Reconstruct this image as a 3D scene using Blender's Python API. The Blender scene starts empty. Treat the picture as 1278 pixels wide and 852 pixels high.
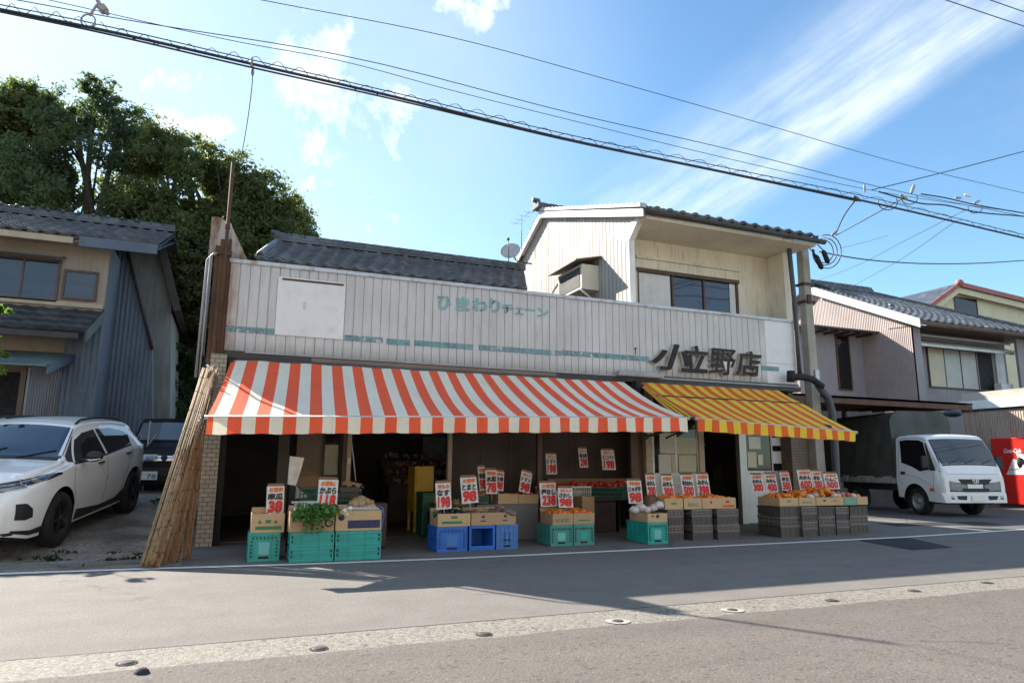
import bpy, bmesh, math, random
import numpy as np
from mathutils import Vector, Matrix
from mathutils.bvhtree import BVHTree
R_ = math.radians
rng = random.Random(7)
scene = bpy.context.scene
COL = scene.collection

# ------------------------------------------------------------------ camera model (measured from the street's own lines)
PXF, YAW, PITCH, ROLL, EYE = 857.65, .3869, .1787, .0068, 1.15
def _rot():
    c, s = math.cos, math.sin
    Ry = np.array([[c(YAW),0,-s(YAW)],[0,1,0],[s(YAW),0,c(YAW)]])
    Rx = np.array([[1,0,0],[0,c(PITCH),s(PITCH)],[0,-s(PITCH),c(PITCH)]])
    Rz = np.array([[c(ROLL),-s(ROLL),0],[s(ROLL),c(ROLL),0],[0,0,1]])
    return Rz @ Rx @ Ry
RM = _rot()
def ray(x, y):
    d = RM.T @ np.array([(x-639)/PXF, (y-426)/PXF, 1.0])
    return Vector((d[0], d[2], -d[1]))
def at(x, y, Y):                      # a measured point on the plane Y (facade-parallel)
    d = ray(x, y); t = Y/d.y
    return Vector((0,0,EYE)) + d*t
def atx(x, y, X):                     # a measured point on the plane X (side walls)
    d = ray(x, y); t = X/d.x
    return Vector((0,0,EYE)) + d*t
def atz(x, y, z=0.0):                 # a measured point on the ground
    d = ray(x, y); t = (z-EYE)/d.z
    return Vector((0,0,EYE)) + d*t

# ------------------------------------------------------------------ objects, labels
def tag(o, label=None, cat=None, group=None, kind=None):
    if label: o['label'] = label
    if cat: o['category'] = cat
    if group: o['group'] = group
    if kind: o['kind'] = kind
    return o
def thing(name, label, cat, loc=(0,0,0), rz=0, group=None, kind=None):
    o = bpy.data.objects.new(name, None); COL.objects.link(o)
    o.empty_display_size = .2
    o.location = loc; o.rotation_euler = (0,0,rz)
    return tag(o, label, cat, group, kind)
def children(o):
    return [c for c in COL.objects if c.parent is o]
def copy_tree(o, parent=None):
    c = o.copy(); COL.objects.link(c)
    if parent: c.parent = parent
    for ch in children(o): copy_tree(ch, c)
    return c

class MB:
    def __init__(s): s.v=[]; s.f=[]; s.m=[]; s.sm=[]
    def add(s, vs, fs, mi=0, smooth=False):
        b=len(s.v); s.v += [tuple(p) for p in vs]
        for f in fs: s.f.append(tuple(b+i for i in f)); s.m.append(mi); s.sm.append(smooth)
    def box(s, lo, hi, mi=0, M=None):
        x0,y0,z0=lo; x1,y1,z1=hi
        v=[(x0,y0,z0),(x1,y0,z0),(x1,y1,z0),(x0,y1,z0),(x0,y0,z1),(x1,y0,z1),(x1,y1,z1),(x0,y1,z1)]
        if M is not None: v=[M@Vector(p) for p in v]
        s.add(v,[(0,3,2,1),(4,5,6,7),(0,1,5,4),(1,2,6,5),(2,3,7,6),(3,0,4,7)],mi)
    def quad(s,a,b,c,d,mi=0): s.add([a,b,c,d],[(0,1,2,3)],mi)
    def slab(s, quad, t, mi=0):          # four corners + thickness vector
        t=Vector(t); q=[Vector(p) for p in quad]; w=[p+t for p in q]
        s.add(q+w,[(0,1,2,3),(7,6,5,4),(0,4,5,1),(1,5,6,2),(2,6,7,3),(3,7,4,0)],mi)
    def prism(s, poly, d, mi=0):         # polygon (list of 3d points) pushed along d
        d=Vector(d); n=len(poly); a=[Vector(p) for p in poly]; b=[p+d for p in a]
        fs=[tuple(range(n)),tuple(range(2*n-1,n-1,-1))]+[(i,i+n,(i+1)%n+n,(i+1)%n) for i in range(n)]
        s.add(a+b,fs,mi)
    def tube(s, pts, r, n=8, mi=0, cap=True, smooth=True):
        pts=[Vector(p) for p in pts]; N=len(pts); rs=r if isinstance(r,(list,tuple)) else [r]*N
        vs=[]; prev=None
        for i,p in enumerate(pts):
            t=(pts[min(i+1,N-1)]-pts[max(i-1,0)]).normalized()
            if prev is None:
                u=t.cross(Vector((0,0,1)));
                if u.length<1e-3: u=t.cross(Vector((1,0,0)))
            else: u=prev-t*prev.dot(t)
            u.normalize(); prev=u; w=t.cross(u)
            for k in range(n):
                a=2*math.pi*k/n; vs.append(p+(u*math.cos(a)+w*math.sin(a))*rs[i])
        fs=[(i*n+k,i*n+(k+1)%n,(i+1)*n+(k+1)%n,(i+1)*n+k) for i in range(N-1) for k in range(n)]
        b=len(s.v); s.add(vs,fs,mi,smooth)
        if cap:
            s.f.append(tuple(b+k for k in range(n-1,-1,-1))); s.m.append(mi); s.sm.append(False)
            s.f.append(tuple(b+(N-1)*n+k for k in range(n))); s.m.append(mi); s.sm.append(False)
    def lathe(s, prof, c, axis, n=24, mi=0, smooth=True):   # prof: (r, h) along axis
        c=Vector(c); ax=Vector(axis).normalized(); u=ax.cross(Vector((0,0,1)))
        if u.length<1e-3: u=ax.cross(Vector((1,0,0)))
        u.normalize(); w=ax.cross(u); vs=[]
        for r,h in prof:
            for k in range(n):
                a=2*math.pi*k/n; vs.append(c+ax*h+(u*math.cos(a)+w*math.sin(a))*r)
        m=len(prof)
        s.add(vs,[(i*n+k,i*n+(k+1)%n,(i+1)*n+(k+1)%n,(i+1)*n+k) for i in range(m-1) for k in range(n)],mi,smooth)
    def ball(s, c, r, nu=10, nv=7, mi=0, sq=(1,1,1)):
        c=Vector(c); vs=[]
        for j in range(nv+1):
            t=math.pi*j/nv
            for i in range(nu):
                a=2*math.pi*i/nu
                vs.append(c+Vector((math.cos(a)*math.sin(t)*sq[0],math.sin(a)*math.sin(t)*sq[1],math.cos(t)*sq[2]))*r)
        s.add(vs,[(j*nu+i,(j+1)*nu+i,(j+1)*nu+(i+1)%nu,j*nu+(i+1)%nu) for j in range(nv) for i in range(nu)],mi,True)
    def grid(s, fn, nu, nv, mi=0, smooth=True):
        vs=[fn(i/nu,j/nv) for j in range(nv+1) for i in range(nu+1)]
        s.add(vs,[(j*(nu+1)+i,j*(nu+1)+i+1,(j+1)*(nu+1)+i+1,(j+1)*(nu+1)+i) for j in range(nv) for i in range(nu)],mi,smooth)
    def mesh(s, name, mats, off=(0,0,0), sharp=None):
        me=bpy.data.meshes.new(name); o=Vector(off)
        me.from_pydata([Vector(p)-o for p in s.v],[],s.f)
        if not isinstance(mats,(list,tuple)): mats=[mats]
        for m in mats: me.materials.append(m)
        me.polygons.foreach_set('material_index',s.m)
        me.polygons.foreach_set('use_smooth',s.sm); me.update()
        return me
    def build(s, name, mats, parent=None, loc=(0,0,0), off=(0,0,0), bevel=0, fixn=True):
        me=s.mesh(name,mats,off)
        if fixn:
            bm=bmesh.new(); bm.from_mesh(me); bmesh.ops.recalc_face_normals(bm,faces=bm.faces); bm.to_mesh(me); bm.free()
        o=bpy.data.objects.new(name,me); COL.objects.link(o)
        o.location=loc
        if parent: o.parent=parent
        if bevel:
            b=o.modifiers.new('edge','BEVEL'); b.width=bevel; b.segments=2; b.limit_method='ANGLE'; b.angle_limit=R_(40)
        return o
def wpart(mb, name, mats, parent, **k):   # part given in world coordinates, parented to a thing that is only translated
    return mb.build(name, mats, parent, off=parent.location, **k)

# ------------------------------------------------------------------ lettering
_gl={}
def glyph_mesh(text, bold=.02, shear=0.0, extrude=0.0, bev=0.0):
    key=(text,bold,shear,extrude,bev)
    if key in _gl: return _gl[key]
    c=bpy.data.curves.new('lettering','FONT'); c.body=text; c.size=1; c.offset=bold; c.shear=shear; c.extrude=extrude; c.bevel_depth=bev; c.bevel_resolution=1
    c.resolution_u=3
    o=bpy.data.objects.new('lettering',c); COL.objects.link(o)
    dg=bpy.context.evaluated_depsgraph_get(); dg.update()
    me=bpy.data.meshes.new_from_object(o.evaluated_get(dg))
    bpy.data.objects.remove(o); bpy.data.curves.remove(c)
    v=np.array([p.co[:] for p in me.vertices]) if len(me.vertices) else np.zeros((1,3))
    f=[tuple(p.vertices) for p in me.polygons]
    bpy.data.meshes.remove(me)
    _gl[key]=(v,f,v.min(0),v.max(0)); return _gl[key]
def letter(mb, text, p0, ux, uz, w, h, mi=0, bold=.02, shear=0.0, extrude=0.0, bev=0.0, nrm=None, strikes=0.0):
    if strikes:
        ux=Vector(ux); uz=Vector(uz); n=Vector(nrm) if nrm is not None else ux.cross(uz); k=0; nc=max(1,len(text)); sx=strikes*w/nc; sz=strikes*h
        for i in (-1,-.5,0,.5,1):
            for j in (-1,0,1):
                letter(mb,text,Vector(p0)+ux*(sx+i*sx)+uz*(sz+j*sz)+n*(k*.00012),ux,uz,w-2*sx,h-2*sz,mi,bold,shear,extrude,bev,nrm); k+=1
        return
    """fit text into the w x h rectangle at p0 spanned by unit vectors ux, uz"""
    v,f,lo,hi=glyph_mesh(text,bold,shear,extrude,bev)
    p0=Vector(p0); ux=Vector(ux); uz=Vector(uz); n=Vector(nrm) if nrm is not None else ux.cross(uz)
    sx=w/max(1e-6,hi[0]-lo[0]); sy=h/max(1e-6,hi[1]-lo[1])
    mb.add([p0+ux*((a[0]-lo[0])*sx)+uz*((a[1]-lo[1])*sy)+n*a[2] for a in v],f,mi)

# ------------------------------------------------------------------ materials
class NT:
    def __init__(s, mat): s.t=mat.node_tree; s.n=s.t.nodes; s.l=s.t.links
    def new(s, typ, **k):
        n=s.n.new(typ)
        for a,b in k.items(): setattr(n,a,b)
        return n
    def link(s,a,b): s.l.new(a,b)
    def coord(s, scale=(1,1,1), world=False, rot=(0,0,0)):
        if world:
            g=s.new('ShaderNodeNewGeometry'); src=g.outputs['Position']
        else:
            g=s.new('ShaderNodeTexCoord'); src=g.outputs['Object']
        m=s.new('ShaderNodeMapping'); m.inputs['Scale'].default_value=scale; m.inputs['Rotation'].default_value=rot
        s.link(src,m.inputs['Vector']); return m.outputs['Vector']
    def noise(s, vec, scale, detail=4, rough=.55, dist=0.0):
        n=s.new('ShaderNodeTexNoise'); n.inputs['Scale'].default_value=scale; n.inputs['Detail'].default_value=detail
        n.inputs['Roughness'].default_value=rough; n.inputs['Distortion'].default_value=dist
        s.link(vec,n.inputs['Vector']); return n.outputs['Fac']
    def voro(s, vec, scale, out='Distance', feature='F1'):
        n=s.new('ShaderNodeTexVoronoi'); n.feature=feature; n.inputs['Scale'].default_value=scale
        s.link(vec,n.inputs['Vector']); return n.outputs[out]
    def ramp(s, fac, stops):
        r=s.new('ShaderNodeValToRGB'); e=r.color_ramp.elements
        while len(e)>1: e.remove(e[-1])
        e[0].position=stops[0][0]; e[0].color=(*stops[0][1],1) if len(stops[0][1])==3 else stops[0][1]
        for p,c in stops[1:]:
            x=e.new(p); x.color=(*c,1) if len(c)==3 else c
        s.link(fac,r.inputs['Fac']); return r.outputs['Color']
    def g(s, fac, a, b):   # grey ramp
        return s.ramp(fac,[(a,(0,0,0)),(b,(1,1,1))])
    def mix(s, fac, a, b, mode='MIX'):
        m=s.new('ShaderNodeMix',data_type='RGBA',blend_type=mode)
        for sock,val in ((m.inputs[0],fac),(m.inputs[6],a),(m.inputs[7],b)):
            if hasattr(val,'links'): s.link(val,sock)
            elif isinstance(val,(int,float)): sock.default_value=val
            else: sock.default_value=(*val,1)
        return m.outputs[2]
    def math(s, op, a, b=0.0, clamp=False):
        m=s.new('ShaderNodeMath',operation=op,use_clamp=clamp)
        for sock,val in ((m.inputs[0],a),(m.inputs[1],b)):
            if hasattr(val,'links'): s.link(val,sock)
            else: sock.default_value=val
        return m.outputs[0]
    def bump(s, h, strength=.3, dist=.01):
        b=s.new('ShaderNodeBump'); b.inputs['Strength'].default_value=strength; b.inputs['Distance'].default_value=dist
        s.link(h,b.inputs['Height']); return b.outputs['Normal']
def newmat(name):
    m=bpy.data.materials.new(name); m.use_nodes=True; t=NT(m)
    return m,t,t.n['Principled BSDF']
def setc(t,p,name,val):
    if hasattr(val,'links'): t.link(val,p.inputs[name])
    elif isinstance(val,(int,float)): p.inputs[name].default_value=val
    else: p.inputs[name].default_value=(*val,1)
def M(name, col, rough=.6, var=.25, scale=3, metal=0.0, bump=0.0, bscale=40, col2=None, spec=.5, streak=None, fine=0.0, coat=0.0):
    """general painted/plain surface: base colour with two scales of noise, optional vertical dirt streaks"""
    m,t,p=newmat(name); v=t.coord()
    n=t.noise(v,scale,5)
    dark=tuple(c*(1-var) for c in col); lite=tuple(min(1,c*(1+var*.6)) for c in col)
    c=t.ramp(n,[(.3,dark),(.7,lite)])
    if col2: c=t.mix(t.g(t.noise(v,scale*2.3,6,.65),.5,.68),c,col2)
    if streak:
        sv=t.coord((9,9,.7)); c=t.mix(t.g(t.noise(sv,2.2,5,.6),.52,.78),c,streak)
    if fine: c=t.mix(fine,c,t.ramp(t.noise(v,scale*30,3,.7),[(.3,tuple(x*.4 for x in col)),(.7,tuple(min(1,x*1.5) for x in col))]))
    setc(t,p,'Base Color',c); p.inputs['Metallic'].default_value=metal
    p.inputs['Specular IOR Level'].default_value=spec
    rr=t.ramp(t.noise(v,scale*1.7,4),[(.3,(rough*.85,)*3),(.7,(min(1,rough*1.15),)*3)]); t.link(rr,p.inputs['Roughness'])
    if coat: p.inputs['Coat Weight'].default_value=coat; p.inputs['Coat Roughness'].default_value=.03
    if bump: t.link(t.bump(t.noise(v,bscale,4),bump,.005),p.inputs['Normal'])
    return m
def glassy(name, col=(.012,.014,.017), rough=.03, spec=.6):
    m,t,p=newmat(name); p.inputs['Base Color'].default_value=(*col,1); p.inputs['Roughness'].default_value=rough
    p.inputs['Specular IOR Level'].default_value=spec; p.inputs['Coat Weight'].default_value=.4; p.inputs['Coat Roughness'].default_value=.02
    v=t.coord(); t.link(t.bump(t.noise(v,1.3,2),.04,.05),p.inputs['Normal']); return m
def wpart(mb, name, mats, parent, org=None, **k):
    """a part whose shape is given in world coordinates, under a thing that is only translated; org = the part's own origin"""
    pl=Vector(parent.location)
    o=parent.parent
    while o: pl+=Vector(o.location); o=o.parent
    org=Vector(org) if org is not None else pl
    return mb.build(name, mats, parent, loc=org-pl, off=org, **k)
def base_thing(mb, name, mats, label, cat, loc, group=None, kind=None, **k):   # a thing that is one mesh, given in world coordinates
    o=mb.build(name, mats, None, loc=loc, off=loc, **k); return tag(o,label,cat,group,kind)
# ------------------------------------------------------------------ palette
def mat_asphalt(name, base, speck, crack=False, sp=.5, spsize=90, pits=0.0):
    m,t,p=newmat(name); v=t.coord(world=True)
    big=t.noise(v,.35,4); mid=t.noise(v,2.4,5,.6); fine=t.noise(v,spsize,3,.8); grit=t.voro(v,spsize*1.3)
    c=t.ramp(mid,[(.25,tuple(x*.86 for x in base)),(.75,tuple(x*1.12 for x in base))])
    c=t.mix(t.math('MULTIPLY',t.g(big,.4,.7),.35),c,tuple(x*.78 for x in base))
    c=t.mix(t.math('MULTIPLY',t.g(fine,.56,.7),sp),c,speck)
    c=t.mix(t.math('MULTIPLY',t.g(t.noise(v,spsize*.6,2,.7),.38,.3),sp),c,tuple(x*.35 for x in base))
    # oily patches and tyre-worn bands along the street
    w=t.coord((.05,1.1,1),world=True); c=t.mix(t.math('MULTIPLY',t.g(t.noise(w,1.6,4),.48,.72),.28),c,tuple(x*.68 for x in base))
    if pits:
        pc=t.voro(v,16,'Color'); pd=t.voro(v,16); hole=t.math('MULTIPLY',t.g(pc,.52,.60),t.g(pd,.36,.20)); c=t.mix(t.math('MULTIPLY',hole,pits),c,tuple(x*.36 for x in base))
        pc2=t.voro(v,31,'Color'); pd2=t.voro(v,31); h2=t.math('MULTIPLY',t.g(pc2,.5,.6),t.g(pd2,.38,.2)); c=t.mix(t.math('MULTIPLY',h2,pits*.8),c,tuple(x*.45 for x in base))
    cl=t.voro(t.coord((.22,.5,1),world=True),.9,feature='DISTANCE_TO_EDGE'); wig=t.noise(v,2.2,5,.7); cl=t.math('ADD',cl,t.math('MULTIPLY',t.math('SUBTRACT',wig,.5),.10))
    c=t.mix(t.math('MULTIPLY',t.math('MULTIPLY',t.g(t.math('ABSOLUTE',cl),.006,.0015),t.g(t.noise(v,.5,2),.52,.6)),.55),c,tuple(x*.4 for x in base))
    stn=t.noise(t.coord((.5,.9,1),world=True),.8,6,.65); c=t.mix(t.math('MULTIPLY',t.g(stn,.55,.75),.30),c,tuple(x*.55 for x in base))
    if crack:
        cv=t.voro(t.coord((.6,1.0,1),world=True),.55,feature='DISTANCE_TO_EDGE')
        c=t.mix(t.math('MULTIPLY',t.g(cv,.012,.002),.5),c,tuple(x*.3 for x in base))
    setc(t,p,'Base Color',c); p.inputs['Roughness'].default_value=.88; p.inputs['Specular IOR Level'].default_value=.3
    h=t.math('ADD',fine,t.math('MULTIPLY',grit,.8)); t.link(t.bump(h,.5,.006),p.inputs['Normal']); return m
A_SIDE=mat_asphalt('asphalt_pale',(.172,.157,.142),(.40,.38,.35),spsize=75,sp=.6)
A_ROAD=mat_asphalt('asphalt_worn',(.134,.117,.104),(.30,.27,.24),sp=.7,spsize=42,pits=.5)
A_YARD=mat_asphalt('asphalt_yard',(.12,.115,.11),(.2,.2,.19),crack=True,spsize=80)
A_PATCH=mat_asphalt('asphalt_fresh',(.035,.035,.038),(.09,.09,.09),spsize=95)
A_APRON=mat_asphalt('apron_concrete',(.17,.165,.155),(.27,.26,.25),crack=True,spsize=70,sp=.35)
def mat_gutter():
    m,t,p=newmat('exposed_aggregate'); v=t.coord(world=True)
    d=t.voro(v,38,'Color'); c=t.ramp(d,[(.0,(.05,.045,.036)),(.16,(.14,.125,.105)),(.42,(.20,.184,.158)),(.8,(.26,.243,.212)),(.94,(.05,.045,.036))])
    e=t.voro(v,38,feature='DISTANCE_TO_EDGE'); c=t.mix(t.math('MULTIPLY',t.g(e,.10,.02),.7),c,(.12,.105,.085))
    c=t.mix(t.math('MULTIPLY',t.g(t.noise(v,1.5,5),.45,.75),.4),c,(.2,.18,.15))
    setc(t,p,'Base Color',c); p.inputs['Roughness'].default_value=.85
    t.link(t.bump(e,.6,.01),p.inputs['Normal']); return m
GUTTER=mat_gutter()
def mat_gravel():
    m,t,p=newmat('packed_gravel'); v=t.coord(world=True)
    c=t.ramp(t.voro(v,26,'Color'),[(.0,(.15,.135,.115)),(.5,(.27,.245,.21)),(1,(.40,.37,.33))])
    c=t.mix(t.g(t.noise(v,1.1,6,.6),.42,.68),c,(.10,.085,.065)); e=t.voro(v,26,feature='DISTANCE_TO_EDGE')
    c=t.mix(t.math('MULTIPLY',t.g(t.noise(v,.6,5,.65),.56,.66),.55),c,(.062,.068,.03))
    setc(t,p,'Base Color',c); p.inputs['Roughness'].default_value=.95
    t.link(t.bump(t.math('ADD',e,t.noise(v,60,3)),.6,.02),p.inputs['Normal']); return m
GRAVEL=mat_gravel()
def mat_line():
    m,t,p=newmat('worn_white_line'); v=t.coord(world=True)
    c=t.mix(t.g(t.noise(v,22,5,.7),.56,.68),(.72,.72,.70),(.27,.26,.25)); setc(t,p,'Base Color',c); p.inputs['Roughness'].default_value=.7; return m
LINE=mat_line()
def mat_siding():
    m,t,p=newmat('painted_siding'); v=t.coord()
    c=t.ramp(t.noise(v,1.3,5),[(.3,(.49,.48,.475)),(.7,(.585,.575,.57))])
    s=t.coord((7,7,.5)); c=t.mix(t.math('MULTIPLY',t.g(t.noise(s,2.0,6,.65),.48,.76),.6),c,(.34,.29,.235))
    c=t.mix(t.math('MULTIPLY',t.g(t.noise(t.coord((13,13,.6)),1.6,4,.6),.66,.76),.55),c,(.27,.17,.10))
    sep=t.new('ShaderNodeSeparateXYZ'); t.link(t.coord(),sep.inputs[0])
    # old rust run-off close to the rusty left post and along the lower edge
    rx=t.math('SUBTRACT',1.0,t.math('MULTIPLY',sep.outputs['X'],5.5),True); rx=t.math('MULTIPLY',rx,t.g(t.noise(t.coord((6,6,1.5)),2,5,.6),.33,.6))
    c=t.mix(rx,c,(.30,.13,.055))
    lo=t.math('SUBTRACT',1.0,t.math('MULTIPLY',sep.outputs['Z'],5.0),True)
    c=t.mix(t.math('MULTIPLY',t.math('MULTIPLY',lo,t.noise(t.coord((9,9,1)),3,5)),1.1,True),c,(.20,.17,.14))
    c=t.mix(t.math('MULTIPLY',t.g(t.noise(v,14,4,.7),.63,.72),.5),c,(.33,.26,.2))
    setc(t,p,'Base Color',c); p.inputs['Roughness'].default_value=.55
    return m
SIDING=mat_siding()
def mat_peel(name,col,a=.42,b=.58,scale=9):      # paint that has flaked off in places
    m,t,p=newmat(name); v=t.coord(); c=t.ramp(t.noise(v,3,4),[(.3,tuple(x*.8 for x in col)),(.7,tuple(min(1,x*1.2) for x in col))])
    setc(t,p,'Base Color',c); p.inputs['Roughness'].default_value=.6
    n=t.noise(v,scale,6,.7); n2=t.noise(t.coord((1,1,.15)),1.1,2)
    al=t.math('ADD',t.g(n,a,b),t.g(n2,.46,.54),True)
    t.link(al,p.inputs['Alpha']); return m
TEAL_STRIPE=mat_peel('flaking_teal_stripe',(.15,.29,.31),.43,.54,10)
TEAL_TEXT=mat_peel('faded_teal_lettering',(.22,.37,.36),.40,.50,12)
def mat_rust(name,base=(.085,.035,.018),lite=(.22,.09,.035),pale=(.33,.28,.24),amt=.6):
    m,t,p=newmat(name); v=t.coord((1,1,.35)); c=t.ramp(t.noise(v,4,6,.65),[(.3,base),(.6,lite),(.75,tuple(x*.5 for x in base))])
    c=t.mix(t.g(t.noise(v,1.7,5,.6),amt,amt+.1),c,pale); setc(t,p,'Base Color',c); p.inputs['Roughness'].default_value=.85
    t.link(t.bump(t.noise(v,30,4),.4,.006),p.inputs['Normal']); return m
RUST=mat_rust('rusty_steel',(.05,.026,.018),(.12,.055,.028),(.24,.20,.17)); RUST2=mat_rust('rusty_white_steel',(.10,.05,.03),(.2,.11,.06),(.44,.40,.37),.45)
def mat_brick(name,brick,mortar,sc=1.0,w=.21,h=.06):
    m,t,p=newmat(name); tc=t.new('ShaderNodeTexCoord'); sp=t.new('ShaderNodeSeparateXYZ'); t.link(tc.outputs['Object'],sp.inputs[0])
    cb=t.new('ShaderNodeCombineXYZ'); t.link(t.math('ADD',sp.outputs['X'],sp.outputs['Y']),cb.inputs[0]); t.link(sp.outputs['Z'],cb.inputs[1])
    b=t.new('ShaderNodeTexBrick'); t.link(cb.outputs[0],b.inputs['Vector']); b.inputs['Scale'].default_value=1/sc
    b.inputs['Brick Width'].default_value=w; b.inputs['Row Height'].default_value=h; b.inputs['Mortar Size'].default_value=.006
    b.inputs['Color1'].default_value=(*brick,1); b.inputs['Color2'].default_value=(*[x*.8 for x in brick],1); b.inputs['Mortar'].default_value=(*mortar,1)
    c=t.mix(t.math('MULTIPLY',t.g(t.noise(tc.outputs['Object'],4,5),.4,.7),.5),b.outputs['Color'],tuple(x*.6 for x in brick))
    setc(t,p,'Base Color',c); p.inputs['Roughness'].default_value=.8
    iv=t.math('SUBTRACT',1,b.outputs['Fac']); t.link(t.bump(iv,.5,.008),p.inputs['Normal']); return m
BRICK=mat_brick('beige_brick',(.42,.35,.27),(.12,.10,.08),1.0,.12,.062)
BRICK2=mat_brick('brown_tile_brick',(.20,.15,.12),(.07,.06,.05),1.0,.12,.06)
def mat_tile(name,base,lite,rough=.35):
    m,t,p=newmat(name); v=t.coord(); c=t.ramp(t.noise(v,6,4),[(.3,base),(.7,lite)])
    c=t.mix(t.g(t.voro(v,3.6,'Color'),.55,.95),c,tuple(x*1.35 for x in lite))
    c=t.mix(t.g(t.noise(v,2.2,6,.7),.58,.72),c,tuple(x*.5 for x in base)); setc(t,p,'Base Color',c)
    p.inputs['Roughness'].default_value=rough; t.link(t.bump(t.noise(v,45,3),.2,.004),p.inputs['Normal']); return m
TILE=mat_tile('smoked_roof_tile',(.07,.072,.078),(.17,.172,.18),.36)
TILE_DK=mat_tile('dark_roof_tile',(.032,.034,.039),(.085,.088,.098),.34)
def mat_fabric(name,col,trans=.35,dirt=(.3,.27,.2)):
    m,t,p=newmat(name); v=t.coord(); c=t.ramp(t.noise(v,1.4,5),[(.3,tuple(x*.90 for x in col)),(.7,col)])
    c=t.mix(t.math('MULTIPLY',t.g(t.noise(t.coord((6,.8,.8)),2.2,6,.65),.48,.76),.30),c,dirt)
    c=t.mix(t.math('MULTIPLY',t.g(t.noise(v,7,5,.7),.60,.70),.3),c,dirt)
    setc(t,p,'Base Color',c); p.inputs['Roughness'].default_value=.8; p.inputs['Specular IOR Level'].default_value=.25
    w=t.new('ShaderNodeTexWave'); w.inputs['Scale'].default_value=60; t.link(v,w.inputs['Vector'])
    t.link(t.bump(t.math('ADD',t.noise(v,5,3),t.math('MULTIPLY',w.outputs['Fac'],.05)),.25,.02),p.inputs['Normal'])
    tr=t.new('ShaderNodeBsdfTranslucent'); t.link(c,tr.inputs['Color']); mx=t.new('ShaderNodeMixShader'); mx.inputs[0].default_value=trans
    t.link(p.outputs[0],mx.inputs[1]); t.link(tr.outputs[0],mx.inputs[2]); t.link(mx.outputs[0],t.n['Material Output'].inputs['Surface']); return m
F_RED=mat_fabric('awning_red',(.93,.13,.055),.10,(.55,.08,.05)); F_CREAM=mat_fabric('awning_cream',(.88,.82,.68),.16,(.55,.50,.38))
F_YEL=mat_fabric('awning_yellow',(.88,.62,.06),.14,(.55,.4,.08)); F_ORG=mat_fabric('awning_orange_red',(.80,.14,.035),.10,(.5,.16,.06))
F_OLD=mat_fabric('faded_awning_flap',(.52,.10,.035),.25,(.4,.28,.1))
def mat_corr(name,col,pitch=.076,axis='X',dirt=(.25,.12,.07),amt=.55,rough=.6,depth=.6):
    m,t,p=newmat(name); tc=t.new('ShaderNodeTexCoord'); sp=t.new('ShaderNodeSeparateXYZ'); t.link(tc.outputs['Object'],sp.inputs[0])
    x=t.math('ADD',sp.outputs['X'],sp.outputs['Y'])
    w=t.math('SINE',t.math('MULTIPLY',x,2*math.pi/pitch)); v=t.coord(); s=t.coord((5,5,.45))
    c=t.ramp(t.noise(v,.9,5),[(.3,tuple(a*.8 for a in col)),(.7,tuple(min(1,a*1.12) for a in col))])
    c=t.mix(t.math('MULTIPLY',t.g(t.noise(s,2.4,6,.65),amt-.05,amt+.22),.7),c,dirt)
    pan=t.voro(t.coord((1.1,1.1,.5)),1.0,'Color'); c=t.mix(t.math('MULTIPLY',t.g(pan,.3,.9),.25),c,tuple(a*.75 for a in col))
    setc(t,p,'Base Color',c); p.inputs['Roughness'].default_value=rough; t.link(t.bump(w,depth,.02),p.inputs['Normal']); return m
def mat_leaf(name,a,b,cc,hi,sc=.5):
    m,t,p=newmat(name); v=t.coord(world=True); c=t.ramp(t.noise(v,sc,4,.6),[(.28,a),(.5,b),(.66,cc),(.8,hi)])
    c=t.mix(t.g(t.noise(v,6,3,.7),.45,.7),c,tuple(x*.55 for x in b)); setc(t,p,'Base Color',c); p.inputs['Roughness'].default_value=.5
    tr=t.new('ShaderNodeBsdfTranslucent'); t.link(t.mix(1.0,c,(2.1,2.15,1.5),'MULTIPLY'),tr.inputs['Color']); mx=t.new('ShaderNodeMixShader'); mx.inputs[0].default_value=.58
    t.link(p.outputs[0],mx.inputs[1]); t.link(tr.outputs[0],mx.inputs[2]); t.link(mx.outputs[0],t.n['Material Output'].inputs['Surface']); return m
LEAF1=mat_leaf('broadleaf_foliage',(.065,.09,.042),(.11,.135,.055),(.16,.17,.07),(.23,.15,.06),.45)
LEAF2=mat_leaf('dark_conifer_foliage',(.05,.078,.045),(.085,.115,.058),(.125,.15,.07),(.15,.155,.07),.6)
LEAF3=mat_leaf('ivy_foliage',(.02,.04,.012),(.035,.062,.018),(.055,.085,.022),(.09,.1,.03),.9)
BARK=M('bark',(.07,.055,.042),.9,.4,6,bump=.6,bscale=18)
WHITE=M('white_paint',(.74,.74,.72),.5,.1,2,streak=(.5,.47,.42)); OFFWHITE=M('offwhite_plaster',(.74,.68,.55),.75,.14,1.2,streak=(.42,.36,.27))
CREAM_W=M('cream_wall',(.66,.58,.40),.8,.1,1.0,streak=(.5,.43,.3)); BEIGE_W=M('beige_mortar_wall',(.34,.285,.23),.85,.2,1.0,streak=(.26,.2,.15))
GABLE=mat_corr('white_ribbed_siding',(.385,.36,.325),.15,dirt=(.36,.26,.19),amt=.58,depth=.45)
PINK_C=mat_corr('faded_pink_corrugated',(.36,.295,.28),.076,dirt=(.40,.20,.13),amt=.56)
BLUE_C=mat_corr('blue_corrugated',(.15,.19,.245),.10,dirt=(.05,.07,.10),amt=.5)
GREY_C=mat_corr('grey_corrugated',(.36,.36,.37),.10,dirt=(.2,.19,.18),amt=.6); GREEN_W=mat_corr('grey_green_cladding',(.27,.29,.28),.3,dirt=(.10,.13,.07),amt=.5,depth=.15)
RUSTC=mat_corr('rusty_corrugated_fence',(.46,.36,.29),.076,dirt=(.30,.13,.06),amt=.47)
PURPLE_W=M('mauve_plaster',(.30,.275,.29),.8,.12,1.0,streak=(.22,.19,.22))
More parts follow.
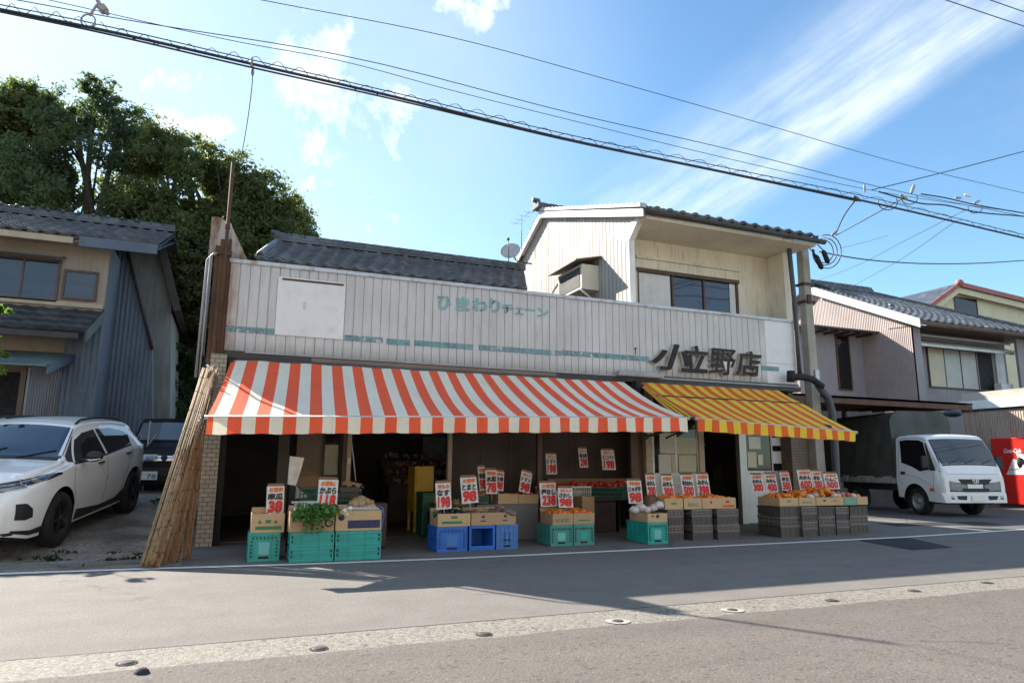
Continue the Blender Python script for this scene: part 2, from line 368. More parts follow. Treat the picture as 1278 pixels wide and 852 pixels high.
DARKMET=M('dark_brown_metal',(.045,.035,.03),.55,.35,4); DARKGREY=M('dark_grey_metal',(.06,.062,.068),.5,.3,4); BLACKM=M('black_rubber',(.012,.012,.013),.75,.3,5)
ALU=M('bare_aluminium',(.50,.48,.45),.42,.15,4,metal=.5); BEIGEPOST=M('beige_post_paint',(.46,.37,.26),.6,.2,3,streak=(.3,.22,.15)); BROWNPOST=M('brown_post_paint',(.11,.06,.04),.6,.3,3)
GUTTERGREY=M('grey_gutter_plastic',(.30,.31,.33),.45,.2,3); CAPBLUE=M('pale_blue_cap_metal',(.50,.56,.64),.4,.15,2,col2=(.34,.24,.17)); BLUETRIM=M('blue_trim_paint',(.085,.105,.15),.5,.2,2)
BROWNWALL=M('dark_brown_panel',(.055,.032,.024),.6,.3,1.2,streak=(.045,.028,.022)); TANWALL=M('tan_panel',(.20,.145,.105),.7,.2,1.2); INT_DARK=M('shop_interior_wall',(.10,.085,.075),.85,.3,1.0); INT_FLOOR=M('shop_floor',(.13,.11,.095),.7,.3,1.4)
CONC=M('pole_concrete',(.36,.335,.29),.85,.25,2.5,bump=.4,bscale=30,streak=(.22,.2,.17)); CONC2=M('beige_concrete_ledge',(.44,.39,.34),.85,.2,1.3,bump=.3)
WINDK=glassy('dark_window_glass',(.012,.013,.014),.06,.22); WINBLUE=glassy('bluish_window_glass',(.016,.028,.055),.05); WINCAR=glassy('car_glass',(.008,.009,.011),.02,.22)
FROST=M('frosted_pane',(.42,.41,.38),.35,.1,2); FROSTY=M('yellowed_frosted_pane',(.52,.45,.31),.4,.1,2); CURTAIN=M('white_curtain',(.70,.69,.68),.85,.1,3)
PAPER=M('notice_paper',(.66,.63,.54),.85,.1,2); PAPERY=M('yellowed_paper',(.60,.56,.40),.85,.12,2); PAPERW=M('white_card',(.66,.645,.63),.7,.05,5)
T_RED=M('red_marker',(.62,.025,.02),.6,.2,20); T_BLACK=M('black_marker',(.02,.02,.025),.6,.2,20); T_ORG=M('orange_marker',(.75,.16,.03),.6,.2,20); T_GREEN=M('green_print',(.05,.20,.09),.7,.2,10); T_NAVY=M('navy_print',(.03,.035,.09),.7,.2,10)
TEAL=M('teal_plastic',(.017,.35,.315),.42,.22,4,streak=(.012,.19,.17)); TEAL_L=M('pale_teal_plastic',(.14,.46,.44),.45,.12,4); TEAL_D=M('faded_teal_plastic',(.045,.27,.235),.5,.2,4)
BLUEP=M('blue_plastic',(.014,.13,.52),.42,.16,4); BLUEP_L=M('light_blue_plastic',(.045,.17,.46),.45,.16,4); GREYP=M('grey_crate_plastic',(.075,.063,.06),.5,.22,5,streak=(.09,.075,.07)); GREYP_L=M('pale_grey_crate_plastic',(.17,.145,.138),.5,.2,5)
GREENP=M('dark_green_basket',(.015,.095,.055),.45,.25,6); WHITEP=M('white_basket',(.62,.62,.58),.45,.1,6); FOAM=M('white_foam_box',(.78,.78,.80),.7,.05,4); BLACKP=M('black_tray_plastic',(.02,.02,.02),.35,.2,5); BROWNP=M('dark_brown_crate',(.06,.035,.025),.6,.3,4)
def mat_card(name,col):
    m,t,p=newmat(name); v=t.coord((1,1,40)); c=t.ramp(t.noise(v,4,4),[(.3,tuple(x*.86 for x in col)),(.7,tuple(x*1.08 for x in col))])
    c=t.mix(t.math('MULTIPLY',t.g(t.noise(t.coord(),9,5,.6),.52,.72),.4),c,tuple(x*.6 for x in col)); setc(t,p,'Base Color',c); p.inputs['Roughness'].default_value=.85; return m
CARD=mat_card('cardboard',(.42,.275,.155)); CARD2=mat_card('pale_cardboard',(.52,.36,.20)); CARD3=mat_card('dark_cardboard',(.22,.125,.07)); CARDG=mat_card('green_printed_cardboard',(.18,.36,.26))
MIKAN=M('mandarin_peel',(.80,.22,.018),.42,.18,14,bump=.3,bscale=160); TOMATO=M('tomato_skin',(.60,.045,.02),.25,.25,9); PERSIM=M('persimmon_skin',(.72,.17,.022),.32,.2,9); APPLE=M('apple_skin',(.50,.05,.03),.3,.35,8,col2=(.55,.30,.10))
EGGP=M('aubergine_skin',(.022,.010,.032),.22,.3,6); POTATO=M('potato_skin',(.38,.26,.13),.8,.25,9); MUSHR=M('brown_mushroom',(.20,.125,.08),.75,.3,9); ONION=M('onion_skin',(.45,.24,.10),.45,.25,8); YAM=M('dusty_purple_root',(.20,.12,.115),.75,.3,9); GREENV=M('leafy_greens',(.06,.17,.03),.5,.35,8,col2=(.11,.24,.05)); TURNIP=M('turnip_root',(.72,.71,.62),.4,.1,8)
BAG=M('clear_plastic_bag',(.62,.58,.56),.18,.2,12,bump=.8,bscale=14); KRAFT=M('brown_paper_bag',(.17,.095,.055),.8,.3,6,bump=.6,bscale=12)
def mat_reed(name,a,b):
    m,t,p=newmat(name); v=t.coord((30,30,1.5)); c=t.ramp(t.noise(v,1.2,5,.6),[(.28,a),(.7,b)])
    c=t.mix(t.g(t.noise(t.coord((8,8,2)),3,5),.56,.7),c,tuple(x*.35 for x in a)); setc(t,p,'Base Color',c); p.inputs['Roughness'].default_value=.8; return m
REED1=mat_reed('weathered_reed',(.215,.14,.08),(.36,.255,.155)); REED2=mat_reed('orange_reed',(.20,.095,.04),(.34,.17,.075)); STRING=M('black_string',(.02,.018,.015),.9,.2,5)
CARWHITE=M('white_pearl_paint',(.84,.84,.82),.30,.01,1,coat=.6); CARBLACK=M('black_car_paint',(.006,.006,.008),.4,.1,2,coat=.05,spec=.2); TRUCKWHITE=M('white_truck_paint',(.76,.77,.79),.32,.02,1,coat=.5)
TRIM=M('black_trim_plastic',(.018,.018,.019),.6,.2,6); CHROME=M('chrome_trim',(.75,.75,.78),.12,.05,4,metal=1.0); LAMPG=M('headlamp_glass',(.30,.32,.34),.08,.3,18,metal=.6); LAMPDK=glassy('smoked_lamp_lens',(.02,.02,.022),.08); AMBER=M('amber_lens',(.65,.14,.02),.25,.1,9); TYRE=M('tyre_rubber',(.014,.014,.014),.85,.3,8); RIMBK=M('black_alloy',(.018,.018,.02),.35,.2,8); RIMSV=M('steel_wheel_silver',(.36,.36,.37),.4,.2,6,metal=.6)
TARP=M('dark_green_tarpaulin',(.05,.056,.05),.62,.25,1.2,bump=.5,bscale=5,streak=(.08,.083,.075)); PLATE=M('white_number_plate',(.72,.72,.70),.4,.05,6)
VRED=M('vending_red_paint',(.62,.025,.02),.3,.06,2,coat=.3); YELLOWP=M('yellow_cabinet_paint',(.46,.27,.012),.5,.15,3); WIRE=M('black_cable',(.018,.018,.022),.5,.2,5); WIREG=M('grey_clamp',(.30,.28,.27),.5,.2,8); PORC=M('white_porcelain',(.74,.73,.72),.2,.05,5); DISHM=M('grey_dish_paint',(.42,.41,.42),.5,.15,5,streak=(.33,.25,.2)); ACM=M('cream_plastic_casing',(.62,.57,.49),.5,.1,3)
LETTER_F=M('dark_letter_face',(.018,.018,.02),.5,.5,9,metal=0,col2=(.07,.022,.014),spec=.25); LETTER_S=M('letter_chrome_side',(.55,.53,.50),.35,.25,12,metal=.25,col2=(.25,.13,.08)); PANELW=M('blank_sign_panel',(.72,.72,.73),.55,.05,1.6,col2=(.66,.64,.60))
# ------------------------------------------------------------------ ground, road, kerbs
def sheet(name, pts, z, mat, kind='structure'):
    mb=MB(); mb.add([(x,y,z) for x,y in pts],[tuple(range(len(pts)))]); o=mb.build(name,mat); tag(o,kind=kind); return o
sheet('ground',[(-600,-600),(600,-600),(600,600),(-600,600)],-.012,A_YARD)
sheet('gutter',[(-90,4.3),(90,4.5),(90,5.26),(-90,5.02)],-.002,GUTTER)
rj=random.Random(77); edge=[(-90,4.55)]+[(x*.07-12,4.55+.2*(x*.07-12+90)/180+rj.gauss(0,.010)+.012*math.sin(x*.31)) for x in range(520)]+[(90,4.75)]
sheet('road',[(-90,-7),(90,-7)]+edge[::-1],.002,A_ROAD)
sheet('roadside_lane',[(-90,5.02),(90,5.26),(90,9.4),(-90,9.4)],-.004,A_SIDE)
sheet('kerb_joint',[(-90,5.015),(90,5.255),(90,5.268),(-90,5.028)],.0005,BLACKM)
wl=[(0,716),(169,710),(388,703.6),(560,697),(740,688.7),(960,678.3),(1130,670),(1278,660.5)]
pts=[atz(x,y) for x,y in wl]; pts=[Vector((-40,9.9,0))]+pts+[Vector((60,11.2,0))]
mb=MB()
for a,b in zip(pts,pts[1:]): mb.add([(a.x,a.y-.06,.003),(b.x,b.y-.06,.003),(b.x,b.y+.07,.003),(a.x,a.y+.07,.003)],[(0,1,2,3)])
tag(mb.build('edge_line',LINE),kind='structure')
ap=[(p.x,p.y+.05) for p in pts if -.9<p.x<14]
sheet('shop_apron',[(-.9,8.95)]+ap[0:]+[(14,9.1),(14,17.5),(-.9,17.5)],-.001,A_APRON)
sheet('right_yard',[(14.0,9.1),(15.0,9.2),(60,11.2),(60,40),(14.0,40)],-.0005,A_YARD)
sheet('asphalt_patch',[(9.62,8.74),(10.8,8.66),(10.1,7.33),(9.2,7.31)],.001,A_PATCH)
sheet('yard_patch',[(12.6,10.3),(15.2,9.9),(15.6,10.6),(12.9,11.0)],.003,A_PATCH)
def zlot(x,y):
    z=max(0,.098*(y-9.95)); z=min(z,1.15)
    b=math.sin(x*2.1)*math.sin(y*1.7)*.012
    return (z+b*min(1,max(0,(y-9.4)/.8)))*min(1,max(0,(-.45-x)/.35))-.002
mb=MB(); mb.grid(lambda u,v:(-30+29.6*u, 9.0+31*v, zlot(-30+29.6*u,9.0+31*v)+.004),120,110); tag(mb.build('gravel_lot',GRAVEL),kind='structure')
# old concrete edging in front of the gravel lot
mb=MB()
for i in range(9):
    x=-9+i*.95; mb.box((x,9.28+.01*(i%2),-.03),(x+.93,9.46,.022+.006*(i%3)))
base_thing(mb,'edging_stone',[A_APRON],'cracked concrete edging strip between gravel lot and white road line','edging',(-5,9.35,0),bevel=.006)
# road studs on the pale gutter strip
stud_px=[(158,827),(398,809),(604,791),(771,775),(914,761),(1038,749),(1141,737),(1232,727)]
def stud(i,p):
    c=atz(*p); c.z=.002
    halo=i in(3,4)
    wh=['far left','second from the left','below the second price group','in the white painted ring','in the white smear where shadows meet','right of the white smear','second from the right end','rightmost and farthest']
    t=thing('road_stud','round dark steel stud set in the pale gutter, '+wh[i],'road stud',c,0,'round steel studs along the gutter')
    m=MB(); m.lathe([(0,.009),(.028,.009),(.040,.006),(.046,.0)],(0,0,0),(0,0,1),20); m.build('cap',M('stud_steel',(.05,.047,.043),.8,.4,20) if i==0 else bpy.data.materials['stud_steel'],t)
    if halo:
        m=MB(); m.lathe([(0.0,.0012),(.095,.0012)],(0,0,0),(0,0,1),24); m.build('painted_ring',M('dull_ring_paint',(.33,.315,.285),.8,.4,14),t)
    else:
        m=MB(); m.lathe([(.047,.002),(.056,.0015),(.060,.0003)],(0,0,0),(0,0,1),20); m.build('collar',A_PATCH,t)
for i,p in enumerate(stud_px): stud(i,p)
mb=MB(); c=atz(177,840); mb.lathe([(0,.03),(.025,.028),(.04,.012),(.045,.0)],(c.x,c.y,0),(0,0,1),7); base_thing(mb,'stone_chip',[A_PATCH],'small dark stone lying on the gutter edge at lower left','stone',c)
def tiles(mb, A, B, C, D, pitch=.275, course=.24, amp=.032, step=.028, mi=0, nu=6):
    """pantiles on the quad A-B (eave) / D-C (ridge)"""
    A,B,C,D=map(Vector,(A,B,C,D)); n=(B-A).cross(D-A).normalized()
    if n.z<0: n=-n
    L=((B-A).length+(C-D).length)/2; S=((D-A).length+(C-B).length)/2
    ct=max(2,round(L/pitch)); rw=max(2,round(S/course)); us=[i/(ct*nu) for i in range(ct*nu+1)]
    vsl=[]
    for r in range(rw):
        vsl+=[(r+.0,1.0),(r+.10,.97),(r+.5,.5),(r+.995,.02)]
    vs=[]
    for vr,h in vsl:
        v=vr/rw
        for i,u in enumerate(us):
            ph=(u*ct)%1; w=math.sin(2*math.pi*ph); w=(w if w>0 else w*.55)
            row=int(vr); jig=(math.sin(row*12.9+int(u*ct)*78.2)*43758.5)%1*.006
            p=A.lerp(B,u).lerp(D.lerp(C,u),v)+n*(amp*w+step*h+jig); vs.append(p)
    W=len(us); H=len(vsl)
    mb.add(vs,[(j*W+i,j*W+i+1,(j+1)*W+i+1,(j+1)*W+i) for j in range(H-1) for i in range(W-1)],mi,True)
    # closing lip at the eave + underside
    lip=[]
    for i in range(W): lip.append(vs[i]-n*.06)
    mb.add(vs[:W]+lip,[(i,i+1,W+i+1,W+i) for i in range(W-1)],mi)
    mb.slab([A-n*.03,B-n*.03,C-n*.03,D-n*.03],-n*.05,mi)
def ridge(mb, P, Q, r=.11, layers=2, mi=0, ends=True):
    P=Vector(P);Q=Vector(Q); d=(Q-P).normalized(); side=d.cross(Vector((0,0,1))).normalized()
    for k in range(layers):
        w=r*(1.25-.12*k); z=k*.06
        q=[P-side*w+Vector((0,0,z)),P+side*w+Vector((0,0,z)),Q+side*w+Vector((0,0,z)),Q-side*w+Vector((0,0,z))]
        mb.slab(q,(0,0,.05),mi)
    L=(Q-P).length; n=max(1,int(L/.28)); z=layers*.06
    for i in range(n):
        a=P.lerp(Q,i/n)+Vector((0,0,z)); b=P.lerp(Q,(i+.97)/n)+Vector((0,0,z))
        mb.tube([a,a.lerp(b,.06),a.lerp(b,.9),b],[r*1.0,r*.92,r*.88,r*.8],8,mi)
def onigawara(mb, P, d, s=.22, mi=0):
    P=Vector(P); d=Vector(d).normalized(); side=d.cross(Vector((0,0,1))).normalized(); up=Vector((0,0,1))
    out=[]
    for x,z in [(-1,0),(-1.15,.35),(-.8,.6),(-.75,1.0),(-.35,1.05),(-.2,1.35),(.2,1.35),(.35,1.05),(.75,1.0),(.8,.6),(1.15,.35),(1,0)]:
        out.append(P+side*x*s+up*z*s)
    mb.prism(out,d*.09,mi)
    mb.tube([P+up*s*1.1-d*.02,P+up*s*1.15+d*.16],[s*.33,s*.3],10,mi)
# ------------------------------------------------------------------ the greengrocer's building
SY=11.2                                           # plane of the sign parapet
shop=thing('shop_building','long white sided greengrocer shop with upper storey and dark metal shop letters','shop',(5.5,11.2,0))
X0,X1=-.17,11.15; ZB,ZT=2.846,4.262
# --- sign parapet: vertical boards with open grooves
mb=MB(); x=X0; i=0; rr=random.Random(3)
while x<X1-.85:
    w=.148; d=rr.uniform(-.004,.004)
    mb.box((x+.005,SY+d,ZB),(x+w-.005,SY+.03,ZT-.02)); x+=w; i+=1
XJ=x
mb.box((X0,SY+.018,ZB+.002),(X1-.002,SY+.05,ZT-.022))
par=wpart(mb,'sign_parapet',SIDING,shop,org=(X0,SY,ZB),bevel=.004)
mb=MB(); mb.box((XJ+.004,SY+.002,ZB+.47),(X1,SY+.017,ZT-.024)); mb.box((XJ+.004,SY+.004,ZB+.0),(X1,SY+.0165,ZB+.462))
wpart(mb,'end_panel',PANELW,shop,org=(XJ,SY,ZB),bevel=.003)
mb=MB(); n=9
for k in range(n):
    a=X0-.02+(X1-X0+.04)*k/n; b=X0-.02+(X1-X0+.04)*(k+1)/n
    mb.box((a+.002,SY-.035,ZT-.028+rr.uniform(-.004,.004)),(b-.002,SY+.16,ZT+.03))
wpart(mb,'parapet_cap',CAPBLUE,shop,org=(X0,SY,ZT),bevel=.006)
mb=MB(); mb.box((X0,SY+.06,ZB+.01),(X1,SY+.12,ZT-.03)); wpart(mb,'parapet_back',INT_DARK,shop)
# teal stripe
def sband(xa,ya,xb,yb,h):                         # one painted length between two measured pixels
    a=at(xa,ya,SY); b=at(xb,yb,SY); return a.x,b.x,(a.z+b.z)/2-h/2,(a.z+b.z)/2+h/2
for xa,ya,xb,yb in [(281,410,345,414),(430,421,478,425),(482,426,512,428),(517,428,590,433),(597,433.5,700,441),(700,441,810,447),(950,459,972,460.5)]:
    mb=MB(); a,b,z0,z1=sband(xa,ya,xb,yb,.095); m=max(1,int((b-a)/.148))
    for k in range(m): mb.box((a+(b-a)*k/m+.004,SY-.007,z0),(a+(b-a)*(k+1)/m-.004,SY-.0045,z1))
    wpart(mb,'teal_stripe',TEAL_STRIPE,shop,org=(X0,SY,ZB))
# painted chain name  (faded rounded lettering)
names=[('ひ',546,367,563,388),('ま',569,368,586,390),('わ',589,370,608,390),('り',611,371,624,391),('チ',626.5,377.5,641,392),('ェ',643,382,653,393.5),('ー',655,385.5,668,389),('ン',670,382.5,685,396.5)]
mb=MB()
for ch,xa,ya,xb,yb in names:
    a=at(xa,ya,SY); b=at(xb,yb,SY); z1=a.z; z0=b.z
    letter(mb,ch,(a.x,SY-.006,z0),(1,0,0),(0,0,1),b.x-a.x,max(.05,z1-z0-.02),bold=.012, strikes=.035)
wpart(mb,'painted_lettering',TEAL_TEXT,shop,org=(X0,SY,ZB),fixn=False)
# four standing metal letters 小 立 野 店
LT=[('小',813,429,861,462,.26,.022),('立',849,431,885,464,.16,.018),('野',884,435,920,468,.13,.006),('店',917,438,952,469,.16,.012)]
for ch,xa,ya,xb,yb,sh,bd in LT:
    a=at(xa,ya,SY-.1); b=at(xb,yb,SY-.1); g=at((xa+xb)/2,ya,SY-.1); h=at((xa+xb)/2,yb,SY-.1); w=b.x-a.x; hh=g.z-h.z
    mb=MB(); letter(mb,ch,(a.x,SY-.10,h.z),(1,0,0),(0,0,1),w,hh,0,bold=.008,shear=sh,nrm=(0,-1,0),strikes=bd)
    mb2=MB(); letter(mb2,ch,(a.x,SY-.052,h.z),(1,0,0),(0,0,1),w,hh,0,bold=.014,shear=sh,extrude=.044,nrm=(0,-1,0),strikes=bd)
    pa=wpart(mb2,'sign_letter',LETTER_S,shop,org=(a.x,SY,h.z),fixn=False)
    f=wpart(mb,'letter_face',LETTER_F,pa,org=(a.x,SY,h.z),fixn=False)
# blank white board on the parapet
mb=MB(); a=at(347.5,346,SY); b=at(428,422,SY); z1=at(388,349,SY).z; z0=at(388,421,SY).z
mb.box((a.x,SY-.022,z0),(b.x,SY-.008,z1)); bp=wpart(mb,'blank_board',PANELW,shop,org=(a.x,SY,z0),bevel=.003)
mb=MB(); mb.box((a.x+.06,SY-.034,z1-.055),(b.x-.03,SY-.022,z1-.025)); wpart(mb,'rusty_rail',RUST,bp)
mb=MB(); c=at(380,382,SY); mb.box((c.x-.02,SY-.03,c.z-.06),(c.x+.02,SY-.022,c.z+.06)); wpart(mb,'hole_cover',ACM,bp)
mb=MB(); c=at(793,435,SY); mb.lathe([(0,.02),(.02,.02),(.025,0)],(c.x,SY,c.z),(0,-1,0),8); mb.box((c.x-.008,SY-.006,c.z-.12),(c.x+.008,SY-.0045,c.z)); wpart(mb,'rusty_bolt',RUST,shop)
# dark beam and soffit under the parapet
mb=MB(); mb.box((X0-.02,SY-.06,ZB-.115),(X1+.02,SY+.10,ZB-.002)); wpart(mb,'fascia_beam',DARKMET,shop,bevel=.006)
mb=MB(); mb.box((X0+.3,SY-.062-.02,ZB-.03),(X1,SY-.062,ZB-.002)); wpart(mb,'drip_rail',GUTTERGREY,shop)
a=at(388,455,SY-.05); mb=MB(); mb.box((a.x,SY-.075,ZB-.125),(5.4,SY-.062,ZB-.045)); wpart(mb,'tan_fascia_board',TANWALL,shop)
mb=MB(); a=at(770,465,SY-.12); b=at(826,470,SY-.12); mb.box((a.x,SY-.2,ZB-.03),(b.x,SY-.085,ZB+.075)); wpart(mb,'sheet_metal_box',GUTTERGREY,shop,bevel=.02)
mb=MB(); mb.box((b.x+.01,SY-.012,ZB),(XJ,SY-.0065,ZB+.02)); mb.box((b.x+.01,SY-.05,ZB-.02),(X1-.02,SY-.012,ZB+.035)); wpart(mb,'grey_flashing',DARKGREY,shop)
# --- left end: brick pier, rusty steel column, torn white cladding, thin pole
mb=MB(); mb.box((-.33,10.86,0),(-.11,11.3,2.74)); wpart(mb,'brick_pier',BRICK,shop,org=(-.33,10.86,0))
mb=MB(); mb.box((-.40,SY-.10,2.62),(-.19,SY+.02,4.45)); mb.box((-.335,SY-.14,2.2),(-.25,SY-.105,4.55)); mb.box((-.22,SY-.03,2.74),(-.175,SY+.02,4.6))
wpart(mb,'rusty_column',RUST,shop,org=(-.4,SY,2.6),bevel=.004)
mb=MB(); mb.prism([(-.48,SY+.03,4.32),(-.22,SY+.03,4.32),(-.20,SY+.03,4.86),(-.40,SY+.03,4.95),(-.50,SY+.03,4.94)],(0,.02,0)); mb.prism([(-.50,SY+.06,2.9),(-.50,SY+.06,4.93),(-.495,SY+1.1,4.75),(-.495,SY+1.1,2.9)],(.02,0,0))
mb.prism([(-.20,SY+.055,4.2),(-.20,SY+.055,4.84),(.06,SY+.055,4.33),(.06,SY+.055,4.2)],(0,.02,0))
wpart(mb,'torn_cladding',RUST2,shop,org=(-.5,SY,2.9))
mb=MB(); mb.tube([(-.52,SY-.12,2.4),(-.50,SY-.12,4.2),(-.42,SY-.13,4.3),(-.3,SY-.13,4.33)],.018,8); mb.tube([(-.47,SY-.16,2.3),(-.46,SY-.16,4.25)],.012,6); wpart(mb,'conduit',GUTTERGREY,shop)
ptop=at(291,203,SY-.15); mb=MB(); mb.tube([(ptop.x,SY-.15,2.5),(ptop.x,SY-.15,ptop.z)],.027,8); mb.box((ptop.x-.12,SY-.17,4.30),(ptop.x+.09,SY-.09,4.36)); mb.box((ptop.x-.035,SY-.18,4.72),(ptop.x+.035,SY-.10,4.78)); wpart(mb,'thin_pole',RUST,shop,org=(ptop.x,SY,2.5))
# --- ground floor shell
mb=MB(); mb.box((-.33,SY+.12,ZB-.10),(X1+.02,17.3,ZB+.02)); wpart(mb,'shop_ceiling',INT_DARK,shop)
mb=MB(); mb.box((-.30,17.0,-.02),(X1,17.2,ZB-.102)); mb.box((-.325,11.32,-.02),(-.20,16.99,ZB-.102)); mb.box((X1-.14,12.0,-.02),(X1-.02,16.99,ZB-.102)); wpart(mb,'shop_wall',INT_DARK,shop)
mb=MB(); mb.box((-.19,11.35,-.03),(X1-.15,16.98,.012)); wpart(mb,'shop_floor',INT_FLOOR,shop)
mb=MB(); mb.tube([at(272,543,10.95),at(258,681,10.95)],.022,8); wpart(mb,'bamboo_prop',BEIGEPOST,shop)
mb=MB(); mb.box((-.10,10.98,.01),(-.02,11.08,2.72)); wpart(mb,'door_jamb',BLACKM,shop)
FY=11.6
def post(px0,px1,yref,mat,z0=.012,name='post',Y=FY,d=.09):
    a=at(px0,yref,Y).x; b=at(px1,yref,Y).x; m=MB(); m.box((a,Y,z0),(b,Y+d,ZB-.103)); return wpart(m,name,mat,shop,org=(a,Y,z0),bevel=.003)
post(346,360,580,INT_DARK,Y=11.7); post(427,432,580,BROWNPOST); post(432.5,438,580,BEIGEPOST); post(559,564,580,BEIGEPOST); post(671,677,580,BROWNPOST); post(788,797,580,BROWNPOST); post(807,814.5,580,BEIGEPOST,d=.12); post(873.5,880,580,BEIGEPOST,d=.12); post(924,931,580,ALU,d=.12)
def pane(px0,px1,y0,y1,Y,mat,name,parent=None,t=.02):
    a=at(px0,(y0+y1)/2,Y); b=at(px1,(y0+y1)/2,Y); z1=at((px0+px1)/2,y0,Y).z; z0=at((px0+px1)/2,y1,Y).z
    m=MB(); m.box((a.x,Y,z0),(b.x,Y+t,z1)); return wpart(m,name,mat,parent or shop,org=(a.x,Y,z0))
pane(368,404,500,690,11.9,TANWALL,'tan_wall')
w=pane(404,428,480,598,11.85,DARKMET,'small_window'); pane(407,425,480,592,11.84,WINDK,'pane',w,.008)
pane(404,428,600,690,11.86,BROWNPOST,'dado_panel')
pane(564,671,480,690,12.3,BROWNWALL,'brown_wall'); pane(677,788,480,690,12.3,BROWNWALL,'brown_wall'); pane(797,807,480,690,11.72,BROWNPOST,'brown_wall')
for xa in (600,636,712,748): pane(xa,xa+1.2,500,690,12.29,BROWNPOST,'panel_batten',t=.008)
# sliding glass doors of the right hand shop unit
def door(pxa,pxb,ytop,ymid,ybot,label):
    d=thing_part=MB(); Y=FY+.03; a=at(pxa,ymid,Y).x; b=at(pxb,ymid,Y).x; zm=at((pxa+pxb)/2,ymid,Y).z; zt=2.6; fr=.045
    m=MB(); m.box((a,Y,.02),(a+fr,Y+.04,zt)); m.box((b-fr,Y,.02),(b,Y+.04,zt)); m.box((a+fr,Y+.002,zt-.06),(b-fr,Y+.038,zt)); m.box((a+fr,Y+.002,zm-.04),(b-fr,Y+.038,zm+.03)); m.box((a+fr,Y+.002,.02),(b-fr,Y+.038,.12)); mid=(a+b)/2; m.box((mid-.02,Y+.003,zm+.03),(mid+.02,Y+.037,zt-.06))
    f=wpart(m,'sliding_door',ALU,shop,org=(a,Y,0),bevel=.003); f['label']=label
    m=MB(); m.box((a+fr,Y+.015,.12),(b-fr,Y+.022,zm-.04)); wpart(m,'lower_panel',ALU,f,org=(a,Y,0))
    m=MB(); m.box((a+fr,Y+.016,zm+.03),(mid-.02,Y+.022,zt-.06)); m.box((mid+.02,Y+.016,zm+.03),(b-fr,Y+.022,zt-.06)); wpart(m,'glass',WINDK,f,org=(a,Y,0))
    return f,Y
f,Y=door(815,873.5,548,592,655,'aluminium sliding door papered over with yellowed sheets')
def paper(f,px0,px1,y0,y1,mat,Y):
    a=at(px0,(y0+y1)/2,Y); b=at(px1,(y0+y1)/2,Y); z1=at((px0+px1)/2,y0,Y).z; z0=at((px0+px1)/2,y1,Y).z
    m=MB(); m.grid(lambda u,v:(a.x+(b.x-a.x)*u, Y-.003-.004*math.sin(u*5+v*3), z0+(z1-z0)*v),4,4); wpart(m,'paper_sheet',mat,f,org=(a.x,Y,z0),fixn=False)
for q in [(823,842,540,565,PAPER),(844,872,546,566,PAPERY),(822,838,567,590,PAPER),(838.5,846,567,590,PAPERY),(847,869,568,589,PAPERY),(824,836,594,606,PAPERW),(838,848,592,604,PAPER),(851,862,592,606,PAPERY)]: paper(f,*q,Y+.012)
f,Y=door(931,998,548,589,655,'aluminium sliding door with a few notices behind its glass')
for q in [(934,949,545,560,PAPER),(933,944,564,583,PAPERY),(946,952,567,580,PAPER),(964,980,563,578,PAPERW),(983,997,567,586,PAPERY),(963,975,546,556,PAPERW),(978,994,547,555,PAPERW)]: paper(f,*q,Y+.012)
# fittings glimpsed in the dark right hand doorway
pane(890,924,581,600,13.6,M('olive_counter_front',(.13,.14,.02),.6,.2,2),'olive_counter')
pane(880,924,600,640,13.2,DARKGREY,'counter_base')
mb=MB(); mb.tube([at(878,554,14.2),at(896,560,14.2)],.02,6); wpart(mb,'lamp_tube',PAPERW,shop)
# brick pier at the right end
mb=MB(); mb.box((11.22,11.45,0),(11.62,11.75,2.6)); wpart(mb,'brown_brick_pier',BRICK2,shop,org=(11.2,11.4,0))
mb=MB(); mb.box((X1-.16,SY+.13,.0),(X1-.02,12.0,ZB-.103)); wpart(mb,'side_wall',BRICK2,shop,org=(X1,SY,0))
# --- rear single storey tiled roof behind the parapet
ea=at(320,325,12.5); eb=at(655,358,12.5); ez=4.70
r0=at(346,299,15.2); r1=at(656,346,15.2); rz=(at(500,320,15.2).z)
mb=MB(); A=(ea.x,12.5,ez);B=(5.42,12.5,ez);C=(6.5,15.2,rz);D=(r0.x,15.2,rz); tiles(mb,A,B,C,D,pitch=.29,course=.25)
rf=wpart(mb,'rear_roof',TILE_DK,shop,org=(0,12.5,ez))
mb=MB(); ridge(mb,D,C,.10,2); onigawara(mb,(D[0]+.02,15.2,rz),(-1,0,0),.17); ridge(mb,(D[0]+.02,15.2,rz-.04),(ea.x+.05,12.6,ez+.05),.075,1); wpart(mb,'ridge_tiles',TILE_DK,rf,org=(0,12.5,ez))
mb=MB(); mb.slab([(D[0],15.2,rz-.1),(6.5,15.2,rz-.1),(6.9,17.6,ez+.2),(D[0]-.3,17.6,ez+.2)],(0,0,.05)); wpart(mb,'back_slope',TILE,rf)
mb=MB(); mb.box((ea.x+.12,12.65,ZB+.03),(5.36,12.75,ez-.06)); mb.prism([(5.36,12.66,ZB+.03),(5.36,12.66,ez-.07),(6.45,15.2,rz-.12),(6.45,15.2,ZB+.03)],(-.05,.0,0)); mb.box((ea.x+.12,12.76,ZB+.03),(ea.x+.24,17,ez-.06)); mb.box((ea.x+.02,12.44,ez-.13),(5.40,12.49,ez-.04)); wpart(mb,'eave_wall',BEIGE_W,shop)
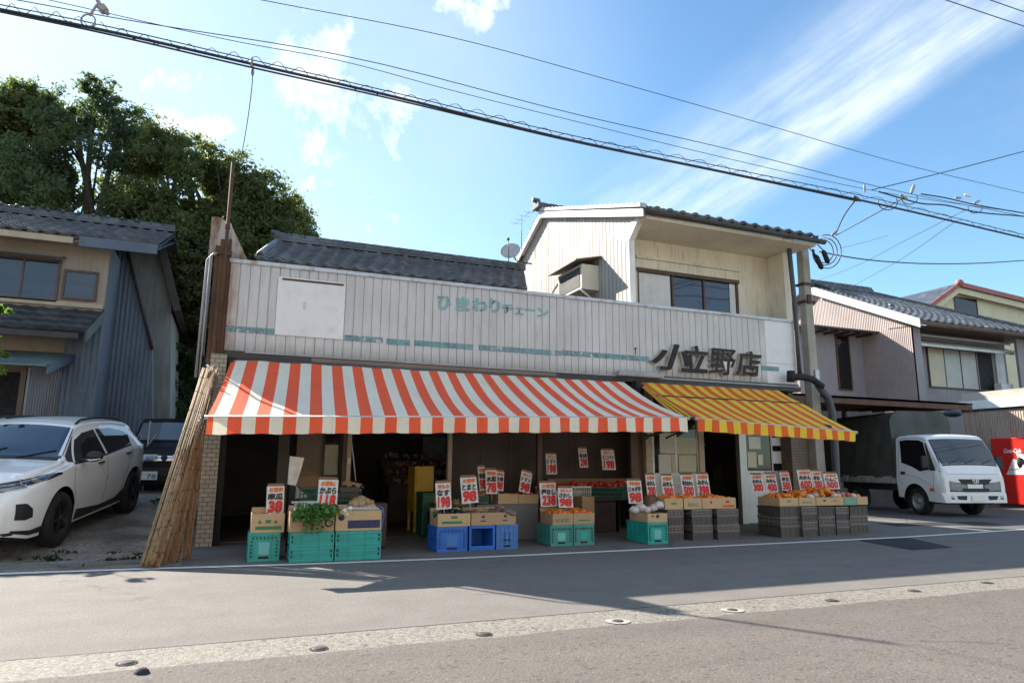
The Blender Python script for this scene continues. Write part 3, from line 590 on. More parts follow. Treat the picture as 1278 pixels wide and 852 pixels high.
# --- two storey house part on the right
XG=7.13; GY=11.32
peak=atx(675,257,XG-.12); ev=at(812,262,10.7); back=atx(636,340,XG-.12)
EZ=ev.z; PY,PZ=15.3,peak.z*.985; BY,BZ=back.y,back.z
XR=11.48
mb=MB()   # ribbed gable wall with the flared bracket under the eave
def rz_front(y): return EZ-.12+(PZ-EZ)*(y-10.7)/(PY-10.7)
gp=[(XG,GY,2.9),(XG,GY,5.62),(XG,10.95,5.93),(XG,10.95,rz_front(10.95)),(XG,PY,PZ-.12),(XG,BY,BZ-.12),(XG,BY,2.9)]
mb.prism(gp,(.10,0,0)); gw=wpart(mb,'gable_wall',GABLE,shop,org=(XG,GY,2.9))
for k,yy in enumerate((12.25,13.2,14.15,15.1,16.05)):
    mb=MB(); zt_=min(rz_front(yy),PZ-.2-(yy-PY)*.5 if yy>PY else 9)-.02; mb.box((XG-.006,yy,2.95),(XG-.001,yy+.025,zt_)); wpart(mb,'joint_strip',ALU,gw)
mb=MB(); mb.box((XG-.015,GY-.012,4.2),(XG+.115,GY+.0,5.62)); mb.prism([(XG-.012,GY-.01,5.60),(XG-.012,10.93,5.95),(XG-.012,11.9,5.95),(XG-.012,11.9,5.86),(XG-.012,GY+.12,5.6)],(.13,0,0)); wpart(mb,'corner_board',WHITE,shop)
WY=11.95
mb=MB(); wa=at(795,335,WY).x; wb=at(921,351,WY).x; wt=(at(795,336,WY).z+at(921,351,WY).z)/2
mb.box((XG+.11,WY,3.2),(wa,WY+.12,5.9)); mb.box((wb,WY,3.2),(X1-.01,WY+.12,5.9)); mb.box((wa,WY,wt),(wb,WY+.12,5.9)); mb.box((wa,WY,3.2),(wb,WY+.12,4.0)); wpart(mb,'balcony_wall',OFFWHITE,shop)
mb=MB(); mb.box((X1-.012,SY+.17,3.2),(X1+.16,WY+2.0,5.88)); wpart(mb,'right_wing_wall',OFFWHITE,shop)
mb=MB(); mb.slab([(XG+.02,10.72,5.86),(X1+.3,10.72,5.86),(X1+.3,WY+.14,5.90),(XG+.02,WY+.14,5.90)],(0,0,.06)); wpart(mb,'balcony_ceiling',OFFWHITE,shop)
mb=MB(); mb.box((XG+.12,SY+.17,3.1),(X1-.02,WY-.01,3.19)); wpart(mb,'balcony_floor',CONC,shop)
wn=MB(); fw=.05
wn.box((wa,WY+.01,4.0),(wa+fw,WY+.10,wt)); wn.box((wb-fw,WY+.01,4.0),(wb,WY+.10,wt)); wn.box((wa-.02,WY-.025,wt-.05),(wb+.02,WY+.10,wt+.03))
m1=at(840,342,WY).x; m2=at(879,347,WY).x
for mx in (m1,m2): wn.box((mx-.025,WY+.02,4.0),(mx+.025,WY+.09,wt-.05))
bw=wpart(wn,'balcony_window',BROWNPOST,shop,bevel=.003)
mb=MB(); mb.box((wa+fw,WY+.05,4.0),(m1-.025,WY+.055,wt-.05)); mb.box((m1+.025,WY+.05,4.0),(m2-.025,WY+.055,wt-.05)); mb.box((m2+.025,WY+.05,4.0),(wb-fw,WY+.055,wt-.05)); wpart(mb,'pane',WINBLUE,bw)
def curt(xa,xb): 
    m=MB(); m.grid(lambda u,v:(xa+(xb-xa)*u,WY+.040+.004*math.sin(u*26)+.002*math.sin(v*4+u*9),4.0+(wt-4.06)*v),30,4); wpart(m,'curtain',CURTAIN,bw,fixn=False)
curt(wa+fw+.01,m1-.06); curt(wb-fw-.17,wb-fw-.01)
mb=MB(); mb.box((wa-.03,WY-.06,5.48),(wb+.03,WY-.002,5.53)); wpart(mb,'curtain_rail_board',OFFWHITE,bw)
# main tiled roof
A=(XG-.13,10.66,EZ+.02);B=(XR,10.66,EZ+.02);C=(XR,PY,PZ);D=(XG-.13,PY,PZ); mb=MB(); tiles(mb,A,B,C,D,pitch=.30,course=.25,amp=.036)
E2=(XG-.13,BY,BZ);F2=(XR,BY,BZ); tiles(mb,F2,E2,D,C,pitch=.30,course=.25)
mr=wpart(mb,'main_roof',TILE_DK,shop,org=(XG,10.66,EZ))
mb=MB(); ridge(mb,(XG-.2,PY,PZ),(XR,PY,PZ),.11,2); onigawara(mb,(XG-.2,PY,PZ+.02),(-1,0,0),.2); wpart(mb,'ridge_tiles',TILE_DK,mr)
mb=MB() # white verge boards following both slopes
for (p,q) in (((10.60,EZ-.10),(PY,PZ-.10)),((PY,PZ-.10),(BY+.1,BZ-.12))):
    mb.prism([(XG-.145,p[0],p[1]-.10),(XG-.145,p[0],p[1]+.055),(XG-.145,q[0],q[1]+.055),(XG-.145,q[0],q[1]-.10)],(.035,0,0))
wpart(mb,'verge_board',WHITE,shop,org=(XG,10,EZ))
mb=MB()
for (p,q) in (((10.60,EZ-.11),(PY,PZ-.11)),((PY,PZ-.11),(BY+.1,BZ-.13))):
    mb.slab([(XG-.11,p[0],p[1]),(XG+.0,p[0],p[1]),(XG+.0,q[0],q[1]),(XG-.11,q[0],q[1])],(0,0,.02))
wpart(mb,'verge_soffit',WHITE,shop)
mb=MB(); tt=[]
for k in range(22):   # light edge tiles along the verge
    u=k/22; y=10.62+(PY-10.62)*u; z=EZ+.05+(PZ-EZ-.02)*u; y2=y+(PY-10.62)/22*1.05; z2=z+(PZ-EZ)/22
    mb.prism([(XG-.18,y,z-.055),(XG-.18,y,z+.035),(XG-.18,y2,z2+.012),(XG-.18,y2,z2-.055)],(.14,0,0))
wpart(mb,'verge_tiles',M('pale_weathered_tile',(.50,.48,.46),.5,.25,5),mr,bevel=.008)
mb=MB(); mb.tube([(XG-.1,10.62,EZ-.07),(XR+.12,10.62,EZ-.10)],.055,10); 
for k in range(7): mb.tube([(XG+.3+k*.62,10.62,EZ-.1),(XG+.3+k*.62,10.72,EZ-.02)],.012,5)
wpart(mb,'eave_gutter',DARKMET,shop)
mb=MB(); mb.box((XG+.02,10.70,EZ-.10),(XR-.02,10.735,EZ-.005)); wpart(mb,'eave_board',M('pinkish_eave_board',(.36,.27,.22),.7,.2,2),shop)
# antenna mast on the ridge side
# downpipes and ducts at the right corner
mb=MB(); mb.tube([at(983,300,11.15),at(985,312,11.12),at(993,390,11.12),at(998,466,11.12)],.05,10); mb.tube([at(987,312,11.12)+Vector((0,0,.08)),at(980,296,10.8)],.045,8); wpart(mb,'downpipe',DARKGREY,shop)
mb=MB(); mb.tube([at(994,390,11.1),at(999,462,11.1)],.03,8); wpart(mb,'conduit',GUTTERGREY,shop)
mb=MB(); mb.tube([at(987,471,10.98),at(1000,470,10.98),at(1014,473,10.98),at(1026,482,11.0)],[.07,.075,.075,.07],12); mb.tube([at(987,463,10.98),at(987,476,10.98)],.085,12); wpart(mb,'black_duct',BLACKM,shop)
mb=MB(); mb.tube([at(1020,480,11.05),at(1033,496,11.05),at(1038,512,11.05),at(1042,560,11.05),at(1044,600,11.05),Vector((at(1046,620,11.05).x,11.05,.02))],[.07,.08,.08,.08,.075,.075],14); wpart(mb,'grey_duct',DARKGREY,shop)
# ------------------------------------------------------------------ awnings
def awning(name,label,xs,prof_l,prof_r,val_l,val_r,mats,first,val_h,val_hr,loc,sag=.03,skew=0.0):
    """xs: stripe edges along the street; prof_l / prof_r: (y,z) rows from wall to front at the two ends"""
    t=thing(name,label,'awning',loc); xa,xb=xs[0],xs[-1]; n=len(prof_l)
    def P(x,j,s=0):
        u=(x-xa)/(xb-xa); l,r=prof_l[j],prof_r[j]
        return Vector((x+skew*(1-j/(n-1)),l[0]*(1-u)+r[0]*u,l[1]*(1-u)+r[1]*u))
    sub=6; mb=MB()
    for i in range(len(xs)-1):
        mi=(i+first)%2
        for h in range(2):
            a=xs[i]+(xs[i+1]-xs[i])*h/2; b=xs[i]+(xs[i+1]-xs[i])*(h+1)/2
            for j in range(n-1):
                for k in range(sub):
                    def Q(x,kk):
                        f=kk/sub; p=P(x,j).lerp(P(x,j+1),f); d=math.sin(math.pi*f)*sag*(1+.6*math.sin(x*2.3+.6)); p.z-=d
                        p.z+=.006*math.sin(x*9+f*3)+.004*math.sin(x*23+f*9)*math.sin(math.pi*f); return p
                    mb.add([Q(a,k),Q(b,k),Q(b,k+1),Q(a,k+1)],[(0,1,2,3)],mi,True)
    def weld(o):
        bm=bmesh.new(); bm.from_mesh(o.data); bmesh.ops.remove_doubles(bm,verts=bm.verts,dist=.0005); bmesh.ops.recalc_face_normals(bm,faces=bm.faces); bm.to_mesh(o.data); bm.free()
    weld(wpart(mb,'canopy',mats,t,fixn=False))
    mb=MB()
    for i in range(len(xs)-1):
        mi=(i+first)%2
        for h in range(2):
            a=xs[i]+(xs[i+1]-xs[i])*h/2; b=xs[i]+(xs[i+1]-xs[i])*(h+1)/2
            def V(x,f):
                u=(x-xa)/(xb-xa); p=P(x,n-1); hh=val_h*(1-u)+val_hr*u
                return Vector((p.x,p.y-.03-(.016*math.sin(x*6.1)+.010*math.sin(x*14.7+1))*f,p.z-.012-hh*f+(.005*math.sin(x*20)+.004*math.sin(x*7.3))*f))
            for k in range(3): mb.add([V(a,k/3),V(b,k/3),V(b,(k+1)/3),V(a,(k+1)/3)],[(0,1,2,3)],mi,True)
    weld(wpart(mb,'valance',mats,t,fixn=False))
    mb=MB(); mb.tube([P(xa,n-1)+Vector((-.03,.0,-.02)),P(xb,n-1)+Vector((.06,.0,-.02))],.028,10); wpart(mb,'front_bar',ALU,t)
    mb=MB(); mb.tube([P(xa,0)+Vector((-.04,.06,.0)),P(xb,0)+Vector((.04,.06,.0))],.05,12); wpart(mb,'roller_tube',DARKGREY,t)
    return t,P,n
zl,zr=at(263,519,8.92).z,at(853,520,8.92).z
xs=[-.25,-.184]; x=-.184
while x<6.46: x+=.157; xs.append(x)
red,P,n=awning('striped_awning','long red and cream striped awning with straight valance under the white parapet',xs,
  [(11.06,2.69),(8.92,zl)],[(11.06,2.70),(8.92,zr)],0,0,[F_RED,F_CREAM],0,.205,.215,(3.2,11.1,0),sag=.055,skew=.20)
for xx in (.7,3.1,5.9):
    mb=MB(); u=(xx+.25)/(xs[-1]+.25); zf=zl*(1-u)+zr*u
    zm=2.69-(2.69-zf)*.5-.17; mb.tube([(xx,11.08,2.5),(xx+.62,10.05,zm),(xx+.66,10.0,zm)],.022,8); mb.tube([(xx+.66,10.0,zm),(xx+.1,8.97,zf-.06)],.018,8); mb.tube([(xx+.66,10,zm-.06),(xx+.66,10,zm+.06)],.035,8)
    wpart(mb,'folding_arm',DARKGREY,red)
mb=MB(); a=at(806,545,9.5); b=at(851,537,9.0); mb.tube([a,a.lerp(b,.5)+Vector((0,0,.03)),b],.018,8); mb.tube([a+Vector((0,0,-.04)),a+Vector((0,0,.06))],.03,8); mb.tube([b+Vector((.05,.5,-.1)),b],.015,6); wpart(mb,'torsion_arm',DARKMET,red)
mb=MB(); c=at(792,482,11.0); mb.tube([c+Vector((-.05,-.06,.02)),c+Vector((.14,-.06,-.05))],.085,12); mb.box((c.x-.05,c.y-.12,c.z-.18),(c.x+.05,c.y+.03,c.z+.10)); wpart(mb,'winder_bracket',BLACKM,red)
# orange / yellow awning
w0=[at(869,521,8.95),at(1066,538,8.95)]; t0=[at(818,479,11.1),at(1000,489,11.1)]; k0=[at(872,497,10.2),at(1012,503,10.2)]
xs2=[]; x0_,x1_=w0[0].x,w0[1].x; N=24
for i in range(N+1): xs2.append(x0_+(x1_-x0_)*i/N)
topz=(t0[0].z+t0[1].z)/2; kz=(k0[0].z+k0[1].z)/2
yel,P,n=awning('orange_yellow_awning','shorter orange and yellow striped awning below the dark metal letters',xs2,
  [(11.05,topz),(10.25,kz),(8.95,w0[0].z)],[(11.05,topz),(10.25,kz),(8.95,w0[1].z)],0,0,[F_ORG,F_YEL],0,.20,.165,(8.8,11.1,0),sag=.022,skew=.35)
# old faded side flap on its left
mb=MB(); fa=P(xs2[0],0); fb=P(xs2[0],1); fc=P(xs2[0],2)
L0=at(800,482,10.9); L1=at(838,517,9.6)
for i in range(7):
    f0,f1=i/7,(i+1)/7; mb.add([L0.lerp(fa,f0),L0.lerp(fa,f1),L1.lerp(fc,f1),L1.lerp(fc,f0)],[(0,1,2,3)],i%2,False)
wpart(mb,'side_flap',[F_OLD,F_YEL],yel,fixn=False)
mb=MB(); mb.tube([L1+Vector((-.05,0,-.02)),fc+Vector((-.02,0,-.02))],.02,8); mb.tube([fb+Vector((-.02,0,.01)),P(xs2[-1],1)+Vector((.02,0,.01))],.012,6); wpart(mb,'cross_bar',DARKMET,yel)
for xx in (x0_+.6,x1_-.5):
    mb=MB(); mb.tube([(xx,11.1,2.3),(xx+.5,10.1,kz-.3),(xx,8.98,w0[0].z-.06)],.02,8); wpart(mb,'folding_arm',DARKGREY,yel)
# ------------------------------------------------------------------ reed screens leaning on the brick pier
def reed_roll(name,label,base,top,wb,wt,mats,n,org,jag=.10,seed=1,flat=.5):
    r=random.Random(seed); t=thing(name,label,'reed screen',org); mb=MB(); base=Vector(base); top=Vector(top); ax=(top-base).normalized()
    side=Vector((1,0,0)); side=(side-ax*side.dot(ax)).normalized(); dep=ax.cross(side)
    for i in range(n):
        a=r.random()*2*math.pi; q=math.sqrt(r.random())*.5+.5 if r.random()<.7 else r.random()
        u=math.cos(a)*q; v=math.sin(a)*q*flat
        b=base+side*u*wb+dep*v*wb+ax*r.uniform(-.01,.04); e=top+side*u*wt+dep*v*wt+ax*(r.uniform(-jag,jag*.5))
        mid=b.lerp(e,.5)+side*r.uniform(-.012,.012)+dep*r.uniform(-.012,.012)-Vector((0,0,.03))
        rad=r.uniform(.0045,.0085); mb.tube([b,mid,e],[rad,rad,rad*.7],5,r.choice([0,0,0,1]) if len(mats)>1 else 0)
    wpart(mb,'reeds',mats,t)
    for f in [.06,.17,.28,.4,.52,.63,.74,.85,.94]:
        c=base.lerp(top,f)-Vector((0,0,.03*math.sin(f*math.pi))); w=(wb+(wt-wb)*f)*1.04; pts=[]
        for k in range(17):
            a=2*math.pi*k/16; pts.append(c+side*math.cos(a)*w+dep*math.sin(a)*w*flat+ax*.04*math.sin(a*2+f*9))
        mb=MB(); mb.tube(pts,.0045,4,cap=False); wpart(mb,'binding_string',STRING,t)
    return t
b1=atz(186,709); t1=at(263,462,10.55)
reed_roll('reed_screen','pale weathered rolled reed screen leaning on the rusty left corner post',b1+Vector((0,0,.02)),t1,.10,.115,[REED1,REED2],150,(b1.x,b1.y,0),seed=4,flat=.7)
# the second screen stands half unrolled: a sheet of reeds running back towards the pier
A0=atz(197,707); A1=atz(236,697); T0=at(266,470,10.15); T1=at(259,478,10.78); r=random.Random(9)
t=thing('reed_screen','darker orange reed screen half unrolled behind the pale roll against the brick pier','reed screen',(A0.x,A0.y,0)); mb=MB(); N=150
for i in range(N):
    u=i/(N-1); b=Vector((A0.x,A0.y,0)).lerp(Vector((A1.x,A1.y,0)),u); e=T0.lerp(T1,u); n=Vector((1,.3,0))
    o=n*(.03*math.sin(u*16)+r.uniform(-.012,.012)); b=b+o+Vector((0,0,r.uniform(.005,.03))); e=e+o*.5+Vector((0,0,r.uniform(-.12,.05)))
    mid=b.lerp(e,.5)+n*r.uniform(-.01,.01)-Vector((0,0,.03)); rad=r.uniform(.004,.007); mb.tube([b,mid,e],[rad,rad,rad*.7],5,r.choice([0,0,0,1]))
wpart(mb,'reeds',[REED2,REED1],t)
for f in [.05,.15,.26,.37,.48,.59,.7,.81,.92]:
    pts=[]
    for k in range(25):
        u=k/24; b=Vector((A0.x,A0.y,0)).lerp(Vector((A1.x,A1.y,0)),u); e=T0.lerp(T1,u); n=Vector((1,.3,0)); pts.append(b.lerp(e,f)+n*(.03*math.sin(u*16)*(1-.5*f)+.012)-Vector((0,0,.03*math.sin(f*math.pi))))
    mb=MB(); mb.tube(pts,.0045,4); wpart(mb,'binding_string',STRING,t)
mb=MB(); c=at(252,524,9.9); 
for k in range(7): mb.ball(c+Vector((rng.uniform(-.03,.03),rng.uniform(-.03,.03),rng.uniform(-.06,.06))),.022,7,5)
base_thing(mb,'plastic_tie',[WIREG],'crumpled grey plastic tie hanging at the awning corner by the reeds','tie',c)
# ------------------------------------------------------------------ concrete utility pole at the right corner
pt=at(997,306,11.35); mb=MB(); px_=11.70
t=thing('utility_pole','weathered square concrete pole rising past the right end of the shop','utility pole',(px_,11.35,0))
mb=MB(); zt=pt.z; mb.add([(-.125,-.11,0),(.125,-.11,0),(.125,.11,0),(-.125,.11,0),(-.10,-.09,zt),(.10,-.09,zt),(.10,.09,zt),(-.10,.09,zt)],[(0,3,2,1),(4,5,6,7),(0,1,5,4),(1,2,6,5),(2,3,7,6),(3,0,4,7)]); mb.build('shaft',CONC,t,bevel=.015)
mb=MB()
for z in (4.75,5.15): mb.box((-.15,-.13,z),(.16,.13,z+.05)); mb.box((.14,-.06,z-.01),(.22,.02,z+.06))
mb.build('clamp_band',DARKMET,t)
mb=MB(); mb.box((-.08,-.15,4.72),(.02,-.112,4.92)); mb.build('rusty_box',RUST,t)
mb=MB(); mb.box((-.02,-.145,2.95),(.09,-.118,3.25)); mb.build('metal_plate',ALU,t)
# ------------------------------------------------------------------ crates, boxes, trays and price cards
_cr={}
def cached(key,fn):
    if key not in _cr: _cr[key]=fn()
    return _cr[key]
def addmesh(me,name,parent,loc=(0,0,0)):
    o=bpy.data.objects.new(name,me); COL.objects.link(o); o.parent=parent; o.location=loc; return o
def folding_crate(label,x0,x1,y0,z0,d,h,mat,light,style='panel',group='plastic crates under the produce',name='plastic_crate',rz=0):
    w=x1-x0; t=thing(name,label,'crate',((x0+x1)/2,y0,z0),rz,group); hw=w/2
    m=MB(); tk=.018
    if style=='open':
        m.box((-hw,0,0),(hw,d,.02)); m.box((-hw,d-tk,.02),(hw,d,h)); m.box((-hw,0,.02),(-hw+.03,d-tk,h)); m.box((hw-.03,0,.02),(hw,d-tk,h)); m.box((-hw+.03,0,.02),(hw-.03,.02,.06)); m.box((-hw+.03,0,h-.035),(hw-.03,.02,h))
    else:
        m.box((-hw+.008,.006,.004),(hw-.008,d-.006,.02)); m.box((-hw+.008,.006,.02),(hw-.008,.006+tk,h-.004)); m.box((-hw+.008,d-.006-tk,.02),(hw-.008,d-.006,h-.004))
        m.box((-hw+.008,.006+tk,.02),(-hw+.008+tk,d-.006-tk,h-.004)); m.box((hw-.008-tk,.006+tk,.02),(hw-.008,d-.006-tk,h-.004))
    m.build('body',mat,t,bevel=.003)
    r=MB()
    if style!='open':
        r.box((-hw,-.004,h-.028),(hw,d+.004,h)); r.box((-hw,-.004,0),(hw,.006,.024))
        for s in(-1,1):
            r.box((s*hw-.014 if s>0 else -hw,-.004,.024),(hw if s>0 else -hw+.014,.006,h-.028))
            for k in range(5): y=.05+k*(d-.1)/4; r.box((s*(hw-.008)-.008,y-.008,.02),(s*(hw-.008)+.008,y+.008,h-.028))
            r.box((s*(hw-.008)-.009,.03,h*.5-.012),(s*(hw-.008)+.009,d-.03,h*.5+.012))
    if style=='panel':
        for k in range(4):
            r.box((-hw+.03+k*.002,.0,.04+k*.055),(-hw+.05,.006,.075+k*.055)); r.box((hw-.05,.0,.04+k*.055),(hw-.03,.006,.075+k*.055))
        for k in range(6): r.box((-hw*.55+k*w*.55/5-.004,.001,h-.085),(-hw*.55+k*w*.55/5+.004,.006,h-.04))
        r.box((-hw*.62,.001,.06),(-hw*.56,.006,h-.10)); r.box((hw*.56,.001,.06),(hw*.62,.006,h-.10))
    if style=='long':
        for z in (.07,h*.5,h-.07): r.box((-hw+.03,.001,z-.008),(hw-.03,.006,z+.008))
        for k in range(3): r.box((-hw+.05+k*.03,.0,h*.5-.05),(-hw+.06+k*.03,.006,h*.5-.01))
    if style=='lattice':
        n=max(4,int(w/.055))
        for k in range(1,n): x=-hw+w*k/n; r.box((x-.006,.0,.03),(x+.006,.006,h-.03))
        r.box((-hw+.02,.0,h*.36),(hw-.02,.007,h*.36+.014)); r.box((-hw+.02,.0,h*.68),(hw-.02,.007,h*.68+.014))
    if style=='stack':
        n=4
        for k in range(1,n): x=-hw+w*k/n; r.box((x-.008,-.001,.024),(x+.008,.006,h-.028))
        r.box((-hw+.02,.0,h*.5-.006),(hw-.02,.0055,h*.5+.006))
    if r.v: r.build('rim_and_ribs',mat if style!='stack' else light,t)  # stack bodies darker than their ribs: gap shade put into the colour
    if style in('panel','long') and style!='open':
        vh=MB(); n=7
        for k in range(n if style=='panel' else 0): xx=-hw*.72+k*hw*1.44/(n-1); vh.box((xx-.008,-.0012,h-.072),(xx+.008,.0052,h-.044))
        if style=='panel':
            for k in range(5):
                for sx_ in(-1,1):
                    xx=sx_*hw*.80; vh.box((xx-.010,-.0012,.05+k*.042),(xx+.010,.0052,.072+k*.042))
        else:
            for xx in (-hw*.9,hw*.9):
                for z in (.05,h*.62): vh.box((xx-.012,-.0012,z),(xx+.012,.0052,z+.03))
        o=vh.build('vent_hole_shade',BLACKP,t); o['kind']='stuff'  # solid dark boxes paint the shade inside the vents
    if style in('panel','lattice'):
        p=MB(); p.box((-hw*.34,.0,.075),(hw*.34,.0055,h-.11)); p.build('label_panel',light,t)
        s=MB(); s.box((-hw*.32,-.001,.03),(hw*.32,.0045,.055)); s.build('handle_slot_shade',BLACKM,t)  # flat black box paints the shade inside the slot
    return t
def carton(label,x0,x1,y0,z0,d,h,mat=None,marks=(),group='cardboard cartons of produce',name='cardboard_box',rz=0,flaps=True,tape=False):
    mat=mat or CARD; w=x1-x0; hw=w/2; t=thing(name,label,'box',((x0+x1)/2,y0,z0),rz,group); m=MB(); k=.006
    m.box((-hw,0,0),(hw,d,.006)); m.box((-hw,0,.006),(hw,k,h)); m.box((-hw,d-k,.006),(hw,d,h)); m.box((-hw,k,.006),(-hw+k,d-k,h)); m.box((hw-k,k,.006),(hw,d-k,h)); m.build('body',mat,t)
    if flaps:
        f=MB(); f.slab([(-hw+.01,k,h-.004),(hw-.01,k,h-.004),(hw-.02,.07,h-.03),(-hw+.02,.07,h-.03)],(0,0,.004)); f.slab([(-hw+.004,d-.006,h),(hw-.004,d-.006,h),(hw-.01,d+.05,h+.05),(-hw+.01,d+.05,h+.05)],(0,0,.004)); f.build('flap',mat,t)
    if marks:
        mm={'g':T_GREEN,'n':T_NAVY,'r':T_RED}[marks[0][5] if len(marks[0])>5 else 'g']
        for q in marks:
            p=MB()
            kind,u0,v0,u1,v1=q[:5]; a=-hw+w*u0; b=-hw+w*u1; z0_=h*v0; z1_=h*v1
            if kind=='bar': p.box((a,-.0015,z0_),(b,.001,z1_))
            elif kind=='dot': p.lathe([(0,.002),((b-a)/2,.0018),((b-a)/2,0)],((a+b)/2,0,(z0_+z1_)/2),(0,-1,0),12)
            elif kind=='ring': p.lathe([((b-a)/2*.6,.0018),((b-a)/2,.0018),((b-a)/2,.0)],((a+b)/2,0,(z0_+z1_)/2),(0,-1,0),16)
            else: letter(p,kind,(a,-.0018,z0_),(1,0,0),(0,0,1),b-a,z1_-z0_,bold=.03)
            p.build('print',mm,t,fixn=False)
    return t
def card(label,px0,px1,y0,y1,Y,title,name,num,lean=0.0,tilt=0.0,group='hand lettered price cards',stick=True,cols=(None,None,None)):
    a=at(px0,(y0+y1)/2,Y); b=at(px1,(y0+y1)/2,Y); z1=at((px0+px1)/2,y0,Y).z; z0=at((px0+px1)/2,y1,Y).z; w=b.x-a.x; h=z1-z0
    t=thing('price_card',label,'price card',((a.x+b.x)/2,Y,z0),0,group); t.rotation_euler=(R_(-10+lean),R_(tilt),R_(rng.uniform(-8,2)))
    m=MB(); m.grid(lambda u,v:(-w/2+w*u,.006*math.sin(u*3.1)-.003,h*v),6,3); m.grid(lambda u,v:(-w/2+w*u,.006*math.sin(u*3.1)-.0005,h*v),6,3); m.build('card',PAPERW,t,fixn=False)
    e=-.0065
    def L(mb,s,u0,v0,u1,v1,bold,sh=.1): letter(mb,s,(-w/2+w*u0,e,h*v0),(1,0,0),(0,0,1),w*(u1-u0),h*(v1-v0),bold=.012,shear=sh,strikes=bold)
    m=MB(); L(m,title,.14,.78,.92,.95,.03); m.build('title_lettering',T_ORG,t,fixn=False)
    m=MB(); L(m,name,.07,.50,.93,.74,.035); m.build('name_lettering',T_BLACK,t,fixn=False)
    m=MB(); L(m,num,.08,.05,.92,.48,.06); m.build('price_lettering',T_RED,t,fixn=False)
    m=MB(); m.box((-w*.46,-.001,h+.0),(w*.46,.006,h+.035)); m.build('sleeve_top',CARD3,t)
    if stick:
        m=MB(); m.tube([(0,.012,-.09),(0,.012,h*.6)],.004,5); m.build('stick',WHITEP,t)
    return t
def fruit_mesh(kind):
    def mk():
        m=MB(); 
        if kind=='mandarin': m.ball((0,0,0),.036,12,8,0,(1,1,.82)); m.ball((0,0,.029),.005,5,4,1)
        elif kind=='tomato': m.ball((0,0,0),.034,12,8,0,(1,1,.85)); m.ball((0,0,.028),.008,5,3,1,(1,1,.4))
        elif kind=='persimmon': m.ball((0,0,0),.042,12,8,0,(1,1,.78)); m.ball((0,0,.031),.016,6,3,1,(1,1,.3))
        elif kind=='apple': m.ball((0,0,0),.043,12,8,0,(1,1,.92)); m.tube([(0,0,.036),(.004,0,.055)],.003,5,1)
        elif kind=='aubergine': m.ball((0,0,0),.034,10,8,0,(1,2.1,1)); m.ball((0,.062,0),.022,8,5,1,(1,.7,1))
        elif kind=='potato': m.ball((0,0,0),.042,10,7,0,(1.25,.95,.85))
        elif kind=='mushroom': m.ball((0,0,0),.036,10,6,0,(1,1,.55)); m.tube([(0,0,-.03),(0,0,0)],.013,7,1)
        elif kind=='onion': m.ball((0,0,0),.042,12,8,0,(1,1,.9)); m.tube([(0,0,.03),(0,0,.06)],[.012,.004],6,0)
        elif kind=='yam': m.ball((0,0,0),.036,10,7,0,(1.0,2.0,.9))
        mats={'mandarin':[MIKAN,GREENV],'tomato':[TOMATO,GREENV],'persimmon':[PERSIM,GREENV],'apple':[APPLE,BARK],'aubergine':[EGGP,GREENV],'potato':[POTATO],'mushroom':[MUSHR,OFFWHITE],'onion':[ONION],'yam':[YAM]}[kind]
        return m.mesh(kind,mats)
    return cached(kind,mk)
def heap(kind,label,x0,x1,y0,y1,z,n,group,hgt=.07,cat=None,scale=1.22,name=None):
    me=fruit_mesh(kind)
    for i in range(n):
        o=bpy.data.objects.new(name or kind,me); COL.objects.link(o)
        u,v=(i%max(1,int(math.sqrt(n*(x1-x0)/(y1-y0)))))/max(1,int(math.sqrt(n*(x1-x0)/(y1-y0)))-1+1e-6),0
        x=rng.uniform(x0+.04,x1-.04); y=y0+.05+(y1-y0-.09)*((i+.5)/n)
        k=1-abs((x-(x0+x1)/2)/((x1-x0)/2))
        o.location=(x,y,z+rng.uniform(0,.02)+hgt*k*rng.uniform(.4,1)); o.rotation_euler=(rng.uniform(-.6,.6),rng.uniform(-.6,.6),rng.uniform(0,6.3)); s=scale*rng.uniform(.9,1.12); o.scale=(s,s,s)
        tag(o,label,cat or kind,group)
def wX(px0,px1,yref,Y): return at(px0,yref,Y).x,at(px1,yref,Y).x
# ---- group 1 : left teal crate
c=atz(329,700); Y=c.y; x0,x1=wX(309,348.5,690,Y); h=at(329,665,Y).z
folding_crate('bright teal crate standing alone at the left, below the carton with green print',x0,x1,Y,0,.52,h,TEAL,TEAL_L)
bx0,bx1=wX(314,355,652,Y+.03); h2=at(334,641,Y+.03).z-h
carton('cardboard carton with green print and red marks on the lone left teal crate',bx0,bx1,Y+.03,h+.002,.42,h2,CARD2,[('bar',.12,.16,.92,.34,'g'),('dot',.2,.5,.3,.62),('bar',.42,.5,.58,.68),('dot',.68,.5,.78,.62)])
heap('mushroom','brown mushroom lying in the carton on the lone left teal crate',bx0,bx1,Y+.03,Y+.43,h+h2*.7,14,'mushrooms in the left carton',.04)
card('white price card with a red 38, leftmost of all the cards',333,355,606,641,Y+.35,'お買得','南瓜','38',tilt=-1)
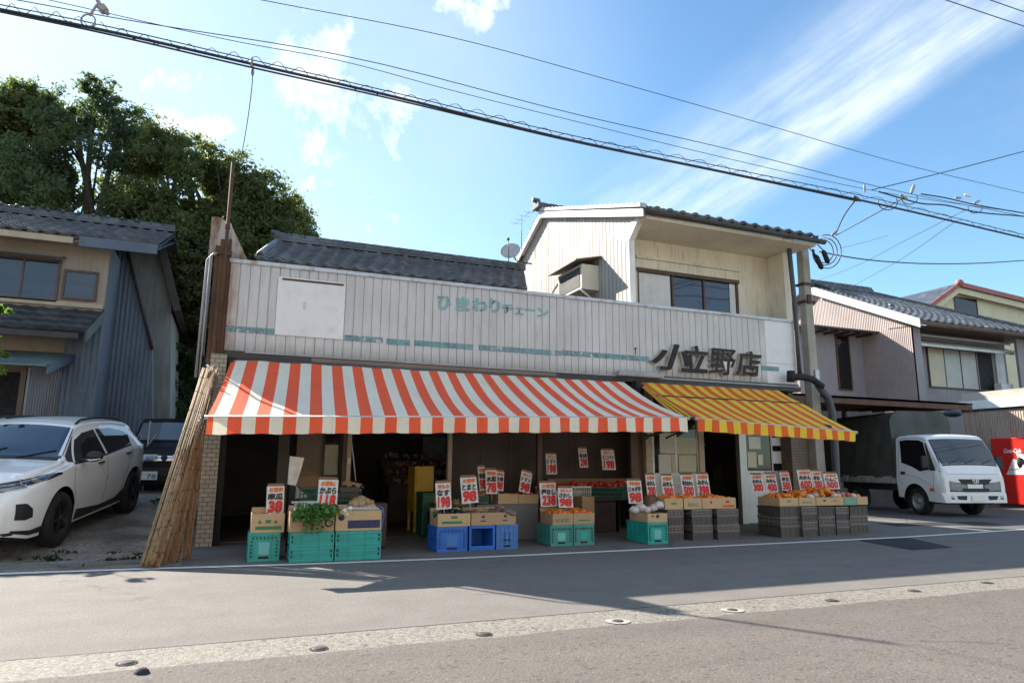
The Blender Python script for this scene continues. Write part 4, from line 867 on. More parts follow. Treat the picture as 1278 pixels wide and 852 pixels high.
# ---- group 2 : wide teal crates, two high
c=atz(389,700.5); Y=c.y; xa=[wX(361,416,690,Y),wX(418,475,690,Y)]; htop=at(418,663,Y).z
for i,(x0,x1) in enumerate(xa):
    for k in range(2):
        folding_crate(f'wide teal crate, {"lower" if k==0 else "upper"} of the {"left" if i==0 else "right"} pair beneath the leafy greens',x0,x1,Y+.004*k,k*htop/2,.37,htop/2-.003,TEAL,TEAL_L,'long')
q0=wX(361.5,417,651,Y+.02); hb=at(390,638,Y+.02).z-htop
carton('cardboard carton with dark ring print, leafy greens hanging over its front',q0[0],q0[1],Y+.02,htop+.002,.34,hb,CARD,[('ring',.78,.1,.98,.75,'n'),('bar',.06,.5,.14,.8),('bar',.70,.15,.78,.3)])
q1=wX(419,476,651,Y+.02)
carton('cardboard carton with dark blue printed band, right of the leafy greens',q1[0],q1[1],Y+.02,htop+.002,.34,hb,CARD2,[('bar',.26,.12,.97,.52,'n'),('dot',.05,.45,.19,.9)])
mb=MB(); mb.slab([(q1[0]+.14,Y+.05,htop+hb+.012),(q1[1]-.02,Y+.05,htop+hb+.012),(q1[1]-.02,Y+.26,htop+hb+.03),(q1[0]+.14,Y+.26,htop+hb+.03)],(0,0,.003)); base_thing(mb,'paper_sheet',[PAPERW],'white paper lid lying on the carton with the dark blue band','paper',(q1[0],Y,htop+hb))
heap('potato','round tan potato piled behind the white paper lid',q1[0]+.2,q1[1]+.02,Y+.26,Y+.55,htop+hb+.03,16,'potatoes in the carton',.09)
# leafy greens
def greens():
    t=thing('leafy_greens','bunch of leafy green turnip tops hanging over the carton front','greens',(q0[0]+.28,Y,htop+hb)); r=random.Random(12); m=MB(); st=MB()
    for i in range(95):
        bx=r.uniform(-.20,.24); L=r.uniform(.14,.30)*(1.15 if -.1<bx<.06 else .8); fwd=r.uniform(.02,.11); drop=r.uniform(.0,.30) if -.14<bx<.08 else r.uniform(-.02,.12)
        p0=Vector((bx,.12+r.uniform(-.06,.1),-.01+r.uniform(0,.06))); p1=p0+Vector((r.uniform(-.06,.06),-.10-fwd,.05)); p2=p1+Vector((r.uniform(-.05,.05),-r.uniform(.0,.05),-L*.55-drop*.5))
        st.tube([p0,p1,p2],[.005,.004,.002],4)
        for f in (.45,.62,.78,.92,1.0):
            c=p0.lerp(p1,f*1.6) if f<.6 else p1.lerp(p2,(f-.5)*2); s=r.uniform(.022,.045); a=Vector((r.uniform(-1,1),r.uniform(-1,1),r.uniform(-.6,.6))).normalized(); b=a.cross(Vector((r.uniform(-1,1),r.uniform(-1,1),r.uniform(-1,1)))).normalized()
            m.add([c-a*s,c+b*s*.55,c+a*s*1.2,c-b*s*.55],[(0,1,2),(0,2,3)],0)
    m.build('leaves',GREENV,t,fixn=False); st.build('stalks',GREENV,t)
greens()
for k,(px,py) in enumerate([(430,637),(437,634),(433,641),(372,640)]):
    p=at(px,py,Y+.05); m=MB(); m.ball((0,0,0),.034,10,7,0,(1,1,.9)); m.tube([(0,-.03,-.01),(0,-.06,-.03)],[.008,.002],5); base_thing(m,'turnip',[TURNIP],['white turnip on the right end of the leafy bunch, lower one','white turnip at the right end of the leafy bunch, topmost','white turnip nearest the carton with the blue band','white turnip at the left end of the leafy bunch'][k],'turnip',(0,0,0),'white turnips with the greens').location=p
card('tall white price card with a red 118 above the leafy greens',396.5,421,598,634,Y+.25,'お漬物に','かぶら','118',tilt=1.5)
# behind group 2
zb=.62
mb=MB(); mb.box((1.25,9.9,.02),(2.15,10.3,zb)); base_thing(mb,'produce_table',[BROWNP],'dark brown bench behind the wide teal crates carrying foam box and baskets','table',(1.7,9.9,0),bevel=.01)
def bxpx(px0,px1,y0,y1,Y): a=wX(px0,px1,(y0+y1)/2,Y); return a[0],a[1],at((px0+px1)/2,y1,Y).z,at((px0+px1)/2,y0,Y).z
def basket(label,px0,px1,y0,y1,Y,d,mat,name='basket',group='slatted produce baskets',cat='basket'):
    x0,x1,z0,z1=bxpx(px0,px1,y0,y1,Y); h=z1-z0; w=x1-x0; t=thing(name,label,cat,((x0+x1)/2,Y,z0),0,group); m=MB(); hw=w/2
    m.box((-hw,0,h-.025),(hw,.012,h)); m.box((-hw,0,0),(hw,.012,.025)); m.box((-hw,d-.012,0),(hw,d,h)); m.box((-hw,.012,h-.025),(-hw+.012,d-.012,h)); m.box((hw-.012,.012,h-.025),(hw,d-.012,h)); m.box((-hw,.012,0),(hw,d-.012,.012)); m.build('rim',mat,t)
    m=MB(); n=max(4,int(w/.045))
    for k in range(n+1): x=-hw+.006+(w-.012)*k/n; m.box((x-.006,.001,.025),(x+.006,.010,h-.025))
    for k in range(6): y=.03+k*(d-.06)/5; m.box((-hw+.001,y-.006,.012),(-hw+.010,y+.006,h-.025)); m.box((hw-.010,y-.006,.012),(hw-.001,y+.006,h-.025))
    m.box((-hw+.004,.002,h*.5-.006),(hw-.004,.009,h*.5+.006)); m.build('slats',mat,t); return t,(x0,x1,z0,z1)
x0,x1,z0,z1=bxpx(364,396,625,638,9.75); mb=MB(); mb.box((x0,9.75,z0),(x1,10.15,z1)); mb.box((x0-.008,9.742,z1-.03),(x1+.008,10.158,z1)); base_thing(mb,'foam_box',[FOAM],'white foam box under the dark green basket, left of the 118 card','box',((x0+x1)/2,9.75,z0),bevel=.008)
basket('dark green basket on the white foam box',374,398,608,624.5,9.78,.36,GREENP)
x0,x1,z0,z1=bxpx(366,400,594,610,10.1); carton('open cardboard carton with pale lifted flap at the back left',x0,x1,10.1,z0,.35,z1-z0,CARD3)
mb=MB(); a=at(366,622,9.85); mb.prism([a,a+Vector((.20,0,.02)),a+Vector((.02,.02,.17))],(0,.006,0)); base_thing(mb,'lifted_flap',[PAPERW],'pale pinkish paper corner sticking up beside the green basket','paper',a)
basket('dark green basket in front of the black trays, right of the 118 card',420,445,622.5,637,9.78,.36,GREENP)
for k,(q,l) in enumerate([((424,449,608,614),'black shallow tray, upper of two behind the 118 card'),((421,448,615,621.5),'black shallow tray, lower of two behind the 118 card')]):
    x0,x1,z0,z1=bxpx(*q,9.95); m=MB(); m.box((x0,9.95,z0),(x1,10.25,z0+.01)); m.box((x0,9.95,z0+.01),(x1,9.96,z1)); m.box((x0,10.24,z0+.01),(x1,10.25,z1)); m.box((x0,9.96,z0+.01),(x0+.01,10.24,z1)); m.box((x1-.01,9.96,z0+.01),(x1,10.24,z1))
    for j in range(3): m.ball((x0+.08+j*.12,10.02,z1),.035,8,6)
    base_thing(m,'black_tray',[BLACKP],l,'tray',((x0+x1)/2,9.95,z0),'black trays')
x0,x1,z0,z1=bxpx(428,452,600,622,10.3); m=MB(); m.grid(lambda u,v:(x0+(x1-x0)*u,10.3+.03*math.sin(u*8),z0+(z1-z0)*v*(1-.25*abs(u-.3))),8,3); m.grid(lambda u,v:(x0+(x1-x0)*u,10.42+.03*math.sin(u*8),z0+(z1-z0)*v*(1-.25*abs(u-.3))),8,3); base_thing(m,'paper_bag',[CARD],'upright tan paper bag behind the black trays','bag',(x0,10.3,z0),fixn=False)
x0,x1,z0,z1=bxpx(441,452,622,637,9.77); carton('small upright tan carton at the right end of the green basket',x0,x1,9.77,z0,.3,z1-z0,CARD2,flaps=False)
# umbrella stand column with a plastic bag on top
x0,x1,z0,z1=bxpx(359,367,606,690,9.75); m=MB(); m.box((x0,9.75,.012),(x1,9.87,z1)); base_thing(m,'black_stand',[BLACKM],'narrow black stand between the left teal crates holding a plastic bag','stand',((x0+x1)/2,9.8,0),bevel=.006)
x0,x1,z0,z1=bxpx(358,377,569,604,9.75); m=MB(); m.grid(lambda u,v:(x0+.02+(x1-x0)*(u*(.55+.4*v)+.05*v),9.75-.02*math.sin(u*6+v*4),z0+(z1-z0)*v-.02*u),6,8); m.grid(lambda u,v:(x0+.02+(x1-x0)*(u*(.55+.4*v)+.05*v),9.80+.02*math.sin(u*6+v*4),z0+(z1-z0)*v-.02*u),6,8); base_thing(m,'plastic_bag',[BAG],'pale crumpled plastic bag standing on the narrow black stand','bag',(x0,9.75,z0),fixn=False)
# hand trolley frame
m=MB(); a=atz(473,693); b=at(473,690,9.2); m.tube([at(472,693,9.15),at(474,665,9.15),at(479,645,9.15),at(478,634,9.15),at(472,631,9.2)],.010,7); m.tube([at(468,691,9.3),at(470,634,9.3)],.010,7); base_thing(m,'trolley_frame',[BLUEP_L],'thin blue grey trolley handle at the right of the wide teal crates','trolley',(at(472,693,9.15).x,9.15,0))
# white cord on the beige post
m=MB(); m.tube([at(438,546,11.4),at(441,570,11.35),at(444,600,11.35)],.008,6); m.box((at(434,570,11.5).x,11.5,at(434,579,11.5).z),(at(438,570,11.5).x,11.56,at(434,571,11.5).z)); base_thing(m,'hanging_cord',[PAPERW],'white cord with switch hanging from the beige post','cord',at(441,570,11.4))
# ---- yellow cabinet in the aisle
x0,x1,z0,z1=bxpx(517,541,580,655,11.9); t=thing('yellow_cabinet','tall yellow cabinet with thin legs standing in the dark aisle','cabinet',((x0+x1)/2,11.9,.012))
w=x1-x0; m=MB(); m.box((-w/2,0,.35),(w/2,.5,1.12)); m.build('body',YELLOWP,t,bevel=.01); m=MB(); m.box((-w/2+.03,-.012,.40),(w/2-.02,-.001,1.08)); m.build('door',YELLOWP,t,bevel=.004)
for lx in(-w/2+.03,w/2-.03):
    for ly in(.04,.46): m=MB(); m.box((lx-.02,ly-.02,0),(lx+.02,ly+.02,.349)); m.build('leg',YELLOWP,t)
x0,x1,z0,z1=bxpx(527,549,614,655,11.2); m=MB(); m.box((x0,11.2,.02),(x1,11.6,z1)); m.box((x0-.01,11.19,z1-.05),(x1+.01,11.61,z1)); base_thing(m,'green_bin',[GREENP],'dark green bin beside the yellow cabinet','bin',((x0+x1)/2,11.2,0),bevel=.02)
# ---- packet display deep in the aisle
t=thing('display_stand','stepped dark display stand of bagged vegetables deep in the shop','display',(4.2,14.2,.012)); m=MB()
for k in range(4): m.box((-1.1,k*.3,0),(.9,k*.3+.29,.75+k*.17))
m.build('steps',BROWNP,t)
pk=[[M('red_packet',(.34,.07,.06),.4,.3,18,col2=(.5,.42,.4)),M('white_packet',(.55,.5,.5),.3,.3,8)],[M('green_packet',(.14,.24,.12),.4,.3,18,col2=(.4,.42,.36)),M('pale_packet',(.5,.5,.45),.3,.3,8)]]
def pmesh(ci):
    m=MB(); m.ball((0,0,.05),.07,8,6,0,(1,.6,.9)); m.ball((.05,.0,.06),.05,8,6,1,(.9,.6,.8)); return m.mesh('packet',pk[ci])
pm=[pmesh(0),pmesh(1)]
for k in range(4):
    for j in range(15):
        ci=0 if (k>=1 and rng.random()<.75) else 1
        o=bpy.data.objects.new('vegetable_packet',pm[ci]); COL.objects.link(o); o.location=(3.2+j*.135+rng.uniform(-.03,.03),14.3+k*.3,.77+k*.17+rng.uniform(0,.05)); o.rotation_euler=(0,0,rng.uniform(0,6)); s=rng.uniform(.7,1.1); o.scale=(s,s*.8,s)
        tag(o,('red and white' if ci==0 else 'green')+' bagged vegetables heaped on the dark display stand','packet',('red' if ci==0 else 'green')+' packets on the display stand')
x0,x1,z0,z1=bxpx(528,556,545,575,16.5); m=MB(); m.box((x0,16.5,z0),(x1,16.52,z1)); base_thing(m,'wall_poster',[M('pale_poster',(.30,.33,.38),.5,.4,1.5)],'pale bluish poster on the back wall above the packets','poster',((x0+x1)/2,16.5,z0))
# ---- group 3 : blue crates
c=atz(563,688.3); Y=c.y; trip=[((545,583),BLUEP,BLUEP_L,'panel','deep blue crate with ribbed front, leftmost of three'),((585,617),BLUEP,BLUEP_L,'open','deep blue crate lying open with dark inside, middle of three'),((618,645),BLUEP_L,BLUEP_L,'lattice','paler blue lattice crate, rightmost of three')]
for i,((a,b),m1,m2,stl,lab) in enumerate(trip):
    x0,x1=wX(a,b,680,Y+.04*i); zt=at((a+b)/2,657-1.0*i,Y).z; folding_crate(lab,x0,x1,Y+.02*i,0,.5,zt,m1,m2,stl,'blue plastic crates')
    if i==0: zb0=zt
    q0,q1=wX(*[(546.5,587),(589,617.5),(618,645)][i],650,Y+.03); hb=at(565,641,Y).z-zb0
    carton(['cardboard carton with green print on the leftmost blue crate','plain cardboard carton on the open blue crate','plain cardboard carton on the paler blue lattice crate'][i],q0,q1,Y+.03+.02*i,max(zt,zb0)+.002,.40,hb,CARD if i else CARD2,[('bar',.12,.2,.75,.4,'g'),('bar',.4,.6,.6,.8)] if i==0 else [('bar',.45,.6,.58,.8,'n'),('bar',.4,.3,.62,.4)])
    kd=['aubergine','mushroom','yam'][i]
    heap(kd,{'aubergine':'dark purple aubergine heaped in the carton on the leftmost blue crate','mushroom':'brown mushroom heaped in the carton on the open blue crate','yam':'dusty brown yam in the carton on the paler blue crate'}[kd],q0,q1,Y+.03,Y+.43,zt+hb*.8,[20,16,10][i],kd+'s by the blue crates',.05)
card('white price card with black brush name and red 198 over the aubergines',545.5,564,602,635,Y+.12,'地もの','なす','198',tilt=-3)
card('white price card with big red 98 at the middle of the blue crates',577,597.5,595,627.5,Y+.20,'お買得','とまと','98',tilt=-3)
card('white price card with small red 78, front of the bunched three',607,621,586,616,Y+.9,'特価','水菜','78',stick=True)
card('reddish price card half hidden at the left of the bunched three',599,608,582,612,Y+1.0,'特価','春菊','98',tilt=-4)
card('pale price card half hidden at the right of the bunched three',618,628,588,612,Y+1.0,'特価','大根','98',tilt=6)
card('leaning price card with red 98 over the tomatoes on the grey counter',647,661,588,614,Y+1.0,'地もの','トマト','98',tilt=14)
# behind the blue crates
m=MB(); a=at(595,650,10.3); b=at(672,650,10.3); m.box((a.x,10.3,.0),(b.x,10.9,at(640,628.5,10.3).z)); cz=at(640,628.5,10.3).z; base_thing(m,'stone_counter',[M('grey_counter_stone',(.17,.165,.155),.8,.25,2)],'plain grey counter block behind the blue crates','counter',((a.x+b.x)/2,10.3,0),bevel=.015)
m=MB(); a=at(546,650,10.3); b=at(594,650,10.3); m.box((a.x,10.3,.0),(b.x,10.9,at(570,641,10.3).z)); base_thing(m,'wooden_bench',[BROWNP],'dark wooden bench under the green baskets behind the aubergines','bench',((a.x+b.x)/2,10.3,0))
for q,l in [((546,566,628,641),'dark green basket behind the aubergine price card'),((567,592,629,641),'dark green basket behind the big red 98 card'),((597,610,618,628),'dark green basket under the bunched price cards')]:
    t,(x0,x1,z0,z1)=basket(l,*q,10.3,.4,GREENP)
    heap('onion','brown onion filling a '+l.replace('dark green basket','green basket'),x0,x1,10.32,10.68,z1-.03,10,'onions in baskets '+l[-14:],.05)
for q,l in [((622,647,616,628.2),'pale wooden looking carton on the grey counter, left one'),((647.5,672,617,628.2),'pale wooden looking carton on the grey counter, right one with tomatoes')]:
    x0,x1,z0,z1=bxpx(*q,10.32); carton(l,x0,x1,10.32,cz+.002,.35,z1-z0,CARD2,flaps=False)
heap('tomato','red tomato heaped in the right carton on the grey counter',x0,x1,10.33,10.66,z1-.03,22,'tomatoes on the grey counter',.06)
# ---- group 4 : teal crates with persimmons
c=atz(700,681); Y=c.y
for i,((a,b),lab) in enumerate([((687,714.5),'faded teal crate with pale sunken panel under the persimmons, left one'),((716,741.5),'faded teal crate under the persimmons, right one')]):
    x0,x1=wX(a,b,670,Y); zt=at(714,654.5,Y).z; folding_crate(lab,x0,x1,Y,0,.50,zt,TEAL_D,TEAL_L if i==0 else TEAL,'panel')
    q0,q1=wX(*[(690,715.5),(716,742)][i],648,Y+.02); hb=at(716,640.5,Y+.02).z-zt
    carton(['cardboard carton with green lettering full of persimmons','plain cardboard carton of persimmons, right of the lettered one'][i],q0,q1,Y+.02,zt+.002,.45,hb,CARD,[('柿柿柿',.15,.2,.85,.55,'g')] if i==0 else [('bar',.2,.3,.8,.42,'g')])
    heap('persimmon',['orange persimmon in the carton with green lettering','orange persimmon in the plain carton right of the lettered one'][i],q0,q1,Y+.02,Y+.47,zt+hb*.8,24,'persimmons '+['left carton','right carton'][i],.06)
card('white price card with red 238, left of the two over the persimmons',675.5,695,602,632,Y+.5,'お買得','種なし','238',tilt=-1)
card('white price card with red 98, right of the two over the persimmons',697.5,715,608.5,633,Y+.35,'甘い','さわし','98',tilt=1)
# tomato shelf
SYt=10.9; zs=at(730,621.5,SYt).z
t=thing('produce_shelf','low dark shelf holding baskets of tomatoes in front of the brown wall','shelf',(6.1,SYt,0)); a=at(676,630,SYt).x-6.1; b=at(806,630,SYt).x-6.1
m=MB(); m.box((a,0,zs-.04),(b,.75,zs-.002)); m.build('board',BROWNP,t)
for lx in(a+.05,b-.05,(a+b)/2+.5): m=MB(); m.box((lx-.03,.1,0),(lx+.03,.16,zs-.041)); m.build('leg',BROWNP,t)
x0,x1,z0,z1=bxpx(718,733,621.5,640,10.75); carton('plain cardboard carton standing under the white basket',x0,x1,10.5,.35,.3,z1-z0+.05,CARD,flaps=False)
m=MB(); x0,x1,z0,z1=bxpx(738,775,622,659,10.95); m.box((x0,11.0,0),(x1,11.3,zs-.045)); base_thing(m,'brown_chest',[BROWNP],'dark reddish brown chest under the tomato shelf','chest',((x0+x1)/2,11,0),bevel=.01)
x0,x1,z0,z1=bxpx(683,718,611,621,SYt); carton('wide open cardboard tray of tomatoes at the left of the shelf',x0,x1,SYt,zs,.5,z1-z0,CARD,flaps=True)
heap('tomato','red tomato in the wide cardboard tray on the shelf',x0,x1,SYt,SYt+.5,z1-.02,26,'tomatoes in the wide tray',.09)
t,(x0,x1,z0,z1)=basket('white slatted basket on the tomato shelf',714,738,606.5,620.5,SYt-.03,.4,WHITEP); heap('tomato','red tomato in the white slatted basket',x0,x1,SYt,SYt+.36,z1-.03,18,'tomatoes in the white basket',.08)
for q,l in [((739,757,607,620.5),'dark green basket right of the white slatted basket'),((757.5,774,607.5,620.5),'dark green basket in the middle of the tomato shelf right half'),((774.5,792,606,620.5),'dark green basket at the right end of the tomato shelf')]:
    t,(x0,x1,z0,z1)=basket(l,*q,SYt,.45,GREENP); heap('apple' if 'end' in l else 'tomato',('red apple in the ' if 'end' in l else 'red tomato in the ')+l,x0,x1,SYt,SYt+.42,z1-.03,16,'fruit, '+l,.10)
m=MB(); x0,x1,z0,z1=bxpx(684,790,590,604,11.6); m.box((x0,11.6,zs),(x1,11.8,z1-.1)); base_thing(m,'back_carton',[CARD3],'long brown carton strip at the back of the tomato shelf','box',((x0+x1)/2,11.6,zs))
heap('tomato','red tomato piled at the back of the shelf',x0,x1,11.3,11.62,zs+.16,40,'tomatoes at the shelf back',.10)
for q,l,nm,nn in [((682.5,695,566,591.5),'small price card hanging above the cardboard tray, leftmost of the hanging three','トマト','198'),((723.5,734,559,583),'price card hanging turned sideways, middle of the hanging three','桃太郎','298'),((752,768.5,561,586),'price card hanging on the brown wall, rightmost of the hanging three','ミニトマト','198')]:
    card(l,*q,11.5,'甘い',nm,nn,stick=False)
# ---- group 5 : teal crate seen from its side
c=atz(821,678.3); Y=c.y; x0,x1=wX(808.5,833.5,665,Y); zt=at(820,651.5,Y).z
folding_crate('teal crate with its long side showing, left of the grey stacks',x0,x1,Y,0,.62,zt,TEAL,TEAL_L)
hb=at(821,640.5,Y+.01).z-zt; q0,q1=wX(808.5,833,646,Y+.01); carton('small cardboard carton on the teal crate left of the grey stacks',q0,q1,Y+.01,zt+.002,.52,hb,CARD2,[('dot',.42,.5,.58,.85,'n'),('bar',.2,.6,.3,.8)],flaps=False)
for k,(px,py,r) in enumerate([(792,636,.075),(800,633,.08),(808,636,.07),(816,633,.075),(822,630,.08)]):
    p=at(px,py,Y+.35-.03*k); m=MB(); m.ball((0,0,0),r,12,9,0,(1.1,1,.8)); me=m.mesh('bag',[BAG])
    for v in me.vertices: v.co*=1+.18*math.sin(v.co.x*70+k)*math.sin(v.co.z*60+v.co.y*50)
    o=bpy.data.objects.new('produce_bag',me); COL.objects.link(o); o.location=p; tag(o,'clear bag of vegetables piled on the teal crate below the lone card','bag','clear bags on the teal crate')
m=MB(); p=at(812.5,626,Y+.45); m.grid(lambda u,v:(.10*math.cos(u*6.283)*(1+.1*math.sin(u*20)),.08*math.sin(u*6.283),-.08+.17*v+.02*math.sin(u*13)),20,5); base_thing(m,'paper_bag',[KRAFT],'dark brown crumpled paper bag beside the clear vegetable bags','bag',(0,0,0),fixn=False).location=p
card('white price card with big red 98, alone above the clear vegetable bags',785,802,599,628,Y+.5,'特価','じゃが芋','98')
# ---- group 6/7 : grey crate stacks with mandarin trays
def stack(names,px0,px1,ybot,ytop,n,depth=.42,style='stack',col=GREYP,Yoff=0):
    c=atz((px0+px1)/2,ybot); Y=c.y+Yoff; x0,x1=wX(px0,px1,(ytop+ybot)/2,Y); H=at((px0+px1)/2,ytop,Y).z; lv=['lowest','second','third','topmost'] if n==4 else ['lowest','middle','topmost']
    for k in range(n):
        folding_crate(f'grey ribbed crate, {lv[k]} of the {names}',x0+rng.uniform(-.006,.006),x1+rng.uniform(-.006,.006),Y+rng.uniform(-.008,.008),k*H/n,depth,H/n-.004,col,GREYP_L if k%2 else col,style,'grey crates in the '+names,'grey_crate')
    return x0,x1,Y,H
S6=[('grey stack behind the small teal crate',834,853,674.5,635.5),('middle grey stack by the doorway',864,889,673.5,635),('grey stack at the right edge of the doorway',895,922,672.5,634.5)]
top6=[]
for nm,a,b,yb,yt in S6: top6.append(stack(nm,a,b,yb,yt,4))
tr6=[((829,851.5),'tray of mandarins on the grey stack behind the small teal crate',[('bar',.35,.45,.65,.6,'g')]),((853,875),'tray of mandarins with green lettering, between two grey stacks',[('みかん',.2,.2,.8,.6,'g')]),((876,917.5),'long tray of mandarins with red mark on the right grey stacks',[('dot',.22,.45,.29,.75,'r'),('bar',.6,.15,.95,.3),('bar',.7,.5,.8,.75)])]
Y6=top6[1][2]; H6=top6[1][3]
for i,((a,b),lab,mk) in enumerate(tr6):
    x0,x1=wX(a,b,628,Y6+.02); hb=at(870,621.5,Y6).z-H6; carton('cardboard '+lab,x0,x1,Y6+.005,max(t_[3] for t_ in top6)+.003,.42,hb,CARD2,mk,flaps=False)
    heap('mandarin','orange mandarin in the cardboard '+lab.replace('tray of mandarins','tray'),x0,x1,Y6,Y6+.40,H6+hb*.75,[20,20,40][i],'mandarins, '+['left tray','middle tray','long tray'][i],.06)
for q,l,nm,nn in [((808,819.5,592,620),'narrow price card left of the yellowed papered door','みかん','200'),((827.5,842,593,621),'price card with red digits, second of four before the papered door','みかん','300'),((852,867.5,592,620),'price card with red digits, third of four before the papered door','早生みかん','500'),((871.5,886,591,619),'slightly crumpled price card at the dark doorway edge','みかん','398')]:
    card(l,*q,Y6+.34,'お買得',nm,nn)
S7=[('leftmost stack of the five under the right mandarins',974,999.5,670,631.5),('second stack of the five under the right mandarins',1001,1020,669.5,631.5),('middle stack of the five under the right mandarins',1022,1042,668.3,631.5),('fourth stack of the five under the right mandarins',1044,1060,667.2,631.5),('rightmost stack of the five under the right mandarins',1061,1083,666,631)]
top7=[]
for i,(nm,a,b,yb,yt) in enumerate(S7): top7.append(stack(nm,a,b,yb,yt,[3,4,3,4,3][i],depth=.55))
Y7=top7[2][2]; H7=max(t_[3] for t_ in top7)
tr7=[((973,996.5),'tray, leftmost of five beside the grey pole',CARD2,[('bar',.4,.5,.6,.65,'g')]),((997.5,1018),'tray, second of five beside the grey pole',CARD2,[('みかん',.2,.25,.8,.6,'g')]),((1018.7,1053),'long tray in the middle of the right mandarin row',CARD2,[('bar',.25,.5,.35,.7,'n'),('bar',.6,.5,.75,.6)]),((1054,1069.5),'tray with green printed front on the right mandarin row',CARDG,[]),((1070,1083),'tray at the far right end of the mandarin row',CARD2,[])]
for i,((a,b),lab,mt,mk) in enumerate(tr7):
    x0,x1=wX(a,b,626,Y7+.01); hb=at(1030,620.5,Y7).z-H7; carton('cardboard '+lab,x0,x1,Y7+.01,H7+.003,.52,hb,mt,mk,flaps=False)
    kd='apple' if i==3 else 'mandarin'
    heap(kd,('pinkish apple' if i==3 else 'orange mandarin')+' heaped in the cardboard '+lab,x0,x1,Y7,Y7+.50,H7+hb*.8,[34,32,60,18,14][i],kd+'s in the right row, '+['leftmost','second','long','green','far right'][i]+' tray',[.09,.12,.19,.09,.05][i])
for q,l,nm,nn in [((939.5,953.5,592,614),'price card at the left end of the right mandarin row','みかん','300'),((956.5,971,591,614),'second price card from the left on the right mandarin row','みかん','400'),((976,988,589,612),'third price card from the left on the right mandarin row','早生','500'),((998,1015,586,611),'largest price card on the right mandarin row, with big red digits','みかん','600'),((1016,1027,587.5,610),'narrow price card beside the largest one, by the brick pier','柿','300'),((1031,1046.5,590.5,610),'rightmost price card, standing by the grey downpipe','りんご','500')]:
    card(l,*q,Y7+.55,'お買得',nm,nn)

for k in range(7):
    x=at(1006+k*9,617,Y7+.2).x+rng.uniform(-.05,.05); m=MB(); m.ball((0,0,0),.065,12,9,0,(1.15,1,.7)); me=m.mesh('bag',[BAG])
    for v in me.vertices: v.co*=1+.2*math.sin(v.co.x*75+k)*math.sin(v.co.z*60+v.co.y*55)
    o=bpy.data.objects.new('produce_bag',me); COL.objects.link(o); o.location=(x,Y7+.10+.05*(k%3),H7+.15+.02*(k%2)); tag(o,'clear bag of fruit lying on the right mandarin row','bag','clear bags on the right mandarin row')

